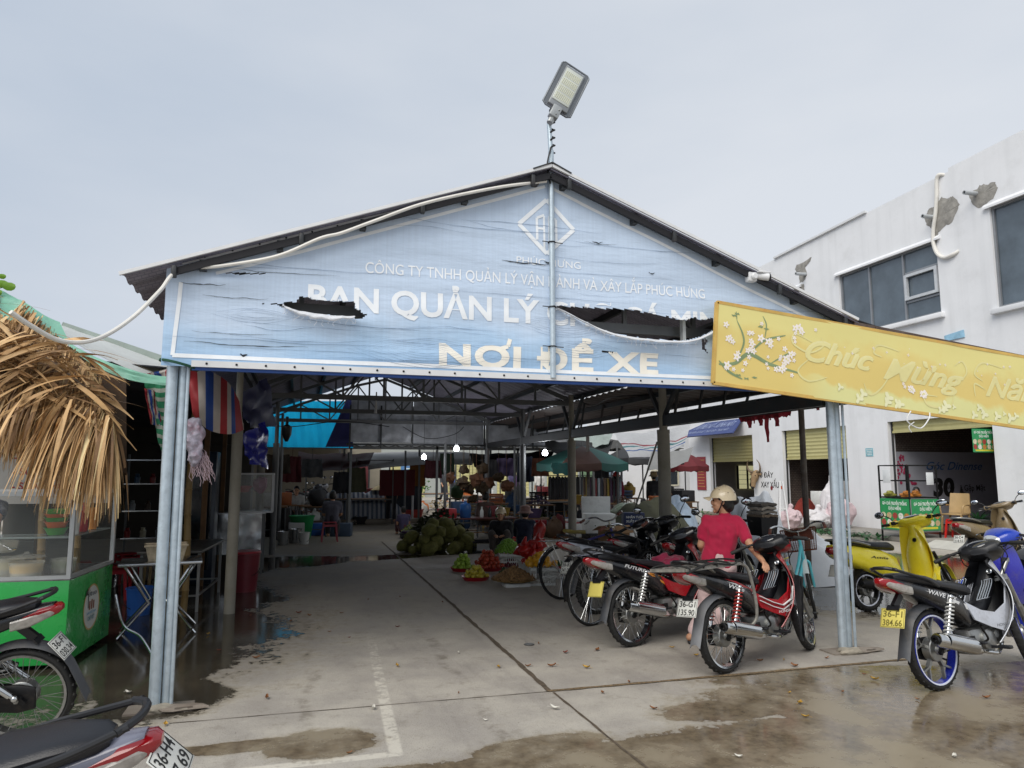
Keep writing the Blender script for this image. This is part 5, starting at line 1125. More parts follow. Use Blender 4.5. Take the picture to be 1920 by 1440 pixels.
WALK=dict(STAND,knl=(.16,.08,.47),anl=(.24,.08,.10),knr=(-.02,-.08,.46),anr=(-.26,-.08,.14),ell=(-.14,.2,1.02),wrl=(-.06,.2,.82),elr=(.08,-.2,1.02),wrr=(.22,-.19,.86))
SIT=dict(head=(.10,0,.98),neck=(.05,0,.85),chest=(.02,0,.70),pelvis=(-.03,0,.42),shl=(.03,.165,.79),shr=(.03,-.165,.79),ell=(.08,.2,.55),elr=(.08,-.2,.55),wrl=(.29,.1,.46),wrr=(.29,-.1,.46),hpl=(0,.085,.38),hpr=(0,-.085,.38),knl=(.36,.11,.40),knr=(.36,-.11,.40),anl=(.36,.1,.08),anr=(.34,-.1,.08))
LOWSIT=dict(SIT); 
for k_ in ('head','neck','chest','pelvis','shl','shr','ell','elr','wrl','wrr','hpl','hpr'): LOWSIT[k_]=(SIT[k_][0],SIT[k_][1],SIT[k_][2]-.2)
LOWSIT.update(knl=(.3,.15,.42),knr=(.3,-.15,.42),anl=(.34,.12,.08),anr=(.32,-.12,.08),wrl=(.33,.09,.38),wrr=(.33,-.09,.38))
# the woman in red: joints placed in the world, back to the camera, head turned left, right hand on the key
wp=G(1318,1206); YW=wp.y
def wj(x,y,dy=0.): q=PY(x,y,YW+dy); return (q.x-wp.x,q.y-wp.y,q.z)
ac_=V((math.cos(R(-20)),math.sin(R(-20)),0)); fw_=V((math.sin(R(20)),math.cos(R(20)),0))
pel=V(wj(1345,1056)); WJ=dict(head=wj(1354,938),neck=wj(1359,965),chest=wj(1353,995),pelvis=tuple(pel),shl=wj(1325,978,.05),shr=wj(1384,980,-.05),ell=wj(1314,1022,.08),wrl=wj(1326,1050,.28),elr=wj(1409,1026,-.26),wrr=wj(1430,1052,-.56),
  hpl=tuple(pel-ac_*.08+V((0,0,-.05))),hpr=tuple(pel+ac_*.08+V((0,0,-.05))),knl=tuple(pel-ac_*.1+fw_*.05+V((-.03,0,-.42))),knr=tuple(pel+ac_*.06+fw_*.04+V((0,0,-.42))),anl=(-.09,.03,.085),anr=(.12,.06,.085),ftl=(-.02,.16,.035),ftr=(.18,.19,.035),gripr=(.3,-.6,.6))
person('person in a crimson short-sleeved shirt, pale trousers and cream helmet reaching for a moped key',(wp.x,wp.y,0),0,WJ,cloth('crimson_jersey','#a80f3a',var=.08),cloth('pale_pink_cotton','#c9aeac'),hat='helmet',hatm=mat('cream_helmet_shell','#d9c7a6',.3,var=.06,coat=.4),hair='bun',sleeve=.62,vox=.0085,yaw=R(150),shoe=blackp,s=1.)
k=MB(); q=V(WJ['wrr'])+wp+V((.06,-.03,-.05)); k.tube(curve([q,q+V((.03,0,-.03)),q+V((.05,0,-.06)),q+V((.04,.01,-.10))]),.004,6); k.ell(q+V((.04,.01,-.115)),(.012,.006,.02)); tag(k.build('key_ring',blackm),'small key ring hanging from the fingers of the person in crimson','key')
# jacket draped on the red moped leg shield, magenta cloth in the next footwell
def drape(name,label,cat,loc,fn,nu,nv,m,rz=0.):
    o=MB().sheet(fn,nu,nv,.004).build(name,m,loc=loc); o.rotation_euler=(0,0,rz); return tag(o,label,cat)
drape('jacket','black rain jacket hanging over the red moped leg shield','jacket',red_m.matrix_basis@V((.84,-.20,.40)),lambda u,v:(.06*(u-.5)+.02*math.sin(u*9+v*3),-.02-.03*math.sin(u*14)*v-.012*nz1(u*5,v*5),-.24+.52*v+.02*math.sin(u*6)),14,18,blackp,hr)
b=MB(); 
for i in range(9): b.ell((.09*math.sin(i*2.1),.07*math.cos(i*1.7),.02*i*.6),(.1,.08,.05),jit=.9,seed=i)
tag(remesh(b,'cloth_bundle',cloth('magenta_cloth','#7d1437'),None,.012),'crumpled magenta cloth stuffed in the footwell of the orange lined moped','cloth').location=fut.matrix_basis@V((.62,0,.64))
# ================================================================ SHARED STALL GOODS
tin=mat('stainless_sheet','#aeb1b3',.22,.9,var=.12,scale=6,bump=.25,bscale=7,dirt='#5a5650',damt=.3); plast_r=mat('red_plastic','#a8202c',.38,var=.1,dirt='#5b2420',damt=.2); plast_b=mat('blue_plastic','#2b5fae',.38,var=.1); plast_g=mat('green_plastic','#1f8a4c',.4,var=.12); plast_w=mat('white_plastic_tub','#cfd1cd',.45,var=.08,dirt='#8f887a',damt=.25); foamw=mat('white_foam','#d8d9d6',.8,var=.05,dirt='#86837b',damt=.3,dscale=7)
def lathething(name,label,cat,loc,prof,m,group=None,n=24):
    return tag(MB().lathe(prof,None,n).build(name,m,loc=loc),label,cat,group)
def bucket(label,loc,m,r=.16,h=.36,lid=None,group=None):
    t=thing('bucket',label,'bucket',loc,0,group); MB().lathe([(r*.82,0),(r*.9,h*.5),(r*.98,h*.94),(r*1.05,h*.95),(r*1.05,h),(r*.99,h),(r*.78,.02),(0,.02)],None,24).build('pail',m,t)
    MB().tube([(r*1.02*math.cos(q),r*1.02*math.sin(q)*.25-r*.95,h*.62-.12*math.sin(q)) for q in [PI*i/12 for i in range(13)]],.004,6).build('handle',wire,t)
    if lid: MB().lathe([(0,h+.012),(r*1.02,h+.012),(r*1.06,h-.01),(r*1.0,h-.005),(0,h)],None,24).build('lid',lid,t)
    return t
def stool(label,loc,m,h=.45,w=.34,rz=0,group=None):
    t=thing('stool',label,'stool',loc,rz,group); MB().box((0,0,h-.012),(w*.84,w*.84,.024),ch=.01).build('seat',m,t)
    for sx_ in (-1,1):
        for sy in (-1,1):
            b=MB(); a=w*.39; c=w*.5; b.loft([[V((sx_*(k-.02),sy*(k-.02),z)),V((sx_*(k+.015),sy*(k-.02),z)),V((sx_*(k+.015),sy*(k+.015),z)),V((sx_*(k-.02),sy*(k+.015),z))] for k,z in ((c,0),(a,h-.02))]); b.build('leg',m,t)
    b=MB(); k=w*.44
    for p_,q_ in (((-k,-k),(k,-k)),((k,-k),(k,k)),((k,k),(-k,k)),((-k,k),(-k,-k))): b.bar((*p_,h*.82),(*q_,h*.82),.012,.05)
    b.build('apron',m,t); return t
def crate(label,loc,m,w=.5,d=.34,h=.24,rz=0.,group=None,name='crate'):
    t=thing(name,label,'crate',loc,rz,group); b=MB(); b.box((0,0,.012),(w*.94,d*.94,.024))
    for z in (h*.06,h*.5,h*.94):
        hh=.035 if z!=h*.5 else .02; k=.96+.04*z/h
        for s in (-1,1): b.box((s*w*k/2,0,z),(.016,d*k,hh)); b.box((0,s*d*k/2,z),(w*k,.016,hh))
    n=int(w/.035)
    for i in range(n+1):
        x=-w/2*.97+w*.97*i/n
        for s in (-1,1): b.box((x,s*d*.485,h/2),(.010,.010,h*.9))
    n=int(d/.035)
    for i in range(n+1):
        y=-d/2*.97+d*.97*i/n
        for s in (-1,1): b.box((s*w*.485,y,h/2),(.010,.010,h*.9))
    b.build('slatted_box',m,t); b=MB(); b.tube([(-w/2,-d/2,h),(w/2,-d/2,h),(w/2,d/2,h),(-w/2,d/2,h)],.013,8,closed=True); b.build('rim',m,t); return t
def table(label,loc,rz=0.,w=1.2,d=.6,h=.74,top=None,leg=None,group=None,fold=False,sag=0):
    t=thing('table',label,'table',loc,rz,group); MB().box((0,0,h),(w,d,.03),ch=.006).build('tabletop',top or tin,t)
    for sx_ in (-1,1):
        if fold:
            b=MB(); b.tube([(sx_*w*.42,-d*.42,h-.015),(sx_*w*.12,-d*.3,h*.45),(sx_*w*.46,-d*.42,.012)],.014,8); b.build('leg',leg or chrome,t); b=MB(); b.tube([(sx_*w*.42,d*.42,h-.015),(sx_*w*.12,d*.3,h*.45),(sx_*w*.46,d*.42,.012)],.014,8); b.build('leg',leg or chrome,t)
        else:
            for sy in (-1,1): MB().bar((sx_*w*.46,sy*d*.44,0),(sx_*w*.46,sy*d*.44,h-.015),.03).build('leg',leg or steel_dk,t)
    b=MB(); 
    if not fold:
        for sy in (-1,1): b.bar((-w*.46,sy*d*.44,.18),(w*.46,sy*d*.44,.18),.02)
        for sx_ in (-1,1): b.bar((sx_*w*.46,-d*.44,.18),(sx_*w*.46,d*.44,.18),.02)
        b.build('stretcher',leg or steel_dk,t)
    return t
def sackm(n,c): return mat(n,c,.75,var=.12,scale=6,bump=.4,bscale=9)
def sack(label,loc,size,m,seed=0,group=None,name='sack',rz=0.):
    b=MB(); rr=random.Random(seed)
    b.ell((0,0,size[2]*.45),(size[0]/2,size[1]/2,size[2]*.47),jit=.35,seed=seed)
    for k in range(6): b.ell((rr.uniform(-.3,.3)*size[0],rr.uniform(-.3,.3)*size[1],size[2]*rr.uniform(.3,.75)),(size[0]*.25,size[1]*.25,size[2]*.25),jit=.5,seed=seed+k)
    b.chain([(0,0,size[2]*.8),(.02,0,size[2]*1.0),(.05,.0,size[2]*1.08)],[size[0]*.16,size[0]*.07,size[0]*.11])
    for i,p in enumerate(b.v): b.v[i]=V((p.x,p.y,max(p.z,.004)))
    o=remesh(b,name,m,None,.018,2); o.location=loc; o.rotation_euler=(0,0,rz); return tag(o,label,'sack',group)
def glasscase(label,loc,rz,w,d,h,z0=0.,frame=None,shelf=.5,name='display_case',cat='display case'):
    t=thing(name,label,cat,loc,rz); fr_=frame or white_p; b=MB(); W,D=w/2,d/2
    for x in (-W,W):
        for y in (-D,D): b.bar((x,y,z0),(x,y,z0+h),.028)
    for z in (z0,z0+h):
        for y in (-D,D): b.bar((-W,y,z),(W,y,z),.026)
        for x in (-W,W): b.bar((x,-D,z),(x,D,z),.026)
    b.build('frame',fr_,t)
    for nm,c,dd in (('pane',(0,-D,z0+h/2),(w-.03,.004,h-.03)),('pane',(W,0,z0+h/2),(.004,d-.03,h-.03)),('pane',(-W,0,z0+h/2),(.004,d-.03,h-.03))): MB().box(c,dd).build(nm,glass,t)
    MB().box((0,0,z0+h*shelf),(w-.03,d-.03,.008)).build('shelf',glass,t); MB().box((0,0,z0+.005),(w-.03,d-.03,.012)).build('base',tin,t); return t
# ================================================================ LEFT: GREEN FOOD CART
cg=mat('green_cart_panel','#2fa84e',.28,var=.05,coat=.25,dirt='#2d5a30',damt=.2)
CR=R(-4); CO=V((-1.80,6.86,0)); CX=lambda x,y,z=0:CO+RZ(CR)@V((x,y,z))     # x left of the near corner is negative, y back
cart=thing('food_cart','bright green street food cart with a glass display and round white sticker','food cart',CO,CR)
MB().box((-1.0,.55,.375),(2.0,1.1,.67),ch=.006).build('counter_body',cg,cart)
b=MB(); b.box((-1.0,.55,.716),(2.0,1.1,.014)); b.build('worktop',tin,cart)
for x in (-.12,-1.8):
    for y in (.12,.98):
        b=MB(); b.lathe([(.045,-.015),(.05,0),(.045,.015)],T(x,y,.05)@RX(PI/2),14); b.build('caster',rubber,cart)
b=MB()
for x,y in ((0,0),(0,1.08),(-1.02,0),(-1.98,0),(-1.98,1.08)): b.bar((x-.012,y+.012,.72),(x-.012,y+.012,1.42),.034)
for y in (.012,1.09): b.bar((-2,y,1.42),(0,y,1.42),.034); 
b.bar((-.012,0,1.42),(-.012,1.1,1.42),.034); b.bar((-2,.012,.735),(0,.012,.735),.03); b.bar((-.012,0,.735),(-.012,1.1,.735),.03); b.bar((-.55,.012,.735),(-.55,.012,1.42),.0)if 0 else None
b.build('glazing_frame',mat('white_aluminium','#b9bcbc',.4,.5,var=.06),cart)
gl=mat('grimy_glass','#cfd6d4',.05,var=0,alpha=.07)
MB().box((-.52,.01,1.08),(.96,.004,.66)).build('pane',gl,cart); MB().box((-1.5,.01,1.08),(.92,.004,.66)).build('pane',gl,cart); MB().box((-.008,.55,1.08),(.004,1.02,.66)).build('pane',gl,cart)
b=MB(); b.box((-.52,.2,1.06),(.98,.36,.008)); b.bar((-1,.02,1.06),(-.02,.02,1.06),.016); b.build('glass_shelf',mat('shelf_glass','#a9b5b2',.08,alpha=.5,var=0),cart)
# round sticker on the right flank, palm tree ring, lettering
sk_=MB(); sk_.lathe([(.0,0),(.2,0)],T(.003,.56,.40)@RY(PI/2),40); st_=sk_.build('sticker',mat('sticker_white','#dfe2dc',.4,var=.04),cart)
b=MB(); b.lathe([(.185,.001),(.2,.001),(.2,.002),(.185,.002)],T(.003,.56,.40)@RY(PI/2),40,closed=True); b.build('ring',mat('sticker_gold','#c9a55a',.4),st_)
def sideX(b,body,y,z,w,h,m=None):
    vs,fs=text_mesh(body,1.,.02,0,1,0,'CENTER',1.0,0); a=min(p.x for p in vs);c=max(p.x for p in vs); b.add([V((.0062,y+(p.x-(a+c)/2)*w/(c-a),z+p.y/.729*h)) for p in vs],fs)
b=MB(); sideX(b,'CHÈ VIỆT',.56,.29,.17,.035); b.build('lettering',mat('teal_ink','#1f7a86',.5),st_,0)
b=MB(); sideX(b,'CHÈ SẠCH',.57,.50,.2,.03); b.build('lettering',mat('navy_ink','#22304a',.5),st_,0)
b=MB(); sideX(b,'Luôn tươi ngon',.56,.345,.23,.024); b.build('lettering',mat('skyblue_ink','#4aa0c8',.5),st_,0)
b=MB()
for k,(y,h) in enumerate(((.51,.075),(.56,.085),(.61,.07))): b.box((.005,y,.40+h/2-.02),(.002,.026,h)); 
b.build('cup_print',mat('brown_ink','#8a4a2a',.5),st_)
b=MB(); 
for k in range(7): a=-.4+k*.55; b.add([V((.0058,.46,.52)),V((.0058,.46+.07*math.cos(a),.52+.06*math.sin(a)+.01)),V((.0058,.46+.075*math.cos(a+.25),.52+.05*math.sin(a+.25)-.01))],[(0,1,2)])
b.bar((.0058,.46,.52),(.0058,.475,.40),.012,.002); b.build('palm_print',mat('dark_green_ink','#2c3a2a',.5),st_,0)
# goods in the cart
def pot(label,x,y,z,r,h,m,fill,cat='pot',group=None):
    t=thing('plastic_tub',label,cat,CX(x,y,z),0,group); MB().lathe([(r*.9,0),(r,h*.9),(r*1.06,h),(r*1.02,h),(r*.96,h*.9),(r*.88,.01),(0,.01)],None,26).build('tub',m,t); MB().lathe([(r*.93,h*.35),(r*.955,h*.78),(0,h*.8)],None,22).build('filling',fill,t); return t
clearp=mat('clear_tub','#d6d3c4',.15,var=.05,alpha=.45); yelf=mat('yellow_pudding','#d9ae33',.45,var=.1); crm=mat('cream_pudding','#cfc38c',.5,var=.1)
pot('clear tub of yellow pudding nearest the cart glass',-.38,.14,.725,.125,.13,clearp,yelf); pot('clear tub of pale pudding behind the yellow one',-.60,.34,.725,.12,.15,clearp,crm); pot('clear tub of green jelly at the cart corner',-.2,.42,.725,.1,.12,clearp,mat('green_jelly','#5c7a35',.4))
lathething('pot_lid','round clear lid leaning across the pudding tubs','lid',CX(-.45,.30,.88),[(0,.04),(.02,.04),(.022,.025),(.1,.012),(.15,.0),(.148,-.006),(.09,.005),(0,.012)],clearp)
o=MB().lathe([(.10,0),(.12,.02),(.13,.09),(.12,.09),(.1,.02),(0,.02)],None,26).build('bowl',clearp,loc=CX(-.62,.22,.93)); tag(o,'clear bowl of yellow sweet soup held over the cart','bowl')
for k,(c,h) in enumerate((('#3f9a34',.09),('#d8651f',.05),('#3f9a34',.03),('#d8651f',.07),('#58a83a',.04))):
    z=1.068+sum((.05,.035,.03,.04,.03)[:k]); lathething('bowl',('green bowl at the bottom of the bowl stack on the cart shelf','orange bowl second from the bottom of the bowl stack','green bowl in the middle of the bowl stack','orange bowl second from the top of the bowl stack','green bowl on top of the bowl stack in the cart')[k],'bowl',CX(-.2,.2,z),[(.06,0),(.085,.05),(.10,.062),(.095,.062),(.055,.01),(0,.01)],mat('bowl_'+c[1:],c,.35,var=.04),'stacked plastic bowls in the food cart')
lathething('cup_stack','stack of white paper cups on the cart shelf','cups',CX(-.06,.2,1.068),[(.035,0),(.045,.2),(.05,.2),(.05,.26),(0,.26)],plast_w)
lathething('sauce_bottle','red plastic bottle standing inside the cart side window','bottle',CX(-.1,.52,1.068),[(.035,0),(.04,.02),(.04,.17),(.03,.2),(.014,.22),(.012,.26),(0,.26)],plast_r); MB
lathething('drink_glass','tall glass of orange and yellow drink in the cart window','glass',CX(-.1,.78,1.068),[(.03,0),(.035,.14),(.045,.2),(.043,.2),(.0,.15)],mat('orange_drink','#c9802f',.3,var=.2))
MB().box((-.1,.62,1.06),(.16,.8,.008)).build('glass_shelf',_mats['shelf_glass'],cart)
b=MB(); b.tube([CX(-.74,.20,1.06),CX(-.5,.10,.97)],.008,8); b.ell(CX(-.48,.095,.965),(.035,.028,.012)); tag(b.build('serving_spoon',chrome),'steel serving spoon in the vendor hand over the tubs','spoon')
VJ=dict(STAND); hw_=CX(-.78,.22,1.065)
vl=CX(-1.25,1.32,0); VJ=dict(head=(.16,0,1.45),neck=(.1,0,1.32),chest=(.05,0,1.17),pelvis=(0,0,.90),shl=(.06,.17,1.27),shr=(.06,-.17,1.27),ell=(.28,.24,1.06),elr=(.2,-.24,1.05),hpl=(0,.08,.85),hpr=(0,-.08,.85),knl=(.03,.09,.46),knr=(0,-.09,.46),anl=(0,.09,.08),anr=(0,-.09,.08))
vr=R(-90)+CR; inv=RZ(-vr)
VJ['wrl']=tuple(inv@(CX(-.80,.26,1.08)-vl)); VJ['wrr']=tuple(inv@(CX(-1.2,.5,1.02)-vl)); e_=inv@(CX(-.9,.75,1.12)-vl); VJ['ell']=tuple(e_)
person('vendor in a dark navy shirt serving from behind the green cart',vl,vr,VJ,cloth('navy_shirt','#1f2740'),cloth('dark_trousers','#22222a'),group='people working in the market',hair='short')
# menu board behind
o=thing('menu_board','white menu board with red lettering hanging behind the green cart','sign',(-2.9,8.7,1.2)); MB().box((0,0,.38),(1.9,.02,.62)).build('board',mat('menu_vinyl','#b5b3ae',.5,var=.06),o)
b=MB()
for r_,row in enumerate((('SỮA CHUA DẺO','SỮA CHUA MÍT'),('SINH TỐ CHANH','SỮA CHUA TÂM'),('NƯỚC CHANH','SỮA CHUA DÂU'))):
    for c_,s in enumerate(row):
        vs,fs=text_mesh('- '+s,1.,.02,0,1,0,'LEFT',1.,0); W=max(p.x for p in vs); b.add([V((-.9+.92*c_+p.x*.8/W,-.013,.52-.15*r_+p.y/.729*.075)) for p in vs],fs)
b.build('lettering',mat('menu_red','#9c2a2c',.6),o,0)
# bamboo posts of the thatched stall
bam=mat('bamboo','#8a7246',.55,var=.25,scale=4,dirt='#4d3d22',damt=.4)
def bamboo(x,y,h,lab):
    b=MB(); pts=[];rs=[]
    for i in range(int(h/.28)+1):
        z=i*.28; pts+=[(x+.012*math.sin(i),y,z-.012),(x+.012*math.sin(i),y,z),(x+.012*math.sin(i),y,z+.012)]; rs+=[.036,.042,.036]
    b.tube(pts,rs,12); tag(b.build('bamboo_post',bam),lab,'post','bamboo posts of the thatched stall')
for x,y,h,l in ((-2.42,8.2,2.7,'bamboo post standing in front of the white menu board'),(-2.15,8.35,2.7,'slim bamboo post just right of the menu board'),(-1.38,8.75,2.6,'bamboo post behind the wicker basket table'),(-1.2,8.95,2.6,'dark bamboo post behind the table, nearest the shelter'),(-1.98,6.75,2.5,'bamboo post rising from the front corner of the cart'),(-3.6,6.9,2.7,'bamboo post at the left end of the cart')): 
    if 'front corner' in l: continue
    bamboo(x,y,h,l)
# ---------------------------------------------------------------- thatched awning: split palm leaves hung in rows
def straw():
    m=mat('dry_palm_leaf','#b08a52',.65,var=.2,scale=22,bump=.3,bscale=70); t=m.node_tree;N=t.nodes;L=t.links; a=N.new('ShaderNodeAttribute'); a.attribute_name='tint'
    rp=N.new('ShaderNodeValToRGB'); el=rp.color_ramp.elements; el[0].color=(*srgb('#5c4a38'),1); el[1].position=1; el[1].color=(*srgb('#e6d9b8'),1)
    for p,c in ((.25,'#8c7355'),(.5,'#b89c70'),(.75,'#d0b88e')): q=el.new(p); q.color=(*srgb(c),1)
    L.new(a.outputs['Fac'],rp.inputs[0]); src=[l.from_socket for l in L if l.to_socket==N['Principled BSDF'].inputs['Base Color']][0]
    mi=N.new('ShaderNodeMix'); mi.data_type='RGBA'; mi.blend_type='OVERLAY'; mi.inputs[0].default_value=.35; L.new(rp.outputs[0],mi.inputs[6]); L.new(src,mi.inputs[7]); L.new(mi.outputs[2],N['Principled BSDF'].inputs['Base Color']); return m
strawm=straw(); th=thing('thatched_awning','shaggy straw brown palm leaf awning over the green food cart','awning',(-2.3,6.2,1.4)); thi=V((2.3,-6.2,-1.4))
rt=random.Random(21)
def leafstrip(b,p,d,L,w,droop,tw,tint):
    n=7; vs=[]; q=p.copy(); dd=d.normalized()
    for i in range(n+1):
        t=i/n; s=V((1,.25,0)).cross(dd); side=V((math.cos(tw+t*1.2),math.sin(tw+t*1.2),.15)); side=(side-dd*side.dot(dd)).normalized(); ww=w*(.55+.45*math.sin(PI*min(1,t*1.1+.12)))*(1-t**4*.65)
        vs+=[q+side*ww+thi,q-side*ww+thi,]; b.tint+=[max(0,min(1,tint+.12*(t-.5)))]*2; q=q+dd*L/n; dd=(dd+V((0,0,-droop/n))).normalized()
    b.add(vs,[(2*i,2*i+1,2*i+3,2*i+2) for i in range(n)])
def A_(x,y,Y): return PY(x,y,Y)
# rows: (pixel start, pixel end, depth start, depth end, count, length, spread)
fr_b=MB()
rows=[((-190,430),(0,565),7.3,6.9,220,(.3,.6)),((-190,510),(110,640),6.9,6.6,300,(.35,.65)),((-200,590),(170,700),6.6,6.35,380,(.4,.75)),((-160,690),(185,760),6.3,6.1,560,(.3,.56)),((-110,730),(196,790),6.2,6.05,420,(.26,.46)),((40,570),(190,715),6.75,6.5,160,(.25,.5)),((118,745),(212,792),6.08,6.0,330,(.48,.8)),((-190,700),(40,765),6.4,6.3,240,(.3,.5)),((178,760),(206,785),6.4,6.5,60,(.3,.7))]
for (a,c,Y0,Y1,n,LL) in rows:
    for i in range(int(n*2.1)):
        t=rt.random(); p=A_(a[0]+(c[0]-a[0])*t,a[1]+(c[1]-a[1])*t+rt.gauss(0,7),Y0+(Y1-Y0)*t+rt.gauss(0,.07))
        fan=-.5+.55*t+rt.gauss(0,.2); d=V((fan*.7,-.32+rt.gauss(0,.2),-.7)); leafstrip(fr_b,p,d,rt.uniform(*LL),rt.choice((.004,.005,.006,.008,.011,.017))*rt.uniform(.8,1.2),rt.uniform(.8,2.2),rt.uniform(0,3),min(1,max(0,rt.gauss(.52,.22))))
for i in range(260):   # cross-lying loose blades
    t=rt.random(); p=A_(-160+325*t,560+150*t+rt.uniform(-50,70),6.35-.25*t+rt.gauss(0,.05)-.1); d=V((rt.choice((-1,1))*rt.uniform(.5,1),-.2,rt.uniform(-.5,.15))); leafstrip(fr_b,p,d,rt.uniform(.25,.6),rt.uniform(.008,.02),rt.uniform(.3,.9),rt.uniform(0,3),rt.uniform(.25,.8))
fr_b.build('palm_leaves',strawm,th,0)
b=MB(); b.sheet(lambda u,v:A_(-180+410*u,500+235*u*.86+190*v,7.0-.75*v-.3*u)+thi+V((0,.12,0)),10,6,.02); b.build('under_layer',mat('dark_old_thatch','#3a2817',.9,var=.4,scale=20,bump=.5),th)
for (x0,y0,Y0,x1,y1,Y1) in ((45,640,6.28,212,768,6.0),(-40,610,6.5,75,632,6.45),(90,690,6.15,20,760,6.1)):
    MB().bar(A_(x0,y0,Y0)+thi,A_(x1,y1,Y1)+thi,.035,.015).build('batten',wood,th)
for x,y in ((-3.75,7.0),(-1.75,6.75)): MB().bar(V((x,y,1.44))+thi,V((x,y,2.55))+thi,.03).build('prop',bam,th)
# ---------------------------------------------------------------- sheets and tarps on the left
wt=mat('white_tarp','#dde0de',.5,var=.05,translucent=.35,dirt='#aab0a8',damt=.2); gt=mat('mint_plastic_sheet','#9fd8c4',.3,var=.12,translucent=.45)
def pxsheet(name,label,cat,corn,nu,nv,m,wob=.03,sag=0.,th_=.003,us=1.,vs=1.,wf=3.):
    """a cloth hung between four pixel corners, each at its own depth (tl,tr,br,bl)"""
    P=[PY(x,y,Y) for x,y,Y in corn]
    def f(u,v):
        p=(P[0]*(1-u)+P[1]*u)*(1-v)+(P[3]*(1-u)+P[2]*u)*v
        n_=(P[1]-P[0]).cross(P[3]-P[0]).normalized(); w_=wob*(nz1(u*wf,v*wf,P[0].x)+.4*nz1(u*wf*3,v*wf*2.5,P[0].y)); return p+n_*w_+V((0,0,-sag*4*u*(1-u)))
    o=MB().sheet(f,nu,nv,th_,us=us,vs_=vs).build(name,m); return tag(o,label,cat)
pxsheet('roof_sheet','long white sheet roof behind the thatched awning','roof',[(118,612,8.6),(332,686,8.2),(262,706,7.4),(60,600,7.2)],14,10,wt,.015)
MB0=MB(); MB0.bar(PY(118,611,8.6),PY(325,681,8.2),.05,.08); tag(MB0.build('roof_gutter',mat('grey_green_trim','#8e9a94',.5)),'grey green edge strip on the white sheet roof','gutter')
pxsheet('plastic_sheet','mint green plastic sheet draped over the back of the thatch','sheet',[(2,546,7.0),(112,604,6.75),(128,642,6.6),(-10,590,6.7)],14,5,gt,.03)
pxsheet('plastic_sheet','mint and white plastic strip sagging from thatch to the left pole','sheet',[(118,636,6.6),(322,706,5.9),(318,722,5.9),(150,668,6.4)],20,5,gt,.02,sag=.06)
rwb=stripes('red_white_blue_tarp',['#b13a41','#c9c2bd','#2f53a3'],[(0,0),(.22,1),(.36,2),(.52,1),(.66,0),(.80,1),(.9,2)],axis=0,translucent=.3)
tp_=curve([(350,692,0),(390,695,0),(428,718,0),(449,754,0)],8); bt_=curve([(362,778,0),(390,805,0),(428,814,0),(457,806,0)],8)
def umb_(u,v):
    k=min(23.999,u*24); i=int(k); f=k-i; a=tp_[i].lerp(tp_[i+1],f); c=bt_[i].lerp(bt_[i+1],f); q=a.lerp(c,v); return PY(q.x,q.y,6.9+.8*u-.34*math.sin(PI*u)**.8*math.sin(PI*v*.85)+.012*nz1(u*9,v*5))
tag(MB().sheet(umb_,48,20,.003,us=1.25).build('striped_tarp',rwb),'red white and blue striped tarp bulging beside the left pole','tarp')
pxsheet('striped_tarp','red and blue striped tarp scrap between thatch and left pole','tarp',[(268,702,6.4),(326,690,6.1),(326,716,6.1),(275,716,6.4)],10,6,rwb,.03,us=.9)
grs=stripes('green_white_tarp',['#3f9a72','#c5cbc2'],[(0,0),(.35,1),(.55,0),(.8,1)],axis=1,translucent=.3)
pxsheet('striped_tarp','green and white striped tarp hanging behind the left pole','tarp',[(272,716,6.4),(332,712,6.2),(322,880,6.3),(308,850,6.5)],14,18,grs,.06,us=1,vs=4.)
pxsheet('striped_tarp','frayed red and blue tarp end beside the green striped tarp','tarp',[(270,728,6.35),(298,735,6.4),(305,800,6.45),(282,795,6.4)],10,12,rwb,.05,us=1.2)
b=MB(); 
for i in range(5): b.ell(PY(364+4*math.sin(i*2),800+14*i,6.3)+V((.02*math.sin(i*3),0,0)),(.075-.005*i,.07,.07),jit=.7,seed=i)
kt=remesh(b,'tarp_knot',mat('knotted_tarp','#b9b4c4',.6,var=.5,scale=16,dirt='#a03344',damt=.5,dscale=9),None,.012); tag(kt,'knotted bundle of red and blue tarp tied to the left pole','tarp')
b=MB(); rf=random.Random(4)
for i in range(40):
    p=PY(352+rf.uniform(0,36),840+rf.uniform(0,18),6.3); q=[p]
    for k in range(5): q.append(q[-1]+V((rf.uniform(-.012,.03),rf.uniform(-.01,.01),-rf.uniform(.02,.055))))
    b.tube(q,.0018,4)
tag(b.build('frayed_threads',mat('pink_white_thread','#c0aab2',.8,var=.2)),'frayed pale threads trailing from the knotted tarp','threads')
b=MB(); c=V((-.86,5.55,2.36)); b.tube([c+V((.13*math.cos(q),.13*math.sin(q),.03*math.cos(q)*-1+.004*k)) for k in range(3) for q in [2*PI*i/12 for i in range(12)]],.006,6); tag(b.build('green_rope',mat('dark_green_rope','#1d4a38',.8)),'dark green rope wound round the left pole top','rope')
pxsheet('dark_tarp','dark blue tarp slung from the second post to the shelter eave','tarp',[(440,745,9.5),(500,708,11.5),(520,800,12.5),(470,800,9.8)],14,10,mat('navy_tarp','#23265e',.5,var=.15,translucent=.15),.08)
pxsheet('dark_tarp','shiny blue plastic tarp hanging low between the left posts','tarp',[(452,815,9.6),(498,790,10.4),(505,880,10.4),(470,868,9.8)],12,10,mat('royal_blue_tarp','#2a2f9c',.25,var=.15),.08)
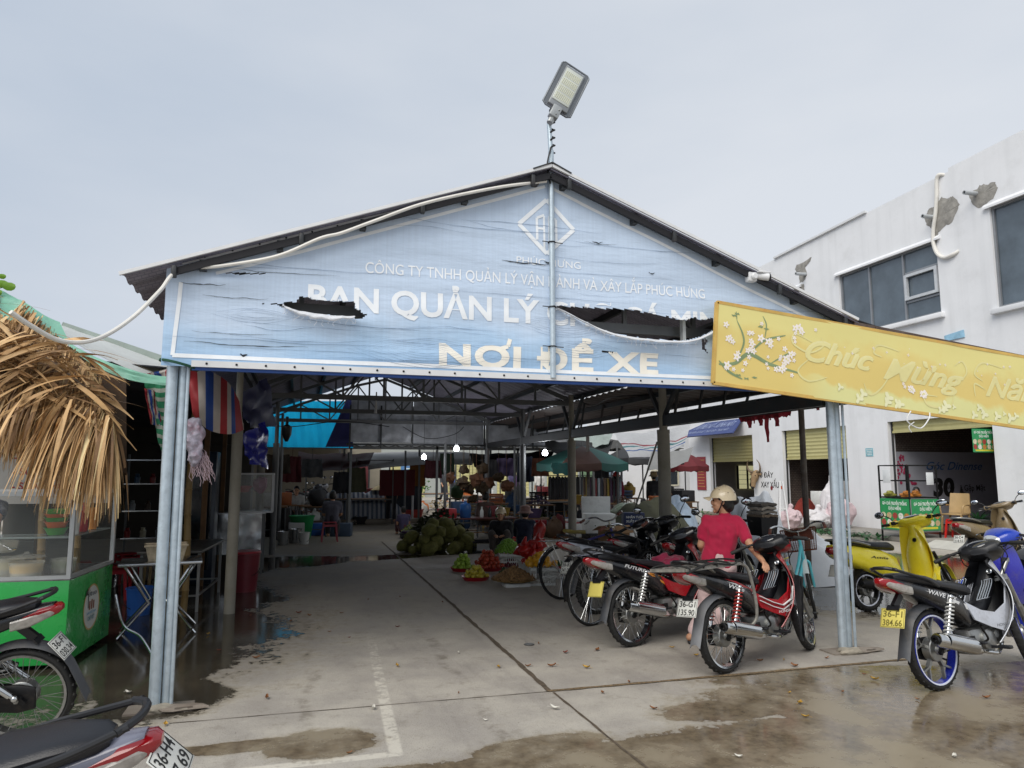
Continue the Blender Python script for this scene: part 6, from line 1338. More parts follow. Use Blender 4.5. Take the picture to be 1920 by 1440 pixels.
# ---------------------------------------------------------------- the dim stall behind: roof and walls added to keep it dark, its furniture
dk=mat('added_dark_board','#3a3630',.85,var=.3,scale=3); dkt=mat('added_dark_tarp_roof','#2d3138',.8,var=.2)
sr=thing('market_stall_added_shell','dim lean-to stall left of the shelter, roof and walls added to darken it','stall',(-3.2,12,0)); si=V((3.2,-12,0))
MB().sheet(lambda u,v:V((-6.6+5.6*u,7.6+12*v,2.95-.35*u+.06*math.sin(v*30)))+si,8,60,.01).build('roof',dkt,sr)  # added roof, keeps the stall dark
MB().box(V((-6.6,13.4,1.4))+si,(.05,12,2.9)).build('wall',dk,sr); MB().box(V((-3.9,19.6,1.4))+si,(5.4,.05,2.8)).build('wall',dk,sr); MB().box(V((-5.6,7.9,1.4))+si,(2.2,.05,2.8)).build('wall',dk,sr)  # added walls, keep the stall dark
for x,y in ((-1.3,11.2),(-1.35,14.2),(-1.3,17.2),(-4.2,9.8),(-4.2,14)): MB().bar(V((x,y,0))+si,V((x,y,2.6))+si,.07).build('post',wood,sr)
# stools, tables, cases
table('steel folding table beside the cart carrying a pale basket',(-1.32,8.15,0),R(8),.75,.55,.70,fold=True)
t=thing('wicker_basket','pale plastic wicker basket on the folding table','basket',(-1.28,8.12,.716),R(10)); b=MB(); b.loft([[V((x*k,y*k,z)) for x,y in ((-.19,-.13),(.19,-.13),(.19,.13),(-.19,.13))] for k,z in ((.82,0),(1,.15))]); b.build('tray',mat('basket_tan','#b3a58c',.7,var=.25,scale=30,bump=.5,bscale=60),t); MB().tube([(-.195,-.135,.15),(.195,-.135,.15),(.195,.135,.15),(-.195,.135,.15)],.012,8,closed=True).build('rim',mat('basket_tan','#b3a58c'),t)
table('long grey metal table in the left stall',(-1.35,9.9,0),R(86),1.5,.7,.68,top=mat('dark_tabletop','#4b4a47',.35,var=.15),leg=mat('grey_tube','#8a8b8a',.4,.6))
b=MB(); b.tube(curve([(-1.55,7.35,.5),(-1.42,7.1,.28),(-1.25,6.95,.2),(-1.08,6.7,.04)]),.012,8); b.tube(curve([(-1.3,7.9,.62),(-1.2,7.65,.42),(-1.05,7.5,.3),(-.9,7.3,.18)]),.012,8); tag(b.build('bent_chair_leg',chrome),'bent chrome tube legs of an upturned chair by the cart','chair')
t=thing('steel_counter','stainless steel counter panel glinting behind the leaning second post','counter',(-.98,12.2,0)); b=MB(); b.sheet(lambda u,v:(-.45+.9*u,.015*nz1(u*5,v*4),.32+.62*v),16,10,.01); b.build('panel',tin,t); b=MB()
for x in (-.44,.44): b.bar((x,0,0),(x,0,.95),.03); b.bar((x,.55,0),(x,.55,.95),.03)
b.build('frame',steel_dk,t); MB().box((0,.28,.955),(.95,.62,.02)).build('worktop',tin,t)
glasscase('glass food cabinet with white frame on the steel counter',(-.72,12.35,.97),0,.62,.4,.6)
tag(MB().ell((0,0,0),(.12,.1,.12),jit=.5).build('pink_bag',mat('pink_plastic','#b06a86',.3,alpha=.9)),'pink plastic bag in the left glass food cabinet','bag').location=(-.6,12.35,1.4)
lathething('bowl','red bowl on the lower shelf of the left food cabinet','bowl',(-.85,12.3,1.28),[(.07,0),(.13,.1),(.125,.1),(.06,.01),(0,.01)],plast_r)
t=thing('bottle_fridge','tall dark blue drinks fridge behind the second post','fridge',(-1.45,11.6,0)); MB().box((0,0,.95),(.55,.5,1.9),ch=.02).build('cabinet',mat('fridge_navy','#16283a',.35,var=.1),t); MB().box((0,-.257,.95),(.45,.012,1.5)).build('door',mat('fridge_door','#0f1c28',.1,var=.1),t); MB().bar((-.26,-.26,.1),(-.26,-.26,1.85),.03).build('edge_trim',alu,t)
bucket('dark red lidded bucket beside the steel counter',tuple(G(458,1108)),mat('dark_red_pail','#6e1a28',.4,var=.15),.19,.52,lid=plast_r)
for k,(x,y,r,h,m_,l) in enumerate(((-2.6,11.5,.2,.3,tin,'steel stock pot on the floor of the left stall'),(-2.1,13.2,.18,.35,plast_w,'white bucket on the floor deep in the left stall'),(-1.7,9.2,.14,.3,plast_b,'blue bucket under the long grey table'))): bucket(l,(x,y,0),m_,r,h)
for k,(x,y) in enumerate(((-2.2,10.4),(-2.75,10.9),(-2.4,11.9))): stool(('red stool nearest the long grey table','red stool behind the first in the left stall','red stool deepest in the left stall')[k],(x,y,0),plast_r,.42,.3,.3*k,'red stools in the left stall')
sh=thing('steel_shelf','steel shelf rack of cups and jars against the stall back','shelf',(-2.2,13.6,0)); b=MB()
for x in (-.6,.6): b.bar((x,0,0),(x,0,1.9),.03)
b.build('upright',steel_dk,sh)
for z in (.5,.95,1.4,1.8): MB().box((0,0,z),(1.25,.35,.02)).build('shelf_board',tin,sh)
for i in range(14):
    z=(.51,.96,1.41)[i%3]; c=('#8a2b2b','#9aa0a4','#3a5a78','#b8b29a','#4a3a2c')[i%5]; lathething('jar','small jar standing on the steel shelf rack in the left stall','jar',(-2.75+.17*(i//3)*1.4+.05*(i%3),13.55,z),[(.045,0),(.05,.1),(.03,.13),(.035,.16),(0,.16)],mat('jar_'+c[1:],c,.3),'jars on the steel shelf rack',14)
t=thing('plastic_chair','tan plastic chair facing the dim left stall','chair',(-1.75,10.9,0),R(200)); pc_=mat('tan_plastic','#8f7a4e',.5,var=.1); MB().box((0,0,.43),(.42,.42,.03),ch=.01).build('seat',pc_,t); MB().sheet(lambda u,v:(-.2-.06*v,(u-.5)*.42,.45+.42*v),6,6,.02).build('backrest',pc_,t)
for x in (-.18,.18):
    for y in (-.18,.18): MB().bar((x*1.1,y*1.1,0),(x,y,.42),.035).build('leg',pc_,t)
# a few round green leaves poking in at the left edge
b=MB(); 
for x,y,r in ((4,532,.045),(17,537,.05),(4,518,.03),(-6,548,.04),(-15,530,.05)):
    c=PY(x,y,6.9); n=10; vs=[c+V((r*math.cos(2*PI*i/n),.01*math.sin(i),r*.75*math.sin(2*PI*i/n))) for i in range(n)]; b.add([c+V((0,-.008,0))]+vs,[(0,1+i,1+(i+1)%n) for i in range(n)])
b.tube([PY(-20,560,7),PY(0,540,6.92),PY(16,537,6.9)],.004,5); tag(b.build('vine_sprig',mat('fresh_leaf','#6f9a2a',.5,var=.2,translucent=.3)),'sprig of round green leaves at the top of the thatch','plant')
# ================================================================ RIGHT: SHOP BUILDING, facade on X=14.7
wallm=mat('white_render_wall','#e0e1e3',.75,var=.04,scale=1.2,bump=.12,bscale=25,dirt='#bdbdbc',damt=.3,dscale=1.1); FXX=14.7
def weather(m):
    t=m.node_tree;N=t.nodes;L=t.links; tcn=N.new('ShaderNodeTexCoord'); mp_=N.new('ShaderNodeMapping'); mp_.inputs['Scale'].default_value=(3.5,3.5,.25); L.new(tcn.outputs['Object'],mp_.inputs[0]); n=N.new('ShaderNodeTexNoise'); n.inputs['Scale'].default_value=1; n.inputs['Detail'].default_value=8; L.new(mp_.outputs[0],n.inputs[0])
    r=N.new('ShaderNodeMapRange'); r.inputs[1].default_value=.5; r.inputs[2].default_value=.8; r.inputs[4].default_value=.16; L.new(n.outputs[0],r.inputs[0]); src=[l.from_socket for l in L if l.to_socket==N['Principled BSDF'].inputs['Base Color']][0]
    mi=N.new('ShaderNodeMix'); mi.data_type='RGBA'; L.new(r.outputs[0],mi.inputs[0]); L.new(src,mi.inputs[6]); mi.inputs[7].default_value=(*srgb('#8b8d8c'),1); L.new(mi.outputs[2],N['Principled BSDF'].inputs['Base Color'])
weather(wallm)
bd=thing('shop_building','two-storey white rendered shop building with roller shutters on the right','building',(FXX,16,0)); bdi=V((-FXX,-16,0))
D1=(21.04,23.7,.0,2.86);D2=(16.66,19.46,.0,2.9);D3=(12.2,15.16,.0,2.9);W1=(13.28,16.6,5.42,7.23);W2=(8.9,11.84,5.2,7.52);W3=(18.3,20.6,5.4,7.3)
D0=(7.5,10.6,0,2.9); HO=[D0,D1,D2,D3,W1,W2,W3]
def top(y): return 8.5+.036*(20.2-min(y,20.2))+(.09 if y<12.8 else 0)
ys=sorted({6.0,25.2,12.8,20.2}|{h[0] for h in HO}|{h[1] for h in HO}); zs=sorted({0.,8.2}|{h[2] for h in HO}|{h[3] for h in HO})
b=MB()
for y0,y1 in zip(ys,ys[1:]):
    for z0,z1 in zip(zs,zs[1:]):
        cy,cz=(y0+y1)/2,(z0+z1)/2
        if any(h[0]<cy<h[1] and h[2]<cz<h[3] for h in HO): continue
        b.add([V((FXX,y1,z0)),V((FXX,y0,z0)),V((FXX,y0,z1)),V((FXX,y1,z1))],[(0,1,2,3)])
    zt0,zt1=top(y0+1e-3),top(y1-1e-3); b.add([V((FXX,y1,8.2)),V((FXX,y0,8.2)),V((FXX,y0,zt0)),V((FXX,y1,zt1)),V((FXX+.25,y0,zt0)),V((FXX+.25,y1,zt1))],[(0,1,2,3),(3,2,4,5)])
for y0,y1,z0,z1 in HO:
    x0,x1=FXX,FXX+.22
    if z0>0: b.add([V((x0,y0,z0)),V((x0,y1,z0)),V((x1,y1,z0)),V((x1,y0,z0))],[(0,1,2,3)])
    b.add([V((x0,y0,z1)),V((x1,y0,z1)),V((x1,y1,z1)),V((x0,y1,z1))],[(0,1,2,3)])
    for y,k in ((y0,1),(y1,-1)): b.add([V((x0,y,z0)),V((x1,y,z0)),V((x1,y,z1)),V((x0,y,z1))],[(0,1,2,3)[::k]])
b.add([V((FXX,6,0)),V((FXX+8,6,0)),V((FXX+8,6,8.9)),V((FXX,6,8.9))],[(0,1,2,3)]); b.add([V((FXX,25.2,0)),V((FXX+8,25.2,0)),V((FXX+8,25.2,8.5)),V((FXX,25.2,8.5))],[(3,2,1,0)]); b.add([V((FXX+.2,6,8.3)),V((FXX+8,6,8.3)),V((FXX+8,25.2,8.3)),V((FXX+.2,25.2,8.3))],[(0,1,2,3)]); b.add([V((FXX+8,6,0)),V((FXX+8,25.2,0)),V((FXX+8,25.2,8.4)),V((FXX+8,6,8.4))],[(0,1,2,3)])
b.v=[p+bdi for p in b.v]; b.build('wall',wallm,bd,0)
def bpart(b,n,m,par=None,sm=35): b.v=[p+bdi for p in b.v]; return b.build(n,m,par or bd,sm)
# rooms behind the openings
blk=mat('hollow_block_wall','#6b5f57',.9,var=.2,scale=3)
def blockm():
    t=blk.node_tree;N=t.nodes;L=t.links; tcn=N.new('ShaderNodeTexCoord'); mp_=N.new('ShaderNodeMapping'); mp_.inputs['Rotation'].default_value=(PI/2,0,0); L.new(tcn.outputs['Object'],mp_.inputs[0]); br=N.new('ShaderNodeTexBrick'); br.inputs['Scale'].default_value=4.5; br.inputs['Color1'].default_value=(*srgb('#6b5f57'),1); br.inputs['Color2'].default_value=(*srgb('#5c514a'),1); br.inputs['Mortar'].default_value=(*srgb('#3a332e'),1); br.inputs['Mortar Size'].default_value=.03; L.new(mp_.outputs[0],br.inputs[0]); L.new(br.outputs[0],N['Principled BSDF'].inputs['Base Color'])
blockm(); room=mat('dim_room_wall','#8d8a86',.85,var=.1); flr=mat('red_tile_floor','#6d3026',.35,var=.2,scale=4)
for y0,y1,nm in ((12.2-.5,15.3,'room'),(16.5,19.7,'room'),(20.9,24.6,'room'),(7.2,10.9,'room')):
    b=MB(); x0,x1,zt=FXX+.23,FXX+4.2,3.1
    b.add([V((x1,y0,.0)),V((x1,y1,0)),V((x1,y1,zt)),V((x1,y0,zt))],[(0,1,2,3)]); b.add([V((x0,y1,0)),V((x1,y1,0)),V((x1,y1,zt)),V((x0,y1,zt))],[(3,2,1,0)]); b.add([V((x0,y0,0)),V((x1,y0,0)),V((x1,y0,zt)),V((x0,y0,zt))],[(0,1,2,3)]); b.add([V((x0,y0,zt)),V((x1,y0,zt)),V((x1,y1,zt)),V((x0,y1,zt))],[(0,1,2,3)])
    bpart(b,'room_wall',room if y0>20 else blk,None,0); b=MB(); b.box((FXX+2.2,(y0+y1)/2,.1),(4.,y1-y0-.05,.2 if y0<15 else .05)); bpart(b,'room_floor',flr,None,0)
shm_=mat('cream_shutter','#b9b27e',.5,.1,var=.06,dirt='#8d865c',damt=.25,dscale=2)
def shutter(y0,y1,z0,z1,m=shm_):
    b=MB(); n=int((z1-z0)/.012); 
    b.sheet(lambda u,v:V((FXX+.12+.014*abs(math.sin(PI*(z0+(z1-z0)*v)/.11)),y1-.02-(y1-y0-.04)*u,z0+(z1-z0)*v)),2,n,.01); b.bar((FXX+.12,y0+.03,z0+.01),(FXX+.12,y1-.03,z0+.01),.03,.05); return bpart(b,'roller_shutter',m,None,50)
shutter(D1[0],D1[1],1.98,2.86,mat('olive_shutter','#8f8757',.5,.1,var=.08)); shutter(D2[0],D2[1],2.0,2.9); shutter(D3[0],D3[1],2.62,2.9); shutter(D0[0],D0[1],0,2.9)
for h in (D1,D2,D3):
    b=MB()
    for y in (h[0]+.02,h[1]-.02): b.bar((FXX+.12,y,0),(FXX+.12,y,h[3]),.05,.03)
    bpart(b,'door_rail',steel_bk)
wgl=mat('window_glass','#525d66',.04,0.,var=.35,scale=1.1,spec=.8,coat=.3); wfr=mat('grey_window_frame','#8d9094',.45,.4,var=.08); wfw=mat('pale_sash_frame','#c3c6c9',.45,.2)  # mottled glass tone stands in for reflections
def window(h,mull,sash=None):
    y0,y1,z0,z1=h; f=MB()
    for y in [y0+.03,y1-.03]+mull: f.bar((FXX+.08,y,z0),(FXX+.08,y,z1),.055)
    for z in (z0+.03,z1-.03): f.bar((FXX+.081,y0,z),(FXX+.081,y1,z),.05)
    if sash: f.bar((FXX+.079,sash[0],sash[2]-.05),(FXX+.079,sash[1],sash[2]-.05),.05); f.bar((FXX+.079,sash[0],sash[3]+.05),(FXX+.079,sash[1],sash[3]+.05),.05)
    w_=bpart(f,'window',wfr); g_=MB(); g_.box((FXX+.10,(y0+y1)/2,(z0+z1)/2),(.012,y1-y0,z1-z0)); bpart(g_,'pane',wgl,w_)
    if sash:
        s=MB(); a,c,e,g2=sash
        for y in (a+.04,c-.04): s.bar((FXX+.03,y,e),(FXX+.03,y,g2),.075)
        for z in (e+.03,g2-.03): s.bar((FXX+.028,a,z),(FXX+.028,c,z),.07)
        bpart(s,'sash',wfw,w_)
    l=MB(); l.add(*(lambda x:([V(p) for p in ((FXX,y0-.12,z1+.10),(FXX,y1+.12,z1+.10),(FXX-x,y1+.12,z1+.02),(FXX-x,y0-.12,z1+.02),(FXX,y0-.12,z1),(FXX,y1+.12,z1),(FXX-x,y1+.12,z1-.03),(FXX-x,y0-.12,z1-.03))],[(0,1,2,3),(3,2,6,7),(7,6,5,4),(0,3,7,4),(1,5,6,2)]))(.08)); bpart(l,'lintel',wallm,w_,0)
    l=MB(); l.box((FXX-.05,(y0+y1)/2,z0-.07),(.14,y1-y0+.2,.12),ch=.01); bpart(l,'sill',wallm,w_)
window(W1,[15.52,14.37],(13.33,14.32,5.95,6.6)); window(W2,[10.4]); window(W3,[19.4])
# spalled plaster round the waste pipes, stubs, and the loose white hose
spall=mat('bare_render','#8f8c86',.9,var=.3,scale=6,bump=.9,bscale=14); pvc=mat('grey_pvc','#a9adb0',.4)
rs=random.Random(6)
for pts in ([(1733,408),(1742,392),(1757,385),(1765,370),(1778,372),(1787,368),(1800,382),(1792,400),(1785,418),(1770,425),(1758,440),(1756,455),(1748,430),(1738,422)],[(1813,360),(1832,356),(1838,346),(1850,346),(1866,340),(1870,352),(1862,372),(1846,384),(1834,392),(1822,380)],[(1490,505),(1494,496),(1508,490),(1522,482),(1519,490),(1510,500),(1514,515),(1508,526),(1500,530),(1498,515)],[(1488,543),(1500,534),(1508,532),(1509,548)]):
    P=[PX(x,y,FXX) for x,y in pts]; c=sum(P,V((0,0,0)))/len(P); n=[]
    for i,p in enumerate(P):
        q=P[(i+1)%len(P)]
        for k in range(4): r=p.lerp(q,k/4); n.append(r+V((0,rs.uniform(-.02,.02),rs.uniform(-.02,.02))))
    b=MB(); inner=[c+(p-c)*.72 for p in n]; m_=len(n)
    b.add([p+V((-.004,0,0)) for p in n]+[V((FXX-.016+.008*rs.random(),p.y,p.z)) for p in inner]+[V((FXX-.012,c.y,c.z))],[(i,(i+1)%m_,(i+1)%m_+m_,i+m_) for i in range(m_)]+[(i+m_,(i+1)%m_+m_,2*m_) for i in range(m_)]); bpart(b,'bare_patch',spall,None,0)
for x,y in ((1738,407),(1817,363),(1497,514)):
    p=PX(x+14,y,FXX); b=MB(); b.lathe([(.05,0),(.05,.42),(.038,.42),(.038,.1),(0,.1)],T(p.x+.05,p.y,p.z)@RY(R(-92)),14); bpart(b,'waste_pipe',pvc)
P=[PX(x,y,FXX-.05) for x,y in ((1768,328),(1760,328),(1756,340),(1756,365),(1754,400),(1750,430),(1750,455),(1757,475),(1770,483),(1785,478),(1794,470))]; P[-1].x=FXX+.02; P[0].x=FXX+.05
tag(MB().tube(curve(P,6),.045,10).build('drain_hose',rope_w),'looping white drain hose hanging from the building parapet','hose')
b=MB(); b.bar((FXX-.02,15.4,top(15.4)+.03),(FXX-.02,19.4,top(19.4)+.03),.1,.06); bpart(b,'coping',white_p)
b=MB(); P=[PX(x,y,FXX-.03) for x,y in ((1770,630),(1806,618),(1808,632),(1772,640))]; 
b.add(P+[p+V((.02,0,0)) for p in P],[(0,1,2,3),(7,6,5,4),(0,4,5,1),(1,5,6,2),(2,6,7,3),(3,7,4,0)]); bpart(b,'name_board',mat('pale_blue_board','#8fb8cf',.5,var=.2))
# facade writing: text facing -X
def facetext(b,body,y,z,w,h,off=.004,bold=.02,al=0,shear=0.):
    vs,fs=text_mesh(body,1.,bold,shear,1,0,'LEFT',1.,0); a=min(p.x for p in vs);c=max(p.x for p in vs); b.add([V((FXX-off,y-(p.x-a)*w/(c-a),z+p.y/.729*h)) for p in vs],fs)
gi=mat('black_wall_paint','#1b1a1a',.7,var=.2)
b=MB(); facetext(b,'ở ĐÂY',20.68,1.42,.70,.17,.004,.015,0,.1); facetext(b,'XAY XẤU',20.66,1.10,.95,.19,.004,.015,0,.05); o=thing('painted_notice','hand painted black words on the pillar below the buffalo head','graffiti',(FXX,20.2,1.1)); b.v=[p-V((FXX,20.2,1.1)) for p in b.v]; b.build('lettering',gi,o,0)
b=MB(); b.ell((0,0,0),(.008,.06,.07)); tag(b.build('paint_splotch',mat('dark_red_paint','#7a2228',.7),loc=(FXX-.004,20.1,1.08)),'dark red paint spot over the hand painted words','paint')
o=thing('wall_sticker','small faded blue notice on the pillar between the shutters','notice',PX(1630,848,FXX-.006)); MB().box((0,0,0),(.006,.26,.22)).build('sheet',mat('faded_blue_notice','#7fb1bd',.6,var=.3,scale=18),o)
b=MB()
for k in range(4): b.box((-.004,0,.07-.045*k),(.002,.2-.03*(k%2),.018))
b.build('print',mat('notice_print','#cfd8d8',.6),o)
tag(MB().box((0,0,0),(.004,.2,.1)).build('tape_scrap',mat('orange_tape','#c4552c',.6,var=.2),loc=PX(1465,914,FXX-.006)),'orange tape scrap on the pillar edge by the shutter','tape')
# buffalo head
bh=thing('buffalo_head','mounted tan buffalo head with curved horns on the shop pillar','wall trophy',PX(1420,895,FXX)); hb_=mat('buffalo_hide','#8a7152',.7,var=.25,scale=14)
b=MB(); b.chain([(-.02,0,.12),(-.10,0,.0),(-.16,0,-.16),(-.17,0,-.30)],[.13,.125,.09,.075]); 
for s in (-1,1): b.cap((-.06,s*.12,.12),(-.06,s*.25,.10),.035,.045); b.ell((-.1,s*.085,.07),(.03,.03,.03))
remesh(b,'head',hb_,bh,.014)
b=MB()
for s in (-1,1): b.tube(curve([(-.05,s*.08,.17),(-.08,s*.24,.18),(-.12,s*.34,.30),(-.14,s*.33,.46),(-.16,s*.22,.58)],6),[.052-.0018*i for i in range(25)],10)
b.build('horn',mat('horn','#6e5d48',.4,var=.3),bh); b=MB(); b.ell((-.20,0,-.33),(.05,.07,.05)); 
for s in (-1,1): b.ell((-.145,s*.095,.06),.02)
b.build('muzzle',blackm,bh)
# blue awning sign over the first shutter
aw=thing('awning_sign','dark blue sloping awning with faded white shop lettering above the left shutter','awning',(FXX,23,2.9)); A4=[V((-.75,2.2,.02)),V((-.75,-1.95,.02)),V((-.02,-1.45,.55)),V((-.02,.9,.55))]
b=MB(); b.add(A4+[p+V((.03,0,-.03)) for p in A4],[(0,1,2,3),(7,6,5,4),(0,4,5,1),(1,5,6,2),(2,6,7,3),(3,7,4,0)]); b.build('panel',mat('navy_awning','#27396f',.5,var=.12),aw)
b=MB()
def awt(body,u0,u1,v0,h):
    vs,fs=text_mesh(body,1.,.02,0,1,0,'LEFT',1.,0); a=min(p.x for p in vs);c=max(p.x for p in vs)
    out=[]
    for p in vs: u=u0+(u1-u0)*(p.x-a)/(c-a); v=v0+p.y/.729*h; q=(A4[0]*(1-u)+A4[1]*u)*(1-v)+(A4[3]*(1-u)+A4[2]*u)*v; out.append(q+V((-.008,0,.008)))
    b.add(out,fs)
awt('ĐỒNG HỒ - KÍNH MẮT',.1,.93,.5,.34); awt('CHUYÊN: SỬA ĐỒ - THAY GÂY - THAY MẮT',.16,.9,.2,.14); b.build('lettering',mat('faded_awning_print','#8793b5',.6),aw,0)
# hanging green sign at the third opening
GRN=mat('green_poster','#2a8a52',.4,var=.08); 
def posterX(par,X,w,h,sub=True):
    """green price poster on plane X (local xy), food pictures in two rows"""
    b=MB(); b.box((0,0,0),(w,h,.006),X); po=b.build('poster',GRN,par); b=MB()
    for s,y,hh,ww in (('GIÒ CHẢ TRUYỀN THỐNG',.30,.10,.84),('DẬU HIỂN',.14,.10,.42)):
        vs,fs=text_mesh(s,1.,.03,0,1,0,'CENTER',1.,0); a=min(p.x for p in vs);c=max(p.x for p in vs); b.add([X@V(((p.x-(a+c)/2)*ww*w/(c-a),y*h+p.y/.729*hh*h,.0045)) for p in vs],fs)
    b.build('lettering',mat('poster_white','#dfe5df',.5),po,0)
    cs=['#c9c2a6','#b9a27a','#9a3d35','#d5d2c6','#b4763a']
    for r_ in range(2):
        for c_ in range(5):
            b=MB(); b.lathe([(0,0),(w*.085,0)],X@T(w*(-.4+.2*c_),h*(-.05-.22*r_),.0046+.0002*c_),16); b.build('dish_print',mat('dish_'+str((r_*2+c_)%5),cs[(r_*2+c_)%5],.5,var=.4,scale=30),po,0)
    b=MB(); b.box((0,-.42*h,.0046),(w*.8,h*.07,.001),X); b.build('yellow_line',mat('poster_yellow','#c9c23a',.5),po)
gs=thing('hanging_sign','green food price sign on a bracket at the right jamb of the open shop','sign',PY(1845,826,12.35)); posterX(gs,RX(PI/2)@RZ(0),.66,.52)
b=MB(); b.bar((.2,.02,.22),(.75,.02,.22),.02); b.bar((.2,.02,-.22),(.75,.02,-.22),.02); b.build('bracket',steel_bk,gs)
# mural wall in the open shop
mu=thing('shop_mural','white mural wall with blue script, black 30 and a blossom tree inside the shop','mural',(16.6,15.27,.2)); MB().box((0,0,.98),(3.6,.03,1.9)).build('panel',mat('mural_vinyl','#a8aab2',.6,var=.05),mu)
def mt(b,body,x0,x1,z,h,shear=0.,bold=.02,off=.02):
    vs,fs=text_mesh(body,1.,bold,shear,1,0,'LEFT',1.,0); a=min(p.x for p in vs);c=max(p.x for p in vs); b.add([V((x0+(p.x-a)*(x1-x0)/(c-a),-off,z+p.y/.729*h)) for p in vs],fs)
b=MB(); mt(b,'Góc Dinense',-.62,1.3,1.46,.22,.4,.01); b.build('lettering',mat('mural_blue','#2f5f95',.6),mu,0)
b=MB(); mt(b,'30',-.45,.28,.78,.46,.1,.05); mt(b,'Gặp Mặt',.62,1.35,.9,.16,0,.01); mt(b,'NĂM',.0,.2,.95,.08,0,.02,.03)
for k in range(5): swash_=[(.3+.03*k,.72+.02*k),(.45+.03*k,.85),(.5+.02*k,1.05-.05*k)]; P=curve([(x,-.02-.0006*k,z) for x,z in swash_],6); b.tube(P,.016,4,flat=.1)
b.tube(curve([(-.4,-.021,.72),(-.1,-.021,.62),(.2,-.021,.55),(.45,-.021,.62),(.6,-.021,.74)],6),[.01+.018*math.sin(PI*i/24) for i in range(25)],6); b.build('lettering',gi,mu,0)
b=MB(); rb2=random.Random(8)
for i in range(70): a=rb2.random(); b.lathe([(0,0),(rb2.uniform(.02,.05),0)],T(-1.75+.75*a,-.0205-.0001*i,1.1+.75*math.sin(PI*min(1,a*1.2))*rb2.random()**.6)@RX(PI/2),6)
b.build('blossom_print',mat('mural_pink','#a03052',.6,var=.3),mu,0)
# pavement in front of the shops
pv=mat('shop_pavement','#8e8a83',.85,var=.15,bump=.2,dirt='#5c594c',damt=.4); struct(MB().box((14.0,11.5,.06),(1.38,13.5,.12),ch=.02).build('pavement',pv)); b=MB(); 
b.add([V(p) for p in ((12.9,11.3,.006),(12.9,12.6,.006),(13.32,12.6,.14),(13.32,11.3,.14),(13.32,12.6,0),(13.32,11.3,0))],[(0,3,2,1),(0,5,3),(1,2,4)]); tag(b.build('ramp',mat('pale_ramp','#b4b2aa',.8,var=.1)),'pale concrete wedge ramp up to the shop pavement','ramp')
# food stand with green posters
p=V((13.15,13.05,.0)); fs_=thing('food_stand','small food stand with green price posters and a black shelf frame','food stand',p); MB().box((.42,.45,.62),(.82,.88,.74),ch=.01).build('counter_body',mat('stand_grey','#7b7f7e',.5),fs_)
posterX(fs_,T(-.001,.45,.64)@RZ(-PI/2)@RX(PI/2),.84,.70); posterX(fs_,T(.42,-.001,.64)@RX(PI/2),.78,.70)
b=MB()
for x in (0.02,.82):
    for y in (.03,.88): b.bar((x,y,0),(x,y,1.75),.03)
for z in (1.02,1.4,1.75):
    for y in (.03,.88): b.bar((.02,y,z),(.82,y,z),.026)
    for x in (.02,.82): b.bar((x,.03,z),(x,.88,z),.026)
b.build('shelf_frame',blackm,fs_); MB().box((.42,.45,1.005),(.8,.86,.014)).build('worktop',tin,fs_); MB().box((.42,.45,1.39),(.78,.84,.008)).build('glass_shelf',glass,fs_)
for k,(x,y,z) in enumerate(((-.012,.62,1.5),(.6,.0,1.45))): tag(MB().box((0,0,0),(.012,.22,.3) if k==0 else (.2,.012,.28),ch=.004).build('paper_notice',mat('notice_paper','#cfd2d4',.6,var=.05),loc=p+V((x,y,z))),('white paper notice on the left side of the food stand frame','white paper notice on the right side of the food stand frame')[k],'notice')
for k,(x,y,c,l) in enumerate(((.2,.3,'#b8742c','orange sausage heap on the food stand counter'),(.55,.4,'#b8742c','smaller orange food tray on the food stand counter'),(.12,.7,'#8c8a3c','olive jar on the food stand'))):
    b=MB(); 
    for i in range(6): b.ell((.06*math.sin(i*2),.05*math.cos(i*3),.03+.018*i),(.09,.05,.035),jit=.4,seed=i+k)
    tag(remesh(b,'food_heap',mat('food_'+c[1:],c,.5,var=.2),None,.012),l,'food').location=p+V((x,y,1.02))
# plastic chair and red stool, vendor's feet area, potted plant
t=thing('plastic_chair','pale tan plastic armchair beside the green food stand','chair',(14.75,13.35,.2),R(200)); pc2=mat('pale_tan_plastic','#b3976a',.45,var=.1); MB().box((0,0,.42),(.46,.44,.03),ch=.01).build('seat',pc2,t); MB().sheet(lambda u,v:(-.21-.08*v-.04*math.sin(PI*u),(u-.5)*(.46-.05*v),.44+.46*v),8,6,.02).build('backrest',pc2,t)
for s in (-1,1):
    MB().tube(curve([(-.22,s*.24,.62),(.05,s*.26,.64),(.2,s*.25,.6),(.2,s*.23,.43)]),.02,8).build('armrest',pc2,t)
    for x in (-.2,.2): MB().bar((x*1.15,s*.23,0),(x,s*.2,.42),.04).build('leg',pc2,t)
stool('bright red plastic stool in front of the tan armchair',(14.3,12.95,.12),mat('bright_red_plastic','#c0261f',.4,var=.06),.42,.34,.3)
person('seated food stand keeper in brown behind the green posters',(14.35,14.05,.14),R(230),SIT,cloth('brown_shirt','#5a3a30'),cloth('dark_trousers','#22222a'),group='people working in the market',skinm=skin_d)
